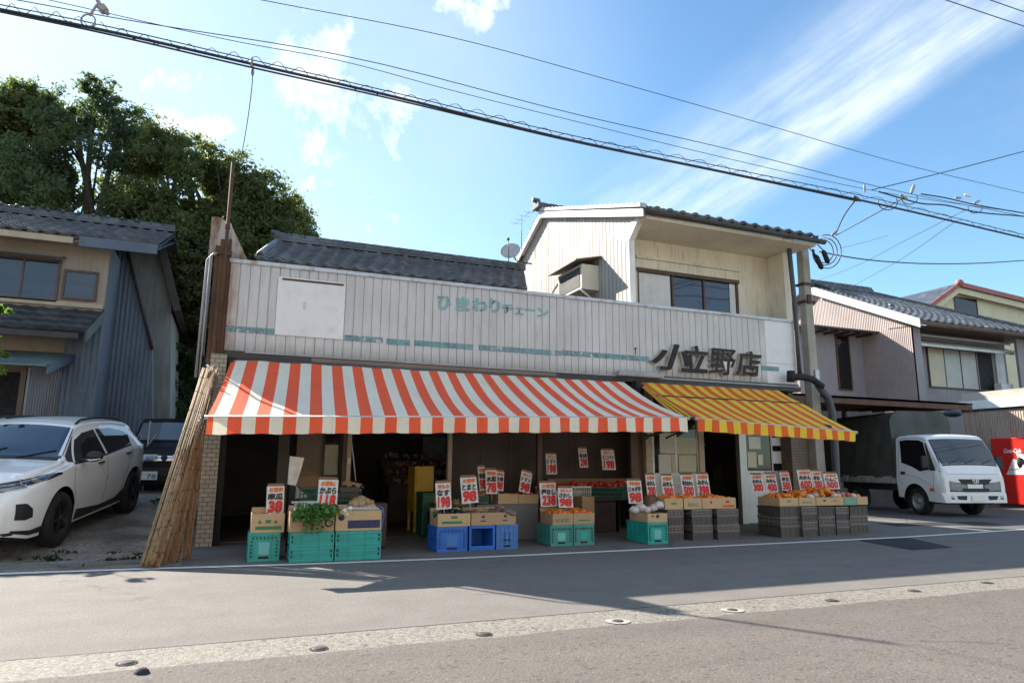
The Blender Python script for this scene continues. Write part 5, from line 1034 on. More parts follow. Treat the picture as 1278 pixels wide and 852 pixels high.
# ------------------------------------------------------------------ vehicles
def smooth_interp(pts, s, w=.05):
    p=np.array(pts); d=np.linspace(-w,w,9); return np.mean([np.interp(s+k,p[:,0],p[:,1]) for k in d],axis=0)
class Car:
    """lofted body: s = metres behind the nose, local x = -s"""
    def __init__(c,L,zt,w,belt,roofw,zb,wheels,wr,arch,tuck=.94,ds=.02,sm=.05,crown=.02,shoulder=.06,wsm=.03):
        c.L=L; c.wheels=wheels; c.wr=wr; S=np.arange(0,L+1e-6,ds); c.S=S
        ZT=smooth_interp(zt,S,sm); W=smooth_interp(w,S,wsm); BE=smooth_interp(belt,S,.22); RW=smooth_interp(roofw,S,.14)
        ZB=np.interp(S,*np.array(zb).T); ZB0=ZB.copy()
        for sw in wheels:
            d=np.abs(S-sw); m=d<arch; ZB=np.where(m,np.maximum(ZB,wr+np.sqrt(np.maximum(arch**2-d**2,0))),ZB)
        rows=[]; n1,n2,n3=10,10,6
        for i,s in enumerate(S):
            zt_,wb,be,rw,z0=ZT[i],W[i],BE[i],RW[i],ZB[i]; be=min(be,zt_-shoulder); z0=min(z0,be-.03); sec=[]
            zb0=ZB0[i]
            for k in range(n1+1):
                z=z0+(be-z0)*k/n1; h=(z-zb0)/max(.05,be-zb0); y=wb*(tuck+(1-tuck)*math.sin(min(1,h*1.5)*math.pi/2))*(1-.02*max(0,h-.7)/.3); sec.append((y,z))
            yb=sec[-1][0]; top=zt_; hh=top-be; r=min(.07,hh*.6); yr=min(yb-.02,max(rw*wb,.05)) if hh>.16 else yb-.05-hh*.3
            for k in range(1,n2+1):
                f=k/n2; z=be+(hh-r)*f; y=yb+(yr-yb)*f; sec.append((y,z))
            for k in range(1,n3+1):
                a=k/n3*math.pi/2; sec.append((yr-r*1.3*(1-math.cos(a)),top-r+r*math.sin(a)))
            y0=sec[-1][0]
            for k in range(1,6): f=k/5; sec.append((y0*(1-f),top+crown*(1-(1-f)**2)*min(1,hh/.3+.3)))
            rows.append(sec)
        n=len(rows[0]); vs=[]
        for s,sec in zip(S,rows):
            for y,z in sec: vs.append((-s,y,z))
            for y,z in sec[-2::-1]: vs.append((-s,-y,z))
        W2=2*n-1; fs=[(i*W2+k,i*W2+k+1,(i+1)*W2+k+1,(i+1)*W2+k) for i in range(len(S)-1) for k in range(W2-1)]
        m=MB(); m.add(vs,fs,0,True)
        m.sm=[True]*len(m.sm)
        nose=list(range(W2)); tail=[(len(S)-1)*W2+k for k in range(W2)]
        m.f.append(tuple(nose[::-1])); m.m.append(0); m.sm.append(False); m.f.append(tuple(tail)); m.m.append(0); m.sm.append(False)
        c.mb=m; c.bvh=BVHTree.FromPolygons([Vector(v) for v in vs],m.f)
        c.under=(ZB0.min(),W.max(),BE.min())
    def hit(c,p,d,off=.004):
        h=c.bvh.ray_cast(Vector(p),Vector(d).normalized())
        if h[0] is None: return None
        nrm=h[1]
        if nrm.dot(Vector(d))>0: nrm=-nrm
        return h[0]+nrm*off
    def patch(c,mb,fn,d,nu,nv,off=.004,mi=0):
        vs=[];ok=[]
        for j in range(nv+1):
            for i in range(nu+1):
                p=c.hit(fn(i/nu,j/nv),d,off); ok.append(p is not None); vs.append(p or Vector((0,0,0)))
        fs=[]
        for j in range(nv):
            for i in range(nu):
                q=(j*(nu+1)+i,j*(nu+1)+i+1,(j+1)*(nu+1)+i+1,(j+1)*(nu+1)+i)
                if all(ok[k] for k in q) and max((vs[q[0]]-vs[q[2]]).length,(vs[q[1]]-vs[q[3]]).length)<.6: fs.append(q)
        mb.add(vs,fs,mi,True)
    def side(c,mb,lo,hi,sgn,nu=24,nv=8,off=.004):      # lo / hi: polylines (s,z) bottom and top
        lo=np.array(lo);hi=np.array(hi)
        def pl(a,u):
            d=np.concatenate([[0],np.cumsum(np.hypot(*np.diff(a,axis=0).T))]); d/=d[-1]; return np.interp(u,d,a[:,0]),np.interp(u,d,a[:,1])
        def fn(u,v):
            a=pl(lo,u);b=pl(hi,u); return (-(a[0]*(1-v)+b[0]*v),sgn*2,a[1]*(1-v)+b[1]*v)
        c.patch(mb,fn,(0,-sgn,0),nu,nv,off)
    def front(c,mb,lo,hi,nu=20,nv=6,off=.004):          # polylines (y,z) seen from the front
        lo=np.array(lo);hi=np.array(hi)
        def fn(u,v):
            t=np.linspace(0,1,len(lo)); a=(np.interp(u,t,lo[:,0]),np.interp(u,t,lo[:,1])); t=np.linspace(0,1,len(hi)); b=(np.interp(u,t,hi[:,0]),np.interp(u,t,hi[:,1]))
            return (2,a[0]*(1-v)+b[0]*v,a[1]*(1-v)+b[1]*v)
        c.patch(mb,fn,(-1,0,0),nu,nv,off)
    def line(c,mb,pts,d,r=.004,off=.0,n=5):             # seam following the skin; pts are 3d, cast along d
        P=[];pts=[Vector(p) for p in pts]
        for a,b in zip(pts,pts[1:]):
            for k in range(8): 
                h=c.hit(a.lerp(b,k/8),d,off)
                if h: P.append(h)
        if len(P)>1: mb.tube(P,r,n)
def wheel(parent,x,y,z,r,w,sgn,rim,spokes,name='wheel',hub=.02):
    t=bpy.data.objects.new(name,None); COL.objects.link(t); t.parent=parent; t.location=(x,y,z)
    m=MB(); m.lathe([(r*.60,-w/2+.02),(r*.66,-w/2),(r*.93,-w/2),(r,-w/2+.03),(r,w/2-.03),(r*.93,w/2),(r*.66,w/2),(r*.60,w/2-.02),(r*.60,-w/2+.02)],(0,0,0),(0,sgn,0),40); m.build('tyre',TYRE,t)
    m=MB(); m.lathe([(r*.66,w/2-.005),(r*.60,w/2-.012),(r*.57,w/2-.07),(0.0,w/2-.09)],(0,0,0),(0,sgn,0),32)
    if spokes:
        for k in range(spokes):
            a=2*math.pi*k/spokes; u=Vector((math.cos(a),0,math.sin(a))); v=Vector((-math.sin(a),0,math.cos(a))); 
            q=[u*r*.08-v*.03,u*r*.08+v*.03,u*r*.6+v*.022,u*r*.6-v*.022]; m.slab([p+Vector((0,sgn*(w/2-.035),0)) for p in q],(0,sgn*.022,0))
        m.lathe([(0,w/2+.0),(r*.13,w/2-.003),(r*.15,w/2-.03)],(0,0,0),(0,sgn,0),16)
    else:
        m.lathe([(0,w/2+.0),(r*.16,w/2-.0),(r*.2,w/2-.05),(r*.34,w/2-.06),(r*.40,w/2-.02),(r*.5,w/2-.025)],(0,0,0),(0,sgn,0),24)
        for k in range(5):
            a=2*math.pi*k/5; m.tube([Vector((math.cos(a)*r*.28,sgn*(w/2-.07),math.sin(a)*r*.28)),Vector((math.cos(a)*r*.28,sgn*(w/2-.03),math.sin(a)*r*.28))],.013,6)
    m.build('rim',rim,t)
    return t
def orient(t,fwd,up=(0,0,1)):
    f=Vector(fwd).normalized(); u=Vector(up); l=u.cross(f).normalized(); u=f.cross(l); t.rotation_euler=Matrix((f,l,u)).transposed().to_euler()
    return f,l,u
def body_obj(c,name,mats,t):
    o=c.mb.build(name,mats,t); return o
def arch_trim(c,mb,sw,ra,rb,sgn,off=.012,z0=.2,n=26):
    vs=[];fs=[];k=0
    for i in range(n+1):
        a=math.pi*i/n*1.12-math.pi*.06
        row=[]
        for r in (ra,(ra+rb)/2,rb):
            p=(-(sw-math.cos(a)*r),sgn*2,c.wr+math.sin(a)*r); h=c.hit(p,(0,-sgn,0),off); row.append(h)
        if all(row): vs+=row; k+=1
        elif k: break
    fs=[(i*3+j,i*3+j+1,(i+1)*3+j+1,(i+1)*3+j) for i in range(k-1) for j in range(2)]
    if k>1: mb.add(vs,fs,0,True)
    if k>1:
        inner=[vs[i*3] for i in range(k)]; mb.tube(inner,.012,5)
# ---- white crossover on the gravel lot
fw=Vector((-.195,-.976,-.096)); wz0=.09
t=thing('parked_car','white crossover car with black wheel arches parked nose out on the gravel lot','car',(0,0,0))
f,l,u=orient(t,fw)
cw=atz(63,681,wz0); fo=.93
t.location=cw-l*.80+f*fo
zt=[(0,.66),(.03,.80),(.10,.90),(.3,.985),(.65,1.035),(1.05,1.075),(1.12,1.10),(1.82,1.50),(2.1,1.55),(2.6,1.565),(3.2,1.55),(3.75,1.495),(4.0,1.43),(4.12,1.37),(4.34,1.06),(4.42,.9),(4.46,.55)]
w=[(0,.60),(.05,.70),(.15,.79),(.3,.845),(.55,.89),(.95,.91),(1.6,.905),(3.2,.905),(3.7,.915),(4.0,.89),(4.25,.83),(4.4,.76),(4.46,.68)]
c=Car(4.46,zt,w,[(0,.72),(.6,.92),(1.2,1.0),(3.0,1.05),(4.46,1.08)],[(0,.8),(1.1,.86),(1.8,.70),(3.3,.69),(4.2,.74),(4.46,.8)],[(0,.30),(.3,.22),(4.1,.24),(4.46,.36)],[.93,3.57],.345,.415,wsm=.09,sm=.07,shoulder=.085,crown=.035)
body_obj(c,'body',CARWHITE,t)
m=MB(); m.box((-4.2,-.74,.20),(-.30,.74,.80)); m.box((-4.0,-.60,.79),(-1.2,.60,.95)); m.build('underbody',BLACKM,t)
def both(fn,name,mat,lab=None):
    for s in(1,-1):
        m=MB(); fn(m,s); o=m.build(name,mat,t)
both(lambda m,s:c.side(m,[(1.34,1.035),(2.0,1.055),(2.36,1.07)],[(1.68,1.31),(1.95,1.395),(2.37,1.43)],s),'front_side_window',WINCAR)
both(lambda m,s:c.side(m,[(2.44,1.07),(3.0,1.10),(3.50,1.16)],[(2.43,1.43),(3.0,1.42),(3.38,1.37),(3.60,1.29)],s),'rear_side_window',WINCAR)
both(lambda m,s:c.side(m,[(1.18,1.055),(1.30,1.035)],[(1.66,1.36),(1.69,1.365)],s,off=.002),'pillar_trim',TRIM)
both(lambda m,s:(c.side(m,[(1.30,1.005),(2.4,1.045),(3.5,1.115)],[(1.30,1.032),(2.4,1.068),(3.5,1.145)],s,nv=2,off=.003)),'belt_moulding',TRIM)
m=MB(); c.patch(m,lambda a,b:(-(1.13+.66*b),(-.76+1.52*a)*(1-.18*b),3),(0,0,-1),24,12); m.build('windscreen',glassy('windscreen_glass',(.012,.025,.05),.015,.8),t)
m=MB(); c.patch(m,lambda a,b:(-(1.04+.10*b),(-.80+1.6*a),3),(0,0,-1),24,3); 
for yy in(-.35,.25): c.line(m,[(-1.08,yy,3),(-1.30,yy+.45,3)],(0,0,-1),.008,.012)
m.build('wiper_cowl',TRIM,t)
both(lambda m,s:(arch_trim(c,m,.93,.413,.50,s),),'front_arch_cladding',TRIM)
both(lambda m,s:(arch_trim(c,m,3.57,.413,.50,s),),'rear_arch_cladding',TRIM)
both(lambda m,s:c.side(m,[(1.37,.255),(2.5,.262),(3.14,.272)],[(1.40,.40),(2.2,.34),(2.8,.36),(3.12,.46)],s,off=.012),'rocker_cladding',TRIM)
def hl(m,s): c.patch(m,lambda a,b:(-.02-.70*a+.4,s*(.62+.5*a)+s*.3,.775+.15*a**.8+b*(.10-.075*a**1.5)),(-.8,-.75*s,0),30,6,.007)
both(hl,'headlight',LAMPDK)
def hl2(m,s): c.patch(m,lambda a,b:(-.02-.46*a+.4,s*(.62+.36*a)+s*.3,.845+.075*a+b*.018),(-.8,-.75*s,0),16,2,.011)
both(hl2,'daylight_strip',LAMPG)
def hl3(m,s): c.patch(m,lambda a,b:(-.06-.22*a+.4,s*(.64+.18*a)+s*.3,.80+.03*a+b*.035),(-.8,-.75*s,0),8,2,.011)
both(hl3,'lamp_reflector',LAMPG)
m=MB(); c.front(m,[(-.60,.34),(0,.32),(.60,.34)],[(-.52,.58),(0,.60),(.52,.58)]); m.build('lower_grille',TRIM,t)
def fg(m,s): c.side(m,[(.10,.47),(.20,.455),(.30,.475)],[(.10,.655),(.20,.65),(.285,.575)],s,nu=10,nv=4,off=.008)
both(fg,'air_intake',TRIM)
both(lambda m,s:c.side(m,[(.09,.315),(.3,.262),(.50,.262)],[(.09,.35),(.3,.32),(.50,.34)],s,off=.008),'bumper_lip',TRIM)
m=MB(); c.front(m,[(-.70,.255),(0,.25),(.70,.255)],[(-.72,.33),(0,.315),(.72,.33)],off=.008); m.build('lower_bumper',TRIM,t)
def seams(m,s):
    S=lambda q,d=s:[(-a,d*2,b) for a,b in q]
    c.line(m,S([(1.28,1.03),(1.24,.75),(1.36,.42)]),(0,-s,0),.0035); c.line(m,S([(2.40,1.06),(2.38,.6),(2.34,.34)]),(0,-s,0),.0035); c.line(m,S([(3.50,1.12),(3.42,.95),(3.14,.66),(3.06,.42)]),(0,-s,0),.0035); c.line(m,S([(.55,.93),(.95,.985),(1.2,1.02)]),(0,-s,0),.0035)
both(seams,'door_seam',TRIM)
for ha,hb_ in((2.14,.955),(3.25,1.005)):
  def hd(m,s):
    for a,b in((ha,hb_),):
        p=c.hit((-a,s*2,b),(0,-s,0),.012); m.tube([p+Vector((.09,-s*.012,0)),p+Vector((.05,s*.012,.004)),p+Vector((-.06,s*.012,.006)),p+Vector((-.10,-s*.012,.004))],[.012,.016,.016,.012],7)
  both(hd,'door_handle',TRIM)
def mir(m,s):
    p=Vector((-1.50,s*1.03,1.10)); m.grid(lambda a,b:p+Vector((.09*math.cos(b*math.pi-math.pi/2)*math.cos(a*6.283)*.9,.115*math.sin(b*math.pi-math.pi/2)*s,.075*math.cos(b*math.pi-math.pi/2)*math.sin(a*6.283))),14,8); m.tube([(-1.47,s*.86,1.035),(-1.48,s*.98,1.06)],.03,7)
both(mir,'wing_mirror',TRIM)
def mir2(m,s):
    m.tube([(-1.42,s*.94,1.065),(-1.40,s*1.03,1.055),(-1.44,s*1.14,1.07)],.012,6)
both(mir2,'mirror_chrome',CHROME)
def rail(m,s):
    P=[c.hit((-a,s*.575,3),(0,0,-1),.035) for a in np.linspace(1.95,3.7,14)]; P[0].z-=.03; P[-1].z-=.03; m.tube(P,.018,8)
both(rail,'roof_rail',TRIM)
for xs_,nm in((.93,'front'),(3.57,'rear')):
    for s in(1,-1): wheel(t,-xs_,s*.795,.345,.345,.22,s,RIMBK,5)
# ---- dark small car behind it
t=thing('parked_car','small black car with chrome grille bar parked behind the white crossover','car',(0,0,0))
gy=15.6; cz=zlot(-1.5,gy)
orient(t,(.03,-1,-.04)); cxl=at(212,600,gy).x
t.location=(cxl-.12,gy,cz)
zt=[(0,.6),(.04,.82),(.15,.90),(.5,.96),(.85,1.0),(1.35,1.42),(1.7,1.50),(2.6,1.52),(3.1,1.46),(3.38,.9),(3.4,.5)]
w=[(0,.60),(.06,.68),(.2,.73),(.6,.74),(3.0,.74),(3.3,.70),(3.4,.62)]
c=Car(3.4,zt,w,[(0,.75),(.9,.93),(3.4,.98)],[(0,.85),(.9,.88),(1.4,.80),(3.4,.8)],[(0,.24),(.3,.19),(3.4,.22)],[.62,2.95],.28,.34)
body_obj(c,'body',CARBLACK,t); m=MB(); m.box((-3.2,-.58,.17),(-.2,.58,.7)); m.build('underbody',BLACKM,t)
m=MB(); c.patch(m,lambda a,b:(-(.90+.44*b),(-.62+1.24*a)*(1-.12*b),3),(0,0,-1),18,10); m.build('windscreen',glassy('reflection_tinted_glass',(.13,.155,.18),.05,.6),t)  # pale blue base colour paints the sky's reflection into the glass
both(lambda m,s:c.side(m,[(1.0,.97),(2.9,1.0)],[(1.4,1.36),(2.8,1.40)],s),'side_window',WINCAR)
m=MB(); c.front(m,[(-.60,.655),(.60,.655)],[(-.60,.745),(.60,.745)],nv=3,off=.008); m.build('chrome_bar',CHROME,t)
m=MB()
for k in range(3): c.front(m,[(-.36,.668+k*.025),(.36,.668+k*.025)],[(-.36,.678+k*.025),(.36,.678+k*.025)],nv=1,off=.011)
m.build('grille_slot',TRIM,t)
m=MB(); p=c.hit((1,-.02,.70),(-1,0,0),.02); m.lathe([(.0,.004),(.05,.004),(.062,0)],p,(1,0,0),18); o=m.build('oval_badge',T_NAVY,t); 
both(lambda m,s:c.patch(m,lambda a,b:(1,s*(.44+.26*a),.64+b*.13),(-1,-.3*s,0),8,5,.010),'headlight',LAMPG)
m=MB(); c.front(m,[(-.45,.36),(.45,.36)],[(-.48,.52),(.48,.52)]); m.build('lower_grille',TRIM,t)
m=MB(); p=c.hit((1,-.28,.36),(-1,0,0),.02); m.box((p.x-.005,p.y-.165,p.z-.082),(p.x+.006,p.y+.165,p.z+.082)); o=m.build('number_plate',PLATE,t)
m=MB(); letter(m,'78',(p.x+.008,p.y-.02,p.z-.06),(0,1,0),(0,0,1),.16,.09,bold=.02); m.build('plate_number',T_GREEN,o,fixn=False)
both(lambda m,s:(m.ball((-1.12,s*.86,1.02),.085,10,7,0,(.6,1,.8)),m.tube([(-1.1,s*.70,.98),(-1.1,s*.8,1.0)],.02,6)),'wing_mirror',CARBLACK)
for xs_ in(.62,2.95):
    for s in(1,-1): wheel(t,-xs_,s*.655,.28,.28,.16,s,RIMSV,7)
# ---- white cab-over truck with tarpaulin body
t=thing('parked_truck','white cab-over truck with dark green tarpaulin cargo cover parked right of the shop','truck',(0,0,0))
f,l,u=orient(t,(-.245,-.97,0)); cw=atz(1151,642); so=.98
# near (right-hand) wheel contact is at cw
t.location=cw+l*.72+f*so
zt=[(0,.95),(.02,1.06),(.06,1.18),(.10,1.22),(.50,1.90),(.58,1.965),(.75,2.0),(1.2,2.005),(1.55,1.99),(1.62,1.95)]
w=[(0,.79),(.03,.83),(.10,.855),(.3,.86),(1.62,.86)]
c=Car(1.62,zt,w,[(0,.85),(.1,1.05),(.3,1.12),(1.62,1.12)],[(0,.9),(.1,.965),(.5,.93),(1.62,.92)],[(0,.34),(.2,.34),(1.62,.42)],[.98],.335,.44,tuck=.97,sm=.025)
body_obj(c,'cab',TRUCKWHITE,t)
m=MB(); m.box((-1.6,-.70,.30),(-.2,.70,.95)); m.build('underbody',BLACKM,t)
m=MB(); c.patch(m,lambda a,b:(-(.125+.36*b),(-.80+1.60*a)*(1-.05*b),3),(0,0,-1),24,12); ws=m.build('windscreen',glassy('truck_windscreen',(.02,.035,.05),.02,.6),t)
m=MB()
for yy,k in((-.55,1),(-.1,1),(.35,1)): c.line(m,[(-.12,yy,3),(-.20,yy+.38,3)],(0,0,-1),.008,.014)
c.patch(m,lambda a,b:(-(.095+.025*b),-.82+1.64*a,3),(0,0,-1),20,2,.005); m.build('wiper',TRIM,t)
both(lambda m,s:c.side(m,[(.40,1.13),(.75,1.08),(1.05,1.20),(1.42,1.30)],[(.60,1.80),(.75,1.86),(1.2,1.88),(1.46,1.86)],s),'side_window',WINCAR)
both(lambda m,s:c.side(m,[(.22,1.10),(.40,1.10)],[(.50,1.76),(.56,1.80)],s,nu=6),'pillar_trim',TRIM)
def ts(m,s):
    S=lambda q:[(-a,s*2,b) for a,b in q]
    c.line(m,S([(.30,1.10),(.28,.95),(.34,.66)]),(0,-s,0),.004); c.line(m,S([(.52,1.85),(.8,1.91),(1.3,1.92),(1.5,1.88),(1.53,1.3),(1.52,.85),(1.40,.72)]),(0,-s,0),.004)
both(ts,'door_seam',TRIM)
both(lambda m,s:c.line(m,[(-1.50,s*2,.98),(-1.2,s*2,.985),(-.85,s*2,.93),(-.5,s*2,.80),(-.30,s*2,.70)],(0,-s,0),.006,.001),'swage_line',WIREG)
both(lambda m,s:c.side(m,[(1.28,1.0),(1.46,1.0)],[(1.28,1.07),(1.46,1.07)],s,nu=4,nv=2,off=.01),'door_handle',TRIM)
both(lambda m,s:c.side(m,[(.30,.60),(.46,.60)],[(.30,.68),(.44,.68)],s,nu=4,nv=2,off=.012),'turn_signal',AMBER)
both(lambda m,s:arch_trim(c,m,.98,.438,.455,s),'arch_lip',TRUCKWHITE)
def thl(m,s): c.patch(m,lambda a,b:(1,s*(.42+.44*a),.62+.02*a+b*(.14+.08*a)),(-1,-.18*s,0),14,6,.010)
both(thl,'headlight',LAMPG)
def thb(m,s): c.patch(m,lambda a,b:(1,s*(.39+.48*a),.605+b*(.18+.07*a)),(-1,-.18*s,0),14,6,.005)
both(thb,'headlight_surround',TRIM)
m=MB(); c.front(m,[(-.36,.79),(0,.78),(.36,.79)],[(-.46,.905),(0,.90),(.46,.905)],off=.006); m.build('upper_grille',TRIM,t)
m=MB(); c.front(m,[(-.34,.60),(.34,.60)],[(-.36,.685),(.36,.685)],off=.022); m.build('lower_grille',TRIM,t)
m=MB(); p=c.hit((1,0,.86),(-1,0,0),.02)
for (ry,rz) in((.085,.058),(.05,.028),(.028,.055)):
    m.tube([p+Vector((.004,math.cos(a)*ry,math.sin(a)*rz+(.012 if ry==.05 else 0))) for a in np.linspace(0,2*math.pi,21)],.0075,5,cap=False)
m.build('ring_emblem',CHROME,t)
m=MB(); c.front(m,[(-.80,.345),(0,.345),(.80,.345)],[(-.84,.575),(0,.575),(.84,.575)],off=.035)
m.build('bumper',TRUCKWHITE,t)
both(lambda m,s:c.front(m,[(s*.30,.41),(s*.52,.42)],[(s*.28,.51),(s*.56,.51)],nu=6,nv=3,off=.042),'bumper_opening',TRIM)
both(lambda m,s:(lambda p:m.lathe([(0,.006),(.045,.004),(.05,0)],p,(1,0,0),14))(c.hit((1,s*.66,.47),(-1,0,0),.04)),'fog_lamp',LAMPG)
m=MB(); p=c.hit((1,-.0,.43),(-1,0,0),.045); m.box((p.x,-.17,.375),(p.x+.012,.17,.525)); m.build('number_plate',PLATE,t)
c2=MB(); c.front(c2,[(-.7,1.02),(.7,1.02)],[(-.7,1.027),(.7,1.027)],nv=1,off=.003); c2.build('panel_seam',TRIM,t)
def tm(m,s): m.box((-.36,s*1.02-.09,1.16),(-.30,s*1.02+.09,1.46)); m.tube([(-.30,s*.84,1.18),(-.26,s*1.0,1.16),(-.30,s*1.02,1.2)],.012,6)
for s in (1,-1):
    m=MB(); tm(m,s); m.build('wing_mirror',TRIM,t,bevel=.02)
m=MB(); m.tube([(-.10,.80,1.14),(.18,1.0,1.14),(.22,1.08,1.18)],.010,6); m.lathe([(0,0),(.07,.02),(.085,.05)],(.22,1.08,1.33),(1,.2,0),14); m.grid(lambda a,b:Vector((.22+.05*math.cos(a*6.283)*math.sin(b*3.14),1.08+.07*math.sin(a*6.283)*math.sin(b*3.14),1.31+.13*math.cos(b*3.14))),10,8); m.build('front_mirror',TRIM,t)
wheel(t,-.98,-.70,.335,.335,.20,-1,RIMSV,0); wheel(t,-.98,.70,.335,.335,.20,1,RIMSV,0)
for s in(1,-1): wheel(t,-3.45,s*.70,.335,.335,.26,s,RIMSV,0)
m=MB(); m.box((-4.8,-.30,.55),(-1.5,-.22,.72)); m.box((-4.8,.22,.55),(-1.5,.30,.72)); m.box((-4.75,-.82,.74),(-1.70,.82,.83)); m.build('chassis',DARKGREY,t)
m=MB(); m.box((-4.78,-.88,.76),(-1.68,-.83,.94)); m.box((-4.78,.83,.76),(-1.68,.88,.94)); m.box((-1.74,-.83,.76),(-1.68,.83,.94))
for k in range(7): m.box((-4.7+k*.48,-.895,.78),(-4.66+k*.48,-.88,.92))
m.build('cargo_rail',ALU,t)
m=MB()
def tarp(u,v):   # wrinkled cover: u along, v around the section
    x=-4.80+3.14*u; pr=[(-.885,.90),(-.885,1.5),(-.88,2.0),(-.87,2.42),(-.82,2.58),(-.70,2.65),(-.35,2.69),(0,2.70),(.35,2.69),(.70,2.65),(.82,2.58),(.87,2.42),(.88,2.0),(.885,1.5),(.885,.90)]
    k=v*(len(pr)-1); i=min(int(k),len(pr)-2); q=k-i; y=pr[i][0]*(1-q)+pr[i+1][0]*q; z=pr[i][1]*(1-q)+pr[i+1][1]*q
    wv=.010*math.sin(x*5+z*7)+.008*math.sin(x*11-z*5)-.012*abs(math.sin(u*math.pi*4)); y+=wv*(1 if y>0 else -1)*min(1,abs(y)); z-=.02*abs(math.sin(u*math.pi*4))*(1 if z>2.5 else 0)
    return Vector((x,y,z))
m.grid(tarp,40,56)
m.grid(lambda u,v:Vector((-1.66+.012*math.sin(u*17+v*6)+.008*math.sin(v*23),(-.88+1.76*u)*(1 if v<.85 else 1-.25*((v-.85)/.15)**2),.90+1.78*v)),24,14)
m.grid(lambda u,v:Vector((-4.80-.01*math.sin(u*17+v*6),-.88+1.76*u,.90+1.76*v)),14,10)
m.build('tarpaulin',TARP,t,fixn=False)
m=MB()
for k in range(8):
    x=-4.7+k*.42; m.tube([(x,-.893,.97),(x+.02,-.90,.82)],.006,5)
m.build('tarp_rope',WIREG,t)
# ------------------------------------------------------------------ unseen houses added across the street to throw warm light back
def opposite(x0,x1,h,y,wall,label,nw):
    t=thing('opposite_house',label,'house',((x0+x1)/2,y,0)); m=MB(); m.box((x0,y-7,-.02),(x1,y,h)); wpart(m,'wall',wall,t,org=(x0,y,0))
    m=MB(); tiles(m,(x0-.4,y+.6,h-.1),(x1+.4,y+.6,h-.1),(x1+.4,y-3.4,h+1.7),(x0-.4,y-3.4,h+1.7),nu=3); m.slab([(x0-.4,y-3.4,h+1.6),(x1+.4,y-3.4,h+1.6),(x1+.4,y-7.5,h-.1),(x0-.4,y-7.5,h-.1)],(0,0,.08)); wpart(m,'roof',TILE_DK,t)
    for k in range(nw):
        for z in (.9,3.7):
            if z+1.3>h: continue
            a=x0+(x1-x0)*(k+.25)/nw; b=x0+(x1-x0)*(k+.7)/nw; m=MB(); m.box((a,y+.003,z),(b,y+.06,z+.06)); m.box((a,y+.003,z+1.24),(b,y+.06,z+1.3)); m.box((a,y+.003,z+.06),(a+.06,y+.06,z+1.24)); m.box((b-.06,y+.003,z+.06),(b,y+.06,z+1.24)); m.box(((a+b)/2-.03,y+.003,z+.06),((a+b)/2+.03,y+.05,z+1.24)); w_=wpart(m,'window',ALU,t)
            m=MB(); m.box((a+.06,y+.004,z+.06),(b-.06,y+.02,z+1.24)); wpart(m,'pane',WINDK,w_)
opposite(-17,-6.5,5.9,-6.2,BEIGE_W,'unseen beige plastered house across the street behind the viewpoint, left one',4)
opposite(-5.5,6.5,6.1,-6.0,CREAM_W,'unseen cream plastered house across the street behind the viewpoint, middle one',4)
opposite(7.5,21,5.8,-6.3,WHITE,'unseen white house across the street behind the viewpoint, right one',5)
# ------------------------------------------------------------------ neighbouring houses
# left house: front on Y=15.5, blue corrugated side on X=XL
D_=1.6; LY=15.5+D_; XL=-2.50*17.1/15.5; gz=.62
lh=thing('neighbour_house','old two storey house with dark tiled roof and blue corrugated side wall','house',(-6.5,LY,gz))
zE=at(120,296,(15.0+D_)).z-.05; zt_=at(100,300,LY).z
mb=MB(); mb.box((-11,LY,gz-.3),(XL,LY+.15,zE)); wpart(mb,'front_wall',BEIGE_W,lh,org=(-11,LY,0))
mb=MB(); mb.box((-11,LY+.16,gz-.3),(XL-.06,(21.4+D_),zE-.02)); wpart(mb,'inner_wall',BEIGE_W,lh)
BY_=LY+1.62; GY_=LY+3.2
def fpoly(pts,Y,d,name,mat,par):       # a front-facing wall piece with measured outline and real thickness
    m=MB(); q=[at(px,py,Y) for px,py in pts]; m.prism([(p.x,Y,max(p.z,0) if p.z<1.2 else p.z) for p in q],(0,d,0)); return wpart(m,name,mat,par,org=(XL,Y,0))
mb=MB(); mb.box((XL-.06,LY+.001,gz-.3),(XL+.0,BY_+.2,zE+.08)); wpart(mb,'blue_side_wall',BLUE_C,lh,org=(XL,LY,0))
fpoly([(126,298),(156,303),(172,362),(190,436),(191,600),(126,600)],BY_,.25,'blue_wing_wall',BLUE_C,lh)
fpoly([(146,296),(199,299),(214,378),(211,600),(150,600)],GY_,4.5,'grey_green_wall',GREEN_W,lh)
m=MB(); a=at(156,303,BY_-.05); b=at(190,436,BY_-.05); m.tube([a,a.lerp(b,.5)+Vector((.02,0,0)),b],.045,6); wpart(m,'sloping_flashing',DARKMET,lh)
m=MB(); a=at(199,296,GY_-.3); b=at(221,386,GY_-.3); m.prism([a+Vector((-.12,0,.05)),a+Vector((.08,0,.05)),b+Vector((.08,0,0)),b+Vector((-.08,0,-.05))],(0,4.8,0)); wpart(m,'rear_verge',DARKMET,lh)
mb=MB(); A=(-11.5,(14.9+D_),zE+.02);xe_=at(198,297,(14.9+D_)).x+.03; B=(xe_,(14.9+D_),zE+.02);RZ=at(90,273,(18.0+D_)).z;C=(xe_,(18.2+D_),RZ);D=(-11.5,(18.2+D_),RZ); tiles(mb,A,B,C,D,pitch=.29,course=.26); mb.slab([(-11.5,(18.2+D_),RZ-.1),(xe_,(18.2+D_),RZ-.1),(xe_,(23.5+D_),RZ-.2),(-11.5,(23.5+D_),RZ-.2)],(0,0,.06)); r=wpart(mb,'tiled_roof',TILE_DK,lh,org=(-11,15,zE))
mb=MB(); ridge(mb,D,C,.12,2); 
for k in range(26): mb.ball((XL+.1-k*.33,(18.1+D_),RZ+.2),.05,6,4,0)
wpart(mb,'ridge_tiles',TILE_DK,r)
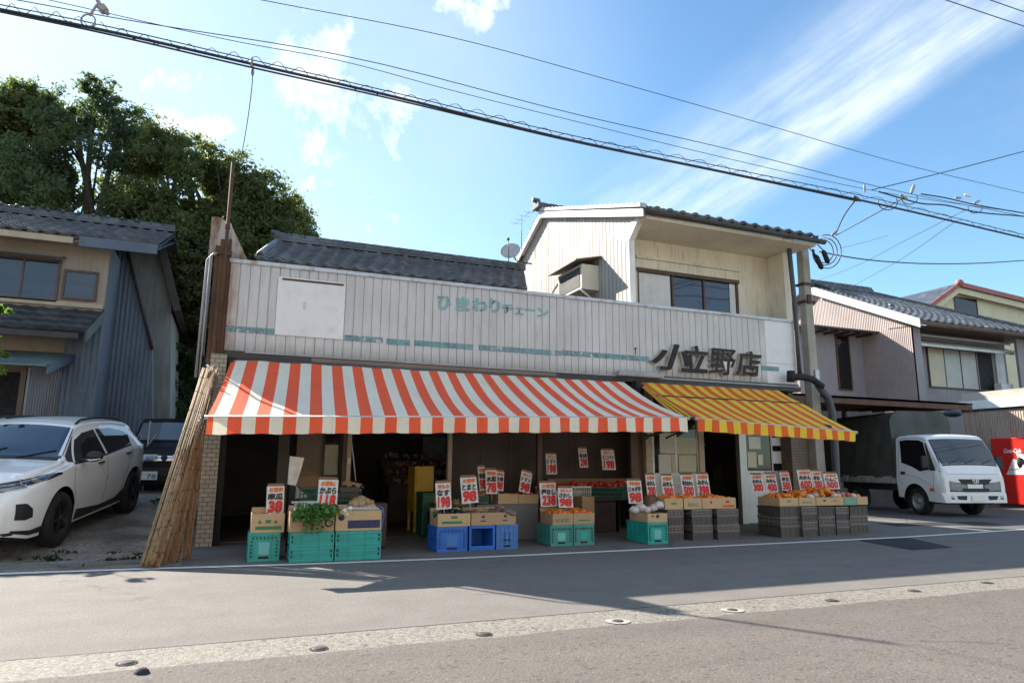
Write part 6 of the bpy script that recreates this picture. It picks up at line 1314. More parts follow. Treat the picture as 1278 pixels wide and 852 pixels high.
mb=MB(); xr_=at(198,297,(14.9+D_)).x; mb.box((XL-.5,(14.86+D_),zE-.22),(xr_,(14.90+D_),zE+.0)); mb.slab([(XL,(14.91+D_),zE-.12),(xr_,(14.91+D_),zE-.12),(xr_,GY_,at(180,299,GY_).z),(XL,GY_,at(150,296,GY_).z)],(0,0,.03)); wpart(mb,'blue_verge_board',BLUETRIM,lh)
mb=MB(); mb.box((-11,(14.92+D_),zE-.16),(XL-.62,(15.0+D_),zE-.03)); mb.slab([(-11,(15.0+D_),zE-.10),(XL,(15.0+D_),zE-.10),(XL,LY-.01,zE-.06),(-11,LY-.01,zE-.06)],(0,0,.03)); wpart(mb,'eave_board',BEIGEPOST,lh)
def hwin(pxa,pxb,ya,yb,Y,frame,parent,n=2,mat=WINBLUE,name='window'):
    a=at(pxa,(ya+yb)/2,Y).x; b=at(pxb,(ya+yb)/2,Y).x; z1=at((pxa+pxb)/2,ya,Y).z; z0=at((pxa+pxb)/2,yb,Y).z; m=MB(); fw=.05
    m.box((a,Y-.05,z0),(a+fw,Y-.005,z1)); m.box((b-fw,Y-.05,z0),(b,Y-.005,z1)); m.box((a+fw,Y-.05,z0),(b-fw,Y-.005,z0+fw)); m.box((a+fw,Y-.05,z1-fw),(b-fw,Y-.005,z1))
    for k in range(1,n): x=a+(b-a)*k/n; m.box((x-.02,Y-.04,z0+fw),(x+.02,Y-.006,z1-fw))
    w=wpart(m,name,frame,parent); m=MB(); m.box((a+fw,Y-.025,z0+fw),(b-fw,Y-.0055,z1-fw)); wpart(m,'pane',mat,w); return w,(a,b,z0,z1)
hwin(-70,75,318,372,LY,BROWNPOST,lh,3); hwin(78,122,338,375,LY,BROWNPOST,lh,1)
mb=MB(); a=at(-70,316,LY-.2).x; b=at(80,322,LY-.2).x; z=at(40,318,LY-.2).z; mb.slab([(a,LY-.32,z-.03),(b,LY-.32,z-.03),(b,LY-.006,z+.04),(a,LY-.006,z+.04)],(0,0,.03)); wpart(mb,'window_hood',DARKGREY,lh)
mb=MB(); z=at(90,380,LY-.02).z; mb.box((-11,LY-.05,z-.05),(XL-.02,LY-.006,z+.05)); wpart(mb,'sill_band',BEIGEPOST,lh)
# pent roof, beige band, green canopy
pz1=at(60,382,LY-.05).z-.03; pz0=at(60,412,(14.6+D_)).z; xr=at(128,384,LY).x
mb=MB(); tiles(mb,(-11,(14.6+D_),pz0),(at(75,412,(14.6+D_)).x+.45,(14.6+D_),pz0),(xr,LY-.06,pz1),(-11,LY-.06,pz1),pitch=.29,course=.24,amp=.018); mb.prism([(at(75,412,(14.6+D_)).x+.44,(14.55+D_),pz0-.22),(at(75,412,(14.6+D_)).x+.44,(14.55+D_),pz0+.04),(xr+.02,LY-.05,pz1+.05),(xr+.02,LY-.05,pz1-.22)],(.04,0,0)); wpart(mb,'pent_roof',mat_tile('dark_pent_tile',(.018,.019,.021),(.04,.042,.046),.5),lh,org=(-11,(14.6+D_),pz0))  # pent tiles in a darker tone than the main roof
mb=MB(); mb.box((-11,(14.56+D_),pz0-.14),(at(70,412,(14.6+D_)).x+.4,(14.61+D_),pz0-.02)); wpart(mb,'pent_gutter',DARKMET,lh)
cz1=at(40,440,(14.9+D_)).z; cz0=at(40,456,(14.2+D_)).z
mb=MB(); mb.slab([(-11,(14.2+D_),cz0),(at(42,456,(14.2+D_)).x+.25,(14.2+D_),cz0),(at(84,440,(14.9+D_)).x,(15.49+D_),cz1+.08),(-11,(15.49+D_),cz1+.08)],(0,0,.03)); wpart(mb,'green_canopy',M('verdigris_canopy',(.13,.20,.20),.5,.3,2,streak=(.09,.10,.09)),lh)
mb=MB(); mb.prism([(at(42,456,(14.2+D_)).x+.22,(14.2+D_),cz0-.14),(at(42,456,(14.2+D_)).x+.22,(14.2+D_),cz0+.03),(at(84,440,(14.9+D_)).x+.02,(15.48+D_),cz1+.11),(at(84,440,(14.9+D_)).x+.02,(15.48+D_),cz1-.06)],(.03,0,0)); wpart(mb,'canopy_side',BLUETRIM,lh)
xa=at(36,500,(14.9+D_)).x; mb=MB(); mb.slab([(xa,(14.55+D_),gz-.3),(at(62,500,(15.45+D_)).x,(15.45+D_),gz-.3),(at(80,442,(15.45+D_)).x,(15.45+D_),cz1),(xa,(14.55+D_),cz0)],(.03,-.01,0)); wpart(mb,'grey_metal_wing',GREY_C,lh,org=(xa,(14.5+D_),0))
mb=MB(); a=at(76,470,(15.44+D_)).x; mb.box((a,(15.42+D_),gz-.3),(XL+.02,(15.49+D_),pz1-.15)); wpart(mb,'blue_front_panel',BLUE_C,lh,org=(XL,LY,0))
mb=MB(); mb.box((xa-.10,(14.5+D_),gz-.3),(xa-.01,(14.6+D_),cz0)); wpart(mb,'porch_post',BROWNPOST,lh)
mb=MB(); mb.box((-11,(15.40+D_),gz-.3),(xa-.1,(15.49+D_),cz0-.02)); wpart(mb,'entrance_shade_panel',BLACKM,lh)  # black panel stands in for the shade inside the porch opening
mb=MB(); 
for k in range(6): mb.tube([(xa-.25-k*.12,(14.3+D_),gz-.1),(xa-.25-k*.12,(14.3+D_),gz+1.35)],.02,6)
mb.tube([(xa-.95,(14.3+D_),gz+1.35),(xa-.2,(14.3+D_),gz+1.35)],.025,6); mb.tube([(xa-.95,(14.3+D_),gz+.3),(xa-.2,(14.3+D_),gz+.3)],.025,6)
base_thing(mb,'metal_gate',[WHITE],'pale metal rail gate at the dark porch behind the white car','gate',(xa-.5,(14.3+D_),gz))
mb=MB(); p=at(183,560,16.0); mb.tube([(p.x,16.0,.3),(p.x+.02,16.0,at(184,525,16).z)],.018,6); mb.tube([at(181,560,15.8),at(196,541,15.8)],.015,6); base_thing(mb,'garden_stake',[WIREG],'thin metal stakes standing between the white and the black car','stake',(p.x,16,.5))
# ------------------------------------------------------------------ right hand house
XR=22.5; RY=17.07
rh=thing('neighbour_house','weathered house with faded pink corrugated gable and grey tiled roof behind the truck','house',(26,RY,0))
ev0=at(1137,403,RY-.55); rg=atx(1015,353,XR-.3); ry,rz_=21.6,rg.z
ezz=6.30; x1=29.0
mb=MB(); mb.prism([(XR,RY,0),(XR,RY,6.2),(XR,21.5,8.45),(XR,25.5,6.3),(XR,25.5,0)],(.08,0,0)); wpart(mb,'pink_gable_wall',PINK_C,rh,org=(XR,RY,0))
mb=MB(); mb.box((XR+.09,RY+.9,0),(x1,RY+1.0,6.25)); mb.box((XR+.002,RY-.0,3.3),(XR+.45,RY+.10,6.2)); mb.box((28.3,RY-.0,3.3),(x1,RY+.10,6.2)); wpart(mb,'front_wall',PURPLE_W,rh)
mb=MB(); A=(XR-.35,RY-.6,ezz);B=(x1+.35,RY-.6,ezz);C=(x1-3.0,21.5,rz_-.0);D=(XR-.35,21.5,rz_); tiles(mb,A,B,C,D,pitch=.31,course=.27,amp=.04); mb.slab([(XR-.35,21.5,rz_-.12),(x1-3,21.5,rz_-.12),(x1,25.8,6.2),(XR-.35,25.8,6.2)],(0,0,.06)); mb.slab([(x1+.35,RY-.6,ezz-.1),(x1+.36,25.8,6.2),(x1-3,21.6,rz_-.05),(x1-3,21.5,rz_-.05)],(0,0,.05)); r=wpart(mb,'tiled_roof',TILE,rh,org=(XR,RY,6))
mb=MB(); ridge(mb,D,(x1-3,21.5,rz_),.15,3); 
p=atx(1103,377,XR+1.2); ridge(mb,(XR+.1,21.4,rz_+.1),(XR+1.0,18.7,7.2),.10,1); onigawara(mb,(XR+1.0,18.65,7.15),(.3,-1,0),.22); ridge(mb,(x1-3,21.5,rz_),(x1+.3,RY-.5,ezz+.08),.10,1); wpart(mb,'ridge_tiles',TILE_DK,r)
mb=MB(); mb.prism([(XR-.37,RY-.62,ezz-.28),(XR-.37,RY-.62,ezz+.03),(XR-.37,21.5,rz_+.02),(XR-.37,21.5,rz_-.3)],(.05,0,0)); mb.slab([(XR-.32,RY-.6,ezz-.20),(XR,RY-.6,ezz-.20),(XR,21.5,rz_-.22),(XR-.32,21.5,rz_-.22)],(0,0,.03)); wpart(mb,'verge_board',WHITE,rh)
mb=MB(); mb.box((XR-.3,RY-.58,ezz-.12),(x1+.3,RY-.54,ezz-.02)); mb.slab([(XR,RY-.55,ezz-.16),(x1,RY-.55,ezz-.16),(x1,RY+.9,ezz-.06),(XR,RY+.9,ezz-.06)],(0,0,.03)); wpart(mb,'eave_soffit',BROWNPOST,rh)
mb=MB(); zr=at(1200,432,RY).z; mb.box((XR+.1,RY+.3,zr-.05),(28.6,RY+.36,zr+.06)); mb.box((XR+.1,RY+.4,zr+.35),(28.6,RY+.44,zr+.40)); wpart(mb,'balcony_rail',ALU,rh)
mb=MB(); mb.slab([(XR+.1,RY+.25,zr+.06),(28.6,RY+.25,zr+.06),(28.6,RY+.9,zr+.3),(XR+.1,RY+.9,zr+.3)],(0,0,.03)); wpart(mb,'pent_hood',GREY_C,rh)
Yw=RY+.89
w,(a,b,z0,z1)=hwin(1158,1238,436,486,Yw,DARKMET,rh,4,FROST,'front_window')
mb=MB(); mb.box((a+.06,Yw-.03,z0+.06),(a+(b-a)/4-.02,Yw-.026,z1-.06)); wpart(mb,'yellow_blind',FROSTY,w)  # first pane covered in a paler yellow
mb=MB(); mb.box((a+(b-a)*.77,Yw-.03,z0+.06),(b-.06,Yw-.026,z1-.06)); wpart(mb,'black_window_sheet',BLACKM,w)  # flat black sheet over the last part of the window
mb=MB(); a=at(1242,450,Yw).x; mb.box((a,Yw-.03,z0),(a+.5,Yw-.006,z1+.05)); mb.box((a+.14,Yw-.036,z0+.2),(a+.3,Yw-.031,z1-.1)); wpart(mb,'white_door',WHITE,rh)
mb=MB(); p=at(1250,482,RY+.6); mb.box((p.x-.3,RY+.4,p.z-.2),(p.x+.4,RY+.7,p.z+.1)); base_thing(mb,'outdoor_unit',[WHITE],'small white air conditioner unit on the ledge below the right house window','air conditioner',(p.x,RY+.5,p.z-.2),bevel=.02)
mb=MB(); mb.tube([(x1-.1,RY-.1,6.2),(x1-.1,RY-.1,3.4)],.06,8); wpart(mb,'downpipe',DARKMET,rh)
# rear annexe with mauve wall left of the gable
an0=atx(1078,412,XR-.02); AY=19.2; xl=at(1012,450,AY).x
mb=MB(); mb.box((xl-.6,AY,0),(XR-.005,AY+.12,6.35)); wpart(mb,'annexe_wall',PURPLE_W,rh,org=(xl,AY,0))
mb=MB(); zA=at(1050,409,18.5).z; mb.slab([(xl-.8,18.4,zA-.08),(XR-.004,18.4,zA-.08),(XR-.004,19.6,zA+.16),(xl-.8,19.6,zA+.16)],(0,0,.07)); 
for k in range(9): mb.box((xl-.4+k*.55,18.45,zA-.16),(xl-.33+k*.55,AY-.01,zA-.085))
wpart(mb,'annexe_eave',DARKMET,rh)
hwin(1044,1061,418,487,AY,BROWNPOST,rh,1,WINDK,'tall_window')
# carport roof over the truck and ledge to the right
cp=thing('carport','low flat carport roof of dark sheets over the truck','carport',(18,15,0))
ca=at(1036,494,13.6); cb=at(1214,505,13.6); zc=(ca.z+cb.z)/2
mb=MB(); mb.slab([(ca.x-2.5,13.6,zc-.02),(cb.x,13.6,zc-.02),(cb.x,15.9,zc+.18),(ca.x-2.5,15.9,zc+.18)],(0,0,.05)); wpart(mb,'roof_sheet',M('carport_sheet',(.30,.25,.20),.6,.3,2,streak=(.2,.12,.08)),cp)
mb.slab([(ca.x-2.5,15.91,zc+.16),(18.6,15.91,zc+.16),(18.6,18.3,zc+.35),(ca.x-2.5,18.3,zc+.35)],(0,0,.05)); mb.slab([(18.57,15.95,zc+.15),(18.6,15.95,zc+.15),(18.6,18.3,zc+.34),(18.57,18.3,zc+.34)],(0,0,-.25)); wpart(mb,'added_shade_sheet',bpy.data.materials['carport_sheet'],cp)  # unseen rear sheet and drop edge added to keep the truck shaded
mb=MB(); mb.box((ca.x-2.5,13.62,zc-.17),(cb.x,13.70,zc-.03)); 
for k in range(14): x=ca.x-2.2+k*(cb.x-ca.x+2.2)/13.5; mb.box((x,13.71,zc-.13),(x+.06,15.85,zc-.03))
wpart(mb,'beam',M('red_brown_beam',(.10,.045,.03),.7,.3,3),cp)
for x in (ca.x-2.2,(ca.x+cb.x)/2,cb.x-.1):
    mb=MB(); mb.box((x,15.7,0),(x+.1,15.8,zc-.14)); wpart(mb,'post',BROWNPOST,cp)
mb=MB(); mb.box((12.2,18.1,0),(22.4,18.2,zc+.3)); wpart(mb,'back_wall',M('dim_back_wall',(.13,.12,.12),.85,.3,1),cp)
mb=MB(); p=at(1196,512,14.5); mb.ball((0,0,0),.25,12,8,0,(1.5,1,.5)); base_thing(mb,'rolled_sheet',[BLUETRIM],'rolled bluish sheet stored under the carport roof edge','sheet',(0,0,0)).location=at(1189,516,16.5)
# lean-to running towards the street: its long side faces left, into the sun
far=at(1198,505,15.6); LX=far.x
lg=thing('lean_to','beige topped lean-to with white fascia and rusty corrugated wall at the right edge','lean-to',(LX,15.5,0))
zt3=atx(1240,487,LX).z; zm3=atx(1240,497,LX).z; zb3=atx(1240,509,LX).z; Y0_,Y1_=12.9,15.6
mb=MB(); mb.box((LX+.10,Y0_,zm3-.03),(LX+4,Y1_,zt3)); mb.box((LX-.02,Y0_-.05,zm3-.02),(LX+.095,Y1_+.04,zm3+.05)); wpart(mb,'upper_band',CONC2,lg,bevel=.008)
mb=MB(); mb.box((LX-.05,Y0_-.06,zb3),(LX+.02,Y1_+.03,zm3-.022)); wpart(mb,'white_fascia',WHITE,lg,bevel=.008)
mb=MB(); mb.box((LX+.03,Y0_,zb3-.07),(LX+.2,Y1_,zm3-.035)); wpart(mb,'painted_shadow_strip',DARKMET,lg)  # dark strip painted in as the shadow below the fascia
mb=MB(); mb.box((LX+.06,Y0_,0),(LX+.14,Y1_,zb3-.072)); wpart(mb,'rusty_wall',RUSTC,lg,org=(LX,Y0_,0))
mb=MB(); mb.box((LX+.15,Y0_+.02,0),(LX+4,Y0_+.1,zm3-.04)); wpart(mb,'end_wall',RUSTC,lg,org=(LX,Y0_,0))
mb=MB(); a=at(1231,558,15.3); mb.box((a.x-.6,15.3,a.z-.05),(a.x+.5,15.36,a.z+.05)); base_thing(mb,'white_pipe',[WHITE],'short white horizontal bar between the truck cab and the red machine','bar',(a.x,15.3,a.z))
# far cream house
fy=25.0
ch=thing('cream_house','cream plastered house gable with red roof trim, farthest at the right','house',(40,fy,0))
p0=at(1188,359,fy); e0=at(1157,381,fy); e1=at(1300,380,fy)
mb=MB(); mb.prism([(e0.x-1.2,fy,0),(e0.x-1.2,fy,e0.z-.7),(p0.x,fy,p0.z-.15),(e1.x+3,fy,e1.z-.55),(e1.x+3,fy,0)],(0,7,0)); wpart(mb,'gable_wall',CREAM_W,ch,org=(p0.x,fy,0))
mb=MB()
for a,b in (((e0.x-1.5,e0.z-.9),(p0.x,p0.z)),((p0.x,p0.z),(e1.x+3.2,e1.z-.5))):
    mb.slab([(a[0],fy-.45,a[1]),(b[0],fy-.45,b[1]),(b[0],fy+7.2,b[1]),(a[0],fy+7.2,a[1])],(0,0,.16))
wpart(mb,'roof',TILE_DK,ch)
mb=MB()
for a,b in (((e0.x-1.5,e0.z-.9),(p0.x,p0.z)),((p0.x,p0.z),(e1.x+3.2,e1.z-.5))):
    mb.prism([(a[0],fy-.50,a[1]-.04),(b[0],fy-.50,b[1]-.04),(b[0],fy-.50,b[1]+.22),(a[0],fy-.50,a[1]+.22)],(0,.045,0))
mb.ball((p0.x,fy-.45,p0.z+.15),.22,8,6); wpart(mb,'red_trim',M('faded_red_trim',(.36,.11,.09),.6,.2,2),ch)
mb=MB()
for a,b in (((e0.x-1.4,e0.z-.9),(p0.x,p0.z)),((p0.x,p0.z),(e1.x+3.1,e1.z-.5))):
    mb.prism([(a[0],fy-.36,a[1]-.38),(b[0],fy-.36,b[1]-.38),(b[0],fy-.36,b[1]-.045),(a[0],fy-.36,a[1]-.045)],(0,.05,0))
wpart(mb,'verge_board',CREAM_W,ch)
hwin(1191,1219,372,393,fy,BROWNPOST,ch,1,WINDK,'attic_window')
# red vending machine, its lettered side turned to the left
vp=atz(1248,632); VX=vp.x; vY0=14.62; zt=atx(1260,545.5,VX).z
vm=thing('vending_machine','bright red drinks vending machine with white script at the right edge','vending machine',(VX+.4,vY0-.7,0))
mb=MB(); mb.box((-.4,-.75,.09),(.45,.7,zt)); mb.build('cabinet',VRED,vm,bevel=.025)
mb=MB(); mb.box((-.35,-.70,0),(.40,.65,.088)); mb.build('plinth',DARKGREY,vm)
def vpt(px,py,d=.004): p=atx(px,py,VX); return Vector((-.4-d,p.y-vY0+.7,p.z))
a=vpt(1253,565,.003); b=vpt(1274,559,.003); mb=MB(); letter(mb,'Coca-Cola',(a.x,a.y,a.z),(0,-1,0),(0,0,1),abs(a.y-b.y),b.z-a.z,bold=.03,shear=.35); mb.build('white_script',PAPERW,vm,fixn=False)
mb=MB(); mb.add([vpt(*q) for q in [(1256,592),(1261,580),(1264,572),(1270,574),(1275,572),(1278,580),(1283,592)]],[tuple(range(7))]); mb.build('white_graphic',PAPERW,vm,fixn=False)
mb=MB(); mb.add([vpt(*q) for q in [(1268,565),(1285,568),(1285,575),(1270,571)]],[(0,1,2,3)]); mb.build('white_graphic',PAPERW,vm,fixn=False)
# ------------------------------------------------------------------ things on the shop's upper storey
d=atx(636,313,6.75); dish=thing('satellite_dish','round grey satellite dish beside the white gable at the roof edge','satellite dish',at(637,313,13.2)); 
m=MB(); ax=Vector((-.45,-.75,.45)).normalized(); m.lathe([(0.0,-.05),(.08,-.045),(.16,-.027),(.215,0),(.22,.01),(.16,-.014),(.08,-.033),(0,-.038)],(0,0,0),ax,28); m.build('reflector',DISHM,dish)
m=MB(); m.tube([ax*-.05,ax*-.10+Vector((.18,.08,-.12)),Vector((.55,.1,-.2))],.018,7); m.build('bracket',DARKGREY,dish)
m=MB(); m.tube([Vector((-.02,.05,-.26)),ax*.25+Vector((0,0,-.22)),ax*.34],.010,6); m.ball(ax*.35,.035,8,6); m.build('feed_arm',DARKGREY,dish)
XG=7.13
ac=thing('window_unit','small cream air conditioner box with its own little roof on the white gable','air conditioner',(XG,13.0,5.0))
ay0=atx(700,350,XG-.25).y; a0=atx(722,330,XG-.42); a1=atx(700,360,XG-.42)
zb=atx(722,362,XG-.42).z; zt=atx(718,333,XG-.42).z; y0=atx(726,350,XG-.42).y; y1=y0+1.15
m=MB(); m.box((-.42,y0-13,zb-5),(-.002,y1-13,zt-5)); m.build('casing',ACM,ac,bevel=.01)
m=MB()
for k in range(9): m.box((-.432,y0-13+.08,zb-5+.07+k*(zt-zb-.14)/9),(-.421,y1-13-.08,zb-5+.085+k*(zt-zb-.14)/9+.012))
m.box((-.4285,y0-13+.07,zb-5+.06),(-.4205,y1-13-.07,zt-5-.06)); m.build('grille',DARKGREY,ac)
m=MB(); m.slab([(-.62,y0-13-.12,zt-5+.02),(-.62,y1-13+.14,zt-5+.02),(.0,y1-13+.14,zt-5+.16),(.0,y0-13-.12,zt-5+.16)],(0,0,.03)); m.build('little_roof',M('brown_sheet_roof',(.22,.16,.12),.6,.3,4),ac)
m=MB()
for yy in (y0-12.95,y1-13.05): m=MB(); m.tube([(-.42,yy,zb-5),(-.0,yy,zb-5-.3)],.02,6); m.build('strut',ACM,ac)
m=MB(); p=atx(690,364,XG-.1); m.tube([p,p+Vector((-.02,-.5,.18))],.02,6); m.tube([p+Vector((0,.1,-.06)),p+Vector((-.02,-.3,.08))],.015,6); base_thing(m,'wall_bracket',[DARKGREY],'dark short bracket low on the white gable left of the boxed unit','bracket',p)
an=thing('tv_antenna','thin television antenna showing above the back slope of the main roof','antenna',Vector((6.9,16.6,7.0)))
m=MB(); ab=atx(651,300,6.9); at_=atx(652,270,6.9); an.location=ab; h=(at_.z-ab.z)*1.05; m.tube([(0,0,-.3),(0,0,h)],.010,6); m.tube([(-.02,-.6,h-.1),(.02,.6,h-.05)],.006,5)
for k in range(4): m.tube([(-.16,-.5+k*.3,h-.08),(.16,-.5+k*.3,h-.08)],.004,4)
m.build('mast',DARKGREY,an)
# ------------------------------------------------------------------ trees
def crown_mesh(name,blobs,n,leaf,mat,seed,inner=.35,gap=0,hole=.42):
    r=np.random.RandomState(seed); vol=np.array([b[3]*b[4]*b[5] for b in blobs])**(2/3); cnt=np.maximum(8,(vol/vol.sum()*n).astype(int)); P=[];Nn=[]
    for b,k in zip(blobs,cnt):
        # clumps on the lobe, leaves round each clump: gaps stay open between them
        nc=max(8,k//70); d=r.normal(size=(nc,3)); d/=np.linalg.norm(d,axis=1)[:,None]; rad=np.where(r.rand(nc)<inner,r.uniform(.25,.8,nc),r.uniform(.8,1.06,nc))
        cc=d*rad[:,None]; idx=r.randint(0,nc,k); cs=r.uniform(.07,.19,nc)[idx]; off=r.normal(size=(k,3))*cs[:,None]*np.array([1,1,.7])
        p=(cc[idx]+off)*np.array(b[3:6])+np.array(b[0:3]); P.append(p); nn=d[idx]*.5+r.normal(size=(k,3))*.7+np.array([0,0,.5]); Nn.append(nn)
    P=np.concatenate(P);Nn=np.concatenate(Nn)
    if gap>0:                                   # open holes between leaf masses: drop leaves where a coarse value noise is low
        L=r.rand(40,40,40); q=(P-P.min(0))/gap; qi=q.astype(int)%38; qf=q-np.floor(q); val=0
        for a in(0,1):
            for b in(0,1):
                for c in(0,1): val=val+L[qi[:,0]+a,qi[:,1]+b,qi[:,2]+c]*np.where(a,qf[:,0],1-qf[:,0])*np.where(b,qf[:,1],1-qf[:,1])*np.where(c,qf[:,2],1-qf[:,2])
        keep=val>hole; P=P[keep];Nn=Nn[keep]
    Nn/=np.linalg.norm(Nn,axis=1)[:,None]; k=len(P)
    u=np.cross(Nn,r.normal(size=(k,3)));u/=np.linalg.norm(u,axis=1)[:,None]; v=np.cross(Nn,u); s=(leaf*r.uniform(.55,1.3,k))[:,None]
    A=P-u*s;B=P+v*s*.5+Nn*s*.12;C=P+u*s;D=P-v*s*.5+Nn*s*.12
    V=np.stack([A,B,C,D],1).reshape(-1,3); me=bpy.data.meshes.new(name); me.vertices.add(4*k); me.vertices.foreach_set('co',V.ravel())
    me.loops.add(4*k); me.loops.foreach_set('vertex_index',np.arange(4*k)); me.polygons.add(k); me.polygons.foreach_set('loop_start',np.arange(0,4*k,4)); me.polygons.foreach_set('loop_total',np.full(k,4)); me.update(calc_edges=True); me.validate(); me.materials.append(mat); return me
def tree(label,base,blobs,n,leaf,mat,seed,trunk_r,cat='tree',name='broadleaf_tree',inner=.35,group=None):
    t=thing(name,label,cat,base,0,group); bl=[(b[0]-base[0],b[1]-base[1],b[2]-base[2],*b[3:]) for b in blobs]
    me=crown_mesh('crown',bl,n,leaf,mat,seed,inner,.92,.375); o=bpy.data.objects.new('crown',me); COL.objects.link(o); o.parent=t
    m=MB(); cx=sum(b[0] for b in bl)/len(bl); cy=sum(b[1] for b in bl)/len(bl); cz=min(b[2]-b[5]*.6 for b in bl); h=max(2,cz)
    m.tube([(0,0,-.2),(0,0,.4),(cx*.15,cy*.1,h*.5),(cx*.4,cy*.4,h)],[trunk_r*1.3,trunk_r,trunk_r*.85,trunk_r*.7],10); r=random.Random(seed)
    for b in bl:
        e=Vector(b[:3]); s=Vector((cx*.4,cy*.4,h)) if e.z>h else Vector((cx*.15,cy*.1,h*.5)); mid=s.lerp(e,.5)+Vector((r.uniform(-.4,.4),r.uniform(-.4,.4),-.3)); m.tube([s,mid,e,e+Vector((r.uniform(-.5,.5),0,b[5]*.6))],[trunk_r*.5,trunk_r*.33,trunk_r*.2,trunk_r*.06],7)
        for q in range(3):
            f=e+Vector((r.uniform(-1,1)*b[3]*.8,r.uniform(-1,1)*b[4]*.8,r.uniform(-.5,.8)*b[5])); m.tube([mid.lerp(e,.5),f],[trunk_r*.16,trunk_r*.04],5)
    m.build('trunk',BARK,t); return t
def B(px,py,Y,rx,rz,ry=None):
    p=at(px,py,Y); return (p.x,p.y,p.z,rx,ry or rx,rz)
gzt=1.0
# dark conifer, top left
Y=24
tree('tall dark conifer with ragged top, left part of the tree mass',(at(112,560,Y).x,Y,gzt),[B(118,118,Y,.75,.7),B(92,150,Y,1.1,.9),B(148,165,Y,1.15,.95),B(60,200,Y,1.1,.9),B(110,210,Y,1.5,1.1),B(160,225,Y,1.0,.9),B(85,270,Y,1.5,1.1),B(140,280,Y,1.4,1.0),B(100,335,Y,1.6,1.2),B(130,245,Y,1.3,1.1),B(70,235,Y,1.2,1.1)],80000,.072,LEAF2,3,.30,name='conifer_tree',inner=.45)
Y=25.5
tree('leafy broadleaf tree cut by the left edge of the picture',(at(5,560,Y).x,Y,gzt),[B(22,138,Y,1.0,.9),B(5,155,Y,.8,.8),B(55,150,Y,.9,.8),B(8,215,Y,1.0,1.1),B(35,250,Y,1.3,1.2),B(10,300,Y,1.1,1.2)],65000,.078,LEAF1,5,.34,inner=.45)
Y=23.0
tree('wide spreading broadleaf tree with reddish tips behind the rusty post',(at(285,560,Y).x,Y,gzt),[B(195,200,Y,1.0,.9),B(235,205,Y,1.1,.95),B(185,262,Y,1.2,1.1),B(250,250,Y,1.4,1.1),B(290,225,Y,1.0,.85),B(315,250,Y,1.2,1.0),B(345,265,Y,1.05,.85),B(368,292,Y,.75,.62),B(290,300,Y,1.5,1.2),B(340,315,Y,1.2,1.0),B(230,315,Y,1.5,1.2),B(205,350,Y,1.2,1.1),B(260,360,Y,1.4,1.2),B(180,330,Y,1.0,1.0),B(300,345,Y,1.2,1.0),B(225,265,Y,1.2,1.1),B(330,290,Y,1.1,.9),B(270,270,Y,1.1,1.0)],210000,.070,LEAF1,8,.36,inner=.5)
tree('dense dark tree filling the gap between the left house and the rusty post',(at(240,560,24.5).x,24.5,gzt),[B(235,400,24.5,1.3,1.3),B(215,450,24.5,1.2,1.2),B(250,470,24.5,1.1,1.2),B(240,520,24.0,1.2,1.0),B(205,500,24.3,.9,1.2),B(260,420,24.8,1.0,1.0)],50000,.075,LEAF2,13,.2,inner=.5)
tree('smaller tree seen just above the tiled roof ridge',(at(400,560,27).x,27,gzt),[B(398,310,27,.5,.35),B(385,318,27,.8,.6),B(408,325,27,.6,.5),B(390,340,27,1.0,.8)],12000,.075,LEAF1,17,.12,inner=.4)
# ivy on the house corner
me=None
iv=[]
for px,py,rx,rz in [(196,400,.35,.5),(200,440,.42,.55),(198,480,.45,.6),(202,515,.5,.45),(205,375,.22,.35),(207,470,.4,.6)]:
    p=at(px,py,22.5); iv.append((p.x,p.y,p.z,rx,.5,rz))
ivy=thing('climbing_ivy','green ivy climbing the rear corner of the blue sided house','ivy',(iv[0][0],22.5,gzt)); me=crown_mesh('leaves',[(b[0]-iv[0][0],b[1]-22.5,b[2]-gzt,*b[3:]) for b in iv],7000,.075,LEAF3,21,.5); o=bpy.data.objects.new('leaves',me); COL.objects.link(o); o.parent=ivy
m=MB(); 
for k in range(4): m.tube([(k*.12-.2,.1,-.2),(k*.15-.25,.05,2.0),(k*.1,.05,4.2)],[.03,.02,.01],5)
m.build('stem',BARK,ivy)
# leaf sprig at the left edge close to the camera side of the house
sp=thing('leafy_shrub','few bright yellow green leaves poking in at the left edge','shrub',(at(-6,520,12.6).x,12.6,.25)); bs=[]
for px,py in [(2,385),(0,445),(-2,462),(-14,420),(-20,470)]:
    p=at(px,py,12.6); bs.append((p.x-sp.location.x,p.y-12.6,p.z-.25,.13,.13,.10))
me=crown_mesh('leaves',bs,520,.055,mat_leaf('bright_leaf',(.06,.11,.02),(.10,.16,.03),(.16,.19,.04),(.2,.2,.05),2.0),31,.5); o=bpy.data.objects.new('leaves',me); COL.objects.link(o); o.parent=sp
m=MB(); 
for b in bs: m.tube([(0,0,-.2),(b[0]*.6,0,b[2]*.6),(b[0],b[1],b[2])],[.02,.012,.005],5)
m.build('stem',BARK,sp)
# weeds along the lot edge (uncountable)
me=crown_mesh('weeds',[(-1.0-.9*i,9.75+.12*(i%3),.05,.35,.10,.07) for i in range(6)]+[(-.6,10.2,.06,.15,.3,.08),(-.75,12,.25,.2,.6,.1),(-.8,14,.45,.3,.8,.12)],1500,.03,LEAF3,41,.5); o=bpy.data.objects.new('weeds',me); COL.objects.link(o); tag(o,kind='stuff',label='sparse low weeds along the gravel lot edge',cat='weeds')
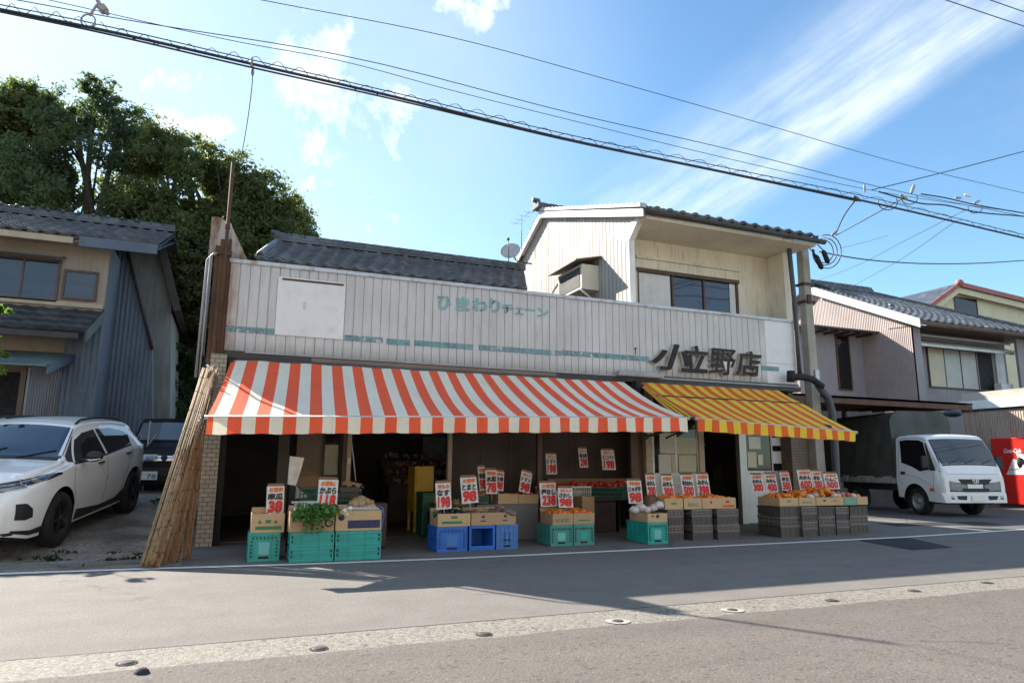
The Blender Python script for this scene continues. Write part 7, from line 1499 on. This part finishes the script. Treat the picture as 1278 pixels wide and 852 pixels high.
# ------------------------------------------------------------------ overhead cables
def cable(label,pts,r,mat=WIRE,name='overhead_cable',cat='cable',group='overhead cables',extra=None,sub=6):
    P=[Vector(p) for p in pts]; Q=[]
    d=[max(1e-6,(b-a).length) for a,b in zip(P,P[1:])]; tg=[]
    for i in range(len(P)):            # smooth run through the measured points, tangents by chord length
        if i==0: tg.append((P[1]-P[0])/d[0])
        elif i==len(P)-1: tg.append((P[-1]-P[-2])/d[-1])
        else: tg.append(((P[i]-P[i-1])/d[i-1]*d[i]+(P[i+1]-P[i])/d[i]*d[i-1])/(d[i]+d[i-1]))
    for i in range(len(P)-1):
        for k in range(sub):
            t=k/sub; t2=t*t; t3=t2*t; Q.append(P[i]*(2*t3-3*t2+1)+tg[i]*d[i]*(t3-2*t2+t)+P[i+1]*(3*t2-2*t3)+tg[i+1]*d[i]*(t3-t2))
    Q.append(P[-1]); m=MB(); m.tube(Q,r,6); o=base_thing(m,name,[mat],label,cat,P[0],group); return o,Q
CY=7.5
def run(l,Y,ends=True):
    P=[at(x,y,Y) for x,y in l]
    if ends: P=[P[0]+(P[0]-P[1]).normalized()*25]+P+[P[-1]+(P[-1]-P[-2]).normalized()*25]
    return P
o,Q=cable('thick black main cable crossing the whole sky, lowest of the long bundle',run([(0,12),(110,34),(310,79),(480,118),(700,172),(900,214),(1070,249),(1278,297)],CY),.016)
o2,Q2=cable('thin messenger wire running just above the thick main cable',run([(0,6),(110,28),(310,74),(480,113),(700,166),(900,208),(1070,243),(1278,293)],CY),.006)
o3,Q3=cable('second black cable lashed beneath the main bundle in the left half',run([(0,15),(110,37.5),(310,83.5),(480,121.5),(700,173.5),(900,215),(1070,251)],CY,False),.010)
m=MB(); hp=[]
a=at(5,8,CY);b=at(1278,293,CY)
N=46
W=[]
for k in range(N*8+1):
    f=k/(N*8); x=5+(1273)*f; yb=np.interp(x,[0,110,310,480,700,900,1070,1278],[9,31,76.5,115.5,169,211,246,295]); ph=f*N*2*math.pi
    p=at(x,yb-1.5,CY); W.append(p+Vector((0,.05*math.cos(ph),.032*math.sin(ph)+.02*math.sin(f*31))))
m.tube(W,.004,4); base_thing(m,'lashing_wire',[WIRE],'wavy lashing wire spiralling along the main cable bundle','wire',W[0],'overhead cables')
cable('upper thin wire of the middle pair crossing to the right',run([(20,0),(140,22),(420,68),(720,143),(900,184),(1100,234),(1278,270)],9.0),.006)
cable('lower thin wire of the middle pair, sagging slightly more',run([(60,0),(300,53),(420,75),(560,112),(720,152),(900,196),(1080,236),(1278,266)],9.2),.005)
cable('lone high thin wire from the top centre left to the right edge',run([(325,0),(560,46),(760,100),(960,157),(1120,203),(1278,241)],8.2),.005)
cable('upper right corner cable, lower of the two',run([(1180,0),(1230,17),(1278,33)],6.5),.008); cable('upper right corner cable, topmost short one',run([(1235,0),(1278,15)],6.5),.008)
cable('wire rising to the right edge from the clamp above the pole',[at(1088,237,8.2),at(1130,227,8),at(1190,212,7.8),at(1278,189,7.5),at(1400,157,7.2)],.008)
cable('service drop from the main bundle down to the roof corner',[at(1068,249,CY),at(1052,272,9.3),at(1043,292,10.6)],.012)
cable('long service drop slanting from the right clamp to the roof corner',[at(1128,247,8.0),at(1085,271,9.5),at(1043,294,10.6)],.010)
cable('nearly level cable leaving the roof corner to the right edge',[at(1022,314,11.2),at(1060,321,11.2),at(1130,328,11.4),at(1200,329,11.6),at(1278,325,12),at(1420,312,12.5)],.014)
cable('upper sagging cable right of the clamps',[at(1096,239,8.2),at(1120,246,8.2),at(1150,254,8.2),at(1180,256,8.2),at(1210,263,8.2),at(1278,270,8.2),at(1400,284,8.2)],.013)
cable('short heavy cable beneath the white insulators',[at(1149,242,8.4),at(1180,247,8.4),at(1210,254,8.4),at(1278,266,8.4),at(1400,287,8.4)],.012)
cable('faint diagonal wire below the bundle, upper one',[at(1205,262,8.5),at(1130,300,11),at(1070,331,14),at(1015,352,17)],.006)
cable('faint diagonal wire below the bundle, lower one',[at(1190,278,8.5),at(1130,320,12),at(1062,358,18)],.006)
cable('short stub wire floating right of the roof corner coil',[at(1048,310,11),at(1080,302,11.2),at(1108,294,11.4)],.004)
cable('drop wire from the bundle down to the top of the thin rusty pole',[at(315,84,CY),at(315,100,8.2),at(309,150,9.6),at(300,203,11.0)],.006)
def clamp(label,p,s,mat,cat='clamp',name='cable_clamp',dirv=(1,0,-.4)):
    m=MB(); d=Vector(dirv).normalized(); m.tube([-d*s,-d*s*.7,d*s*.7,d*s],[s*.2,s*.34,s*.34,s*.18],8); m.ball(d*s*.9,s*.3,7,5); m.ball(-d*s*.9,s*.3,7,5); base_thing(m,name,[mat],label,cat,(0,0,0),'cable clamps and insulators').location=p
clamp('dark clamp on the bundle above the thin rusty pole',at(314,78,CY),.05,WIREG,dirv=(0,0,1)); clamp('small grey clamp hanging under the bundle above the rusty pole',at(315,88,CY+.2),.055,WIREG,dirv=(.1,0,-1))
clamp('dark clamp where the service drop leaves the main bundle',at(1070,248,CY),.07,DARKGREY); clamp('grey clamp on the upper right sagging cable, leftmost',at(1079,235,8.2),.06,WIREG,dirv=(0,0,1)); clamp('grey clamp tilted up beside the right junction',at(1139,236,8.2),.09,WIREG,dirv=(.5,0,.9)); clamp('brownish clamp at the right cable junction',at(1128,246,8.1),.08,WIREG)
clamp('white insulator above the short heavy cable',at(1208,244,8.4),.08,PORC,'insulator','insulator',(1,0,0)); clamp('grey clamp left of the white insulator',at(1196,247,8.4),.07,WIREG,dirv=(1,0,.1)); clamp('grey clamp right of and below the white insulator',at(1219,252,8.4),.08,WIREG,dirv=(1,0,.5))
clamp('white insulator at the roof corner, lower one',at(1029,299,10.7),.08,PORC,'insulator','insulator',(1,0,.3)); clamp('pale insulator at the roof corner, upper one',at(1041,291,10.6),.09,WIREG,'insulator','insulator',(.8,0,.7))
for k,(cx,cy,r1,r2,l) in enumerate([(1108,252,12,10,'looped jumper cable hanging below the bundle, left of the junction'),(1135,247,10,8,'small looped jumper at the right cable junction'),(1217,259,9,7,'small looped jumper under the white insulator')]):
    cable(l,[at(cx+r1*math.cos(a),cy+r2*math.sin(a),8.0) for a in np.linspace(-.5,math.pi+.2,9)],.008,name='jumper_cable')
m=MB()
for r1,r2,dx in ((18,21,0),(15,17,-2),(12,14,-4)):
    m.tube([at(1032+dx+r1*math.cos(a),314+r2*math.sin(a),10.9) for a in np.linspace(-1.9,3.3,18)],.011,6)
base_thing(m,'cable_coil',[WIRE],'coil of black cable hanging at the right roof corner','cable',at(1032,314,10.9))
for k,(x0,y0,x1,y1,l) in enumerate([(1018,318,1026,336,'black cable joint sleeve on the coil, lower left'),(1027,312,1034,329,'black cable joint sleeve on the coil, right of the first')]):
    m=MB(); a=at(x0,y0,10.8);b=at(x1,y1,10.8); m.tube([a,a.lerp(b,.15),a.lerp(b,.85),b],[.02,.05,.055,.025],8); m.tube([a,a+Vector((.0,.2,.25))],.012,6); base_thing(m,'joint_sleeve',[BLACKM],l,'cable joint',a)
m=MB(); c=at(122,18,CY-.3); m.tube([at(118,-6,CY),at(124,5,CY),at(135,18,CY)],.022,7); m.tube([at(110+9*math.cos(a),26+8*math.sin(a),CY) for a in np.linspace(0,6.28,14)],.009,6); m.tube([at(112,20,CY),at(121,6,CY)],.012,6); m.tube([at(126,8,CY),at(131,15,CY)],.045,8); base_thing(m,'cable_hanger',[WIREG],'metal cable hanger with loop at the top left of the sky','cable hanger',c)
# ------------------------------------------------------------------ light, sky, camera
SUN=Vector((-.77,1.30,1.0)).normalized(); el=math.asin(SUN.z); rot=math.atan2(SUN.x,SUN.y)
sl=bpy.data.lights.new('sun','SUN'); sl.energy=5.0; sl.angle=R_(.53); sl.color=(1,.93,.82); so_=bpy.data.objects.new('sun',sl); COL.objects.link(so_); so_.location=SUN*60; so_.rotation_euler=SUN.to_track_quat('Z','Y').to_euler()
w=bpy.data.worlds.new('World'); scene.world=w; w.use_nodes=True; t=NT(w); bg=t.n['Background']
sky=t.new('ShaderNodeTexSky',sky_type='NISHITA'); sky.sun_disc=False; sky.sun_elevation=el; sky.sun_rotation=rot; sky.air_density=1.0; sky.dust_density=.25; sky.ozone_density=1.5; sky.altitude=20
tc=t.new('ShaderNodeTexCoord'); gen=tc.outputs['Generated']
def dotn(v): n=t.new('ShaderNodeVectorMath',operation='DOT_PRODUCT'); t.link(gen,n.inputs[0]); n.inputs[1].default_value=v; return n.outputs['Value']
def sm(x,a,b): n=t.new('ShaderNodeMapRange'); n.interpolation_type='SMOOTHSTEP'; t.link(x,n.inputs['Value']); n.inputs['From Min'].default_value=a; n.inputs['From Max'].default_value=b; return n.outputs['Result']
def mapped(scale,rotv=(0,0,0)): m=t.new('ShaderNodeMapping'); m.inputs['Scale'].default_value=scale; m.inputs['Rotation'].default_value=rotv; t.link(gen,m.inputs['Vector']); return m.outputs['Vector']
# the long cirrus streak: a band about a great circle
p1=ray(760,330).normalized(); p2=ray(1215,20).normalized(); nb=p1.cross(p2).normalized()
up=ray(760,200).normalized()
if nb.dot(up)<0: nb=-nb
db=dotn(nb)
wob=t.math('MULTIPLY',t.math('SUBTRACT',t.noise(mapped((1,1,1)),7,5,.6),.5),.03); db2=t.math('ADD',db,wob)
edge=sm(db2,-.060,-.010); fade=t.math('SUBTRACT',1.0,sm(db2,-.01,.15))
along=p1.cross(nb); # stretch noise along the band
rm=Matrix((p1,nb.cross(p1),nb)).to_euler()
cbn=t.new('ShaderNodeCombineXYZ'); t.link(t.math('MULTIPLY',dotn(nb.cross(p1)),1.5),cbn.inputs[0]); t.link(t.math('MULTIPLY',dotn(nb),9.0),cbn.inputs[1]); t.link(t.math('MULTIPLY',dotn(p1),.8),cbn.inputs[2])
wisps=t.math('ADD',t.math('MULTIPLY',t.noise(cbn.outputs[0],3.2,7,.62,.35),.72),t.math('MULTIPLY',t.noise(gen,9,6,.6),.28))
cir=t.math('MULTIPLY',t.math('MULTIPLY',edge,fade),t.g(wisps,.30,.66)); cir=t.math('MULTIPLY',cir,.85,True)
# puffs on the left
puff=None; nz=t.noise(gen,11,8,.62,.3); nz2=t.noise(gen,26,6,.6)
pn=t.math('ADD',t.math('MULTIPLY',nz,.75),t.math('MULTIPLY',nz2,.25))
for px,py,rad in [(425,125,.17),(450,185,.11),(590,-8,.07),(455,262,.06),(380,100,.10),(225,150,.10)]:
    d=ray(px,py).normalized(); q=sm(dotn(d),math.cos(rad),math.cos(rad*.15)); th=t.math('SUBTRACT',pn,t.math('SUBTRACT',.64,t.math('MULTIPLY',q,.24))); c=t.math('MULTIPLY',sm(th,-.02,.16),sm(q,0,.3))
    puff=c if puff is None else t.math('MAXIMUM',puff,c)
haze=dotn(ray(120,80).normalized()); hz=t.math('MULTIPLY',sm(haze,math.cos(.75),math.cos(.05)),t.math('ADD',.35,t.math('MULTIPLY',t.noise(mapped((1,1,1.6)),3.2,6,.6),.9)))
thin=t.math('MULTIPLY',t.g(t.noise(mapped((1,1,2.2)),2.4,7,.62,.4),.5,.8),.35)
amt=t.math('MAXIMUM',t.math('MAXIMUM',cir,t.math('MULTIPLY',puff,1.0)),t.math('MAXIMUM',t.math('MULTIPLY',hz,.5,True),t.math('MULTIPLY',thin,.5)))
sp_=t.new('ShaderNodeSeparateXYZ'); t.link(gen,sp_.inputs[0])   # unseen broken cloud added behind the viewpoint to brighten shaded surfaces
back=t.math('MULTIPLY',sm(t.math('MULTIPLY',sp_.outputs['Y'],-1.0),-.15,.45),t.g(t.noise(mapped((1,1,1.5)),3.0,7,.6,.3),.30,.62)); amt=t.math('MAXIMUM',amt,t.math('MULTIPLY',back,.76))
zc=t.new('ShaderNodeSeparateXYZ'); t.link(gen,zc.inputs[0]); above=sm(zc.outputs['Z'],.02,.12)
amt=t.math('MULTIPLY',amt,above,True)
CLOUD=(4.6,5.1,5.5)
colr=t.mix(amt,t.mix(1.0,sky.outputs['Color'],(.77,.965,1.02),'MULTIPLY'),CLOUD); t.link(colr,bg.inputs['Color']); bg.inputs['Strength'].default_value=.092
cam=bpy.data.cameras.new('camera'); co=bpy.data.objects.new('camera',cam); COL.objects.link(co); cam.sensor_width=36; cam.lens=PXF/1278*36; cam.clip_start=.05; cam.clip_end=3000
def bw(r): return Vector((r[0],r[2],-r[1]))
rx,ry,rz=bw(RM[0]),bw(RM[1]),bw(RM[2]); Mx=Matrix((rx,-ry,-rz)).transposed().to_4x4(); Mx.translation=(0,0,EYE); co.matrix_world=Mx; scene.camera=co
vs=scene.view_settings; vs.view_transform='Standard'; vs.look='None'; vs.gamma=1; vs.use_curve_mapping=False; vs.exposure=1.42
scene.cycles.max_bounces=8; scene.cycles.use_denoising=True
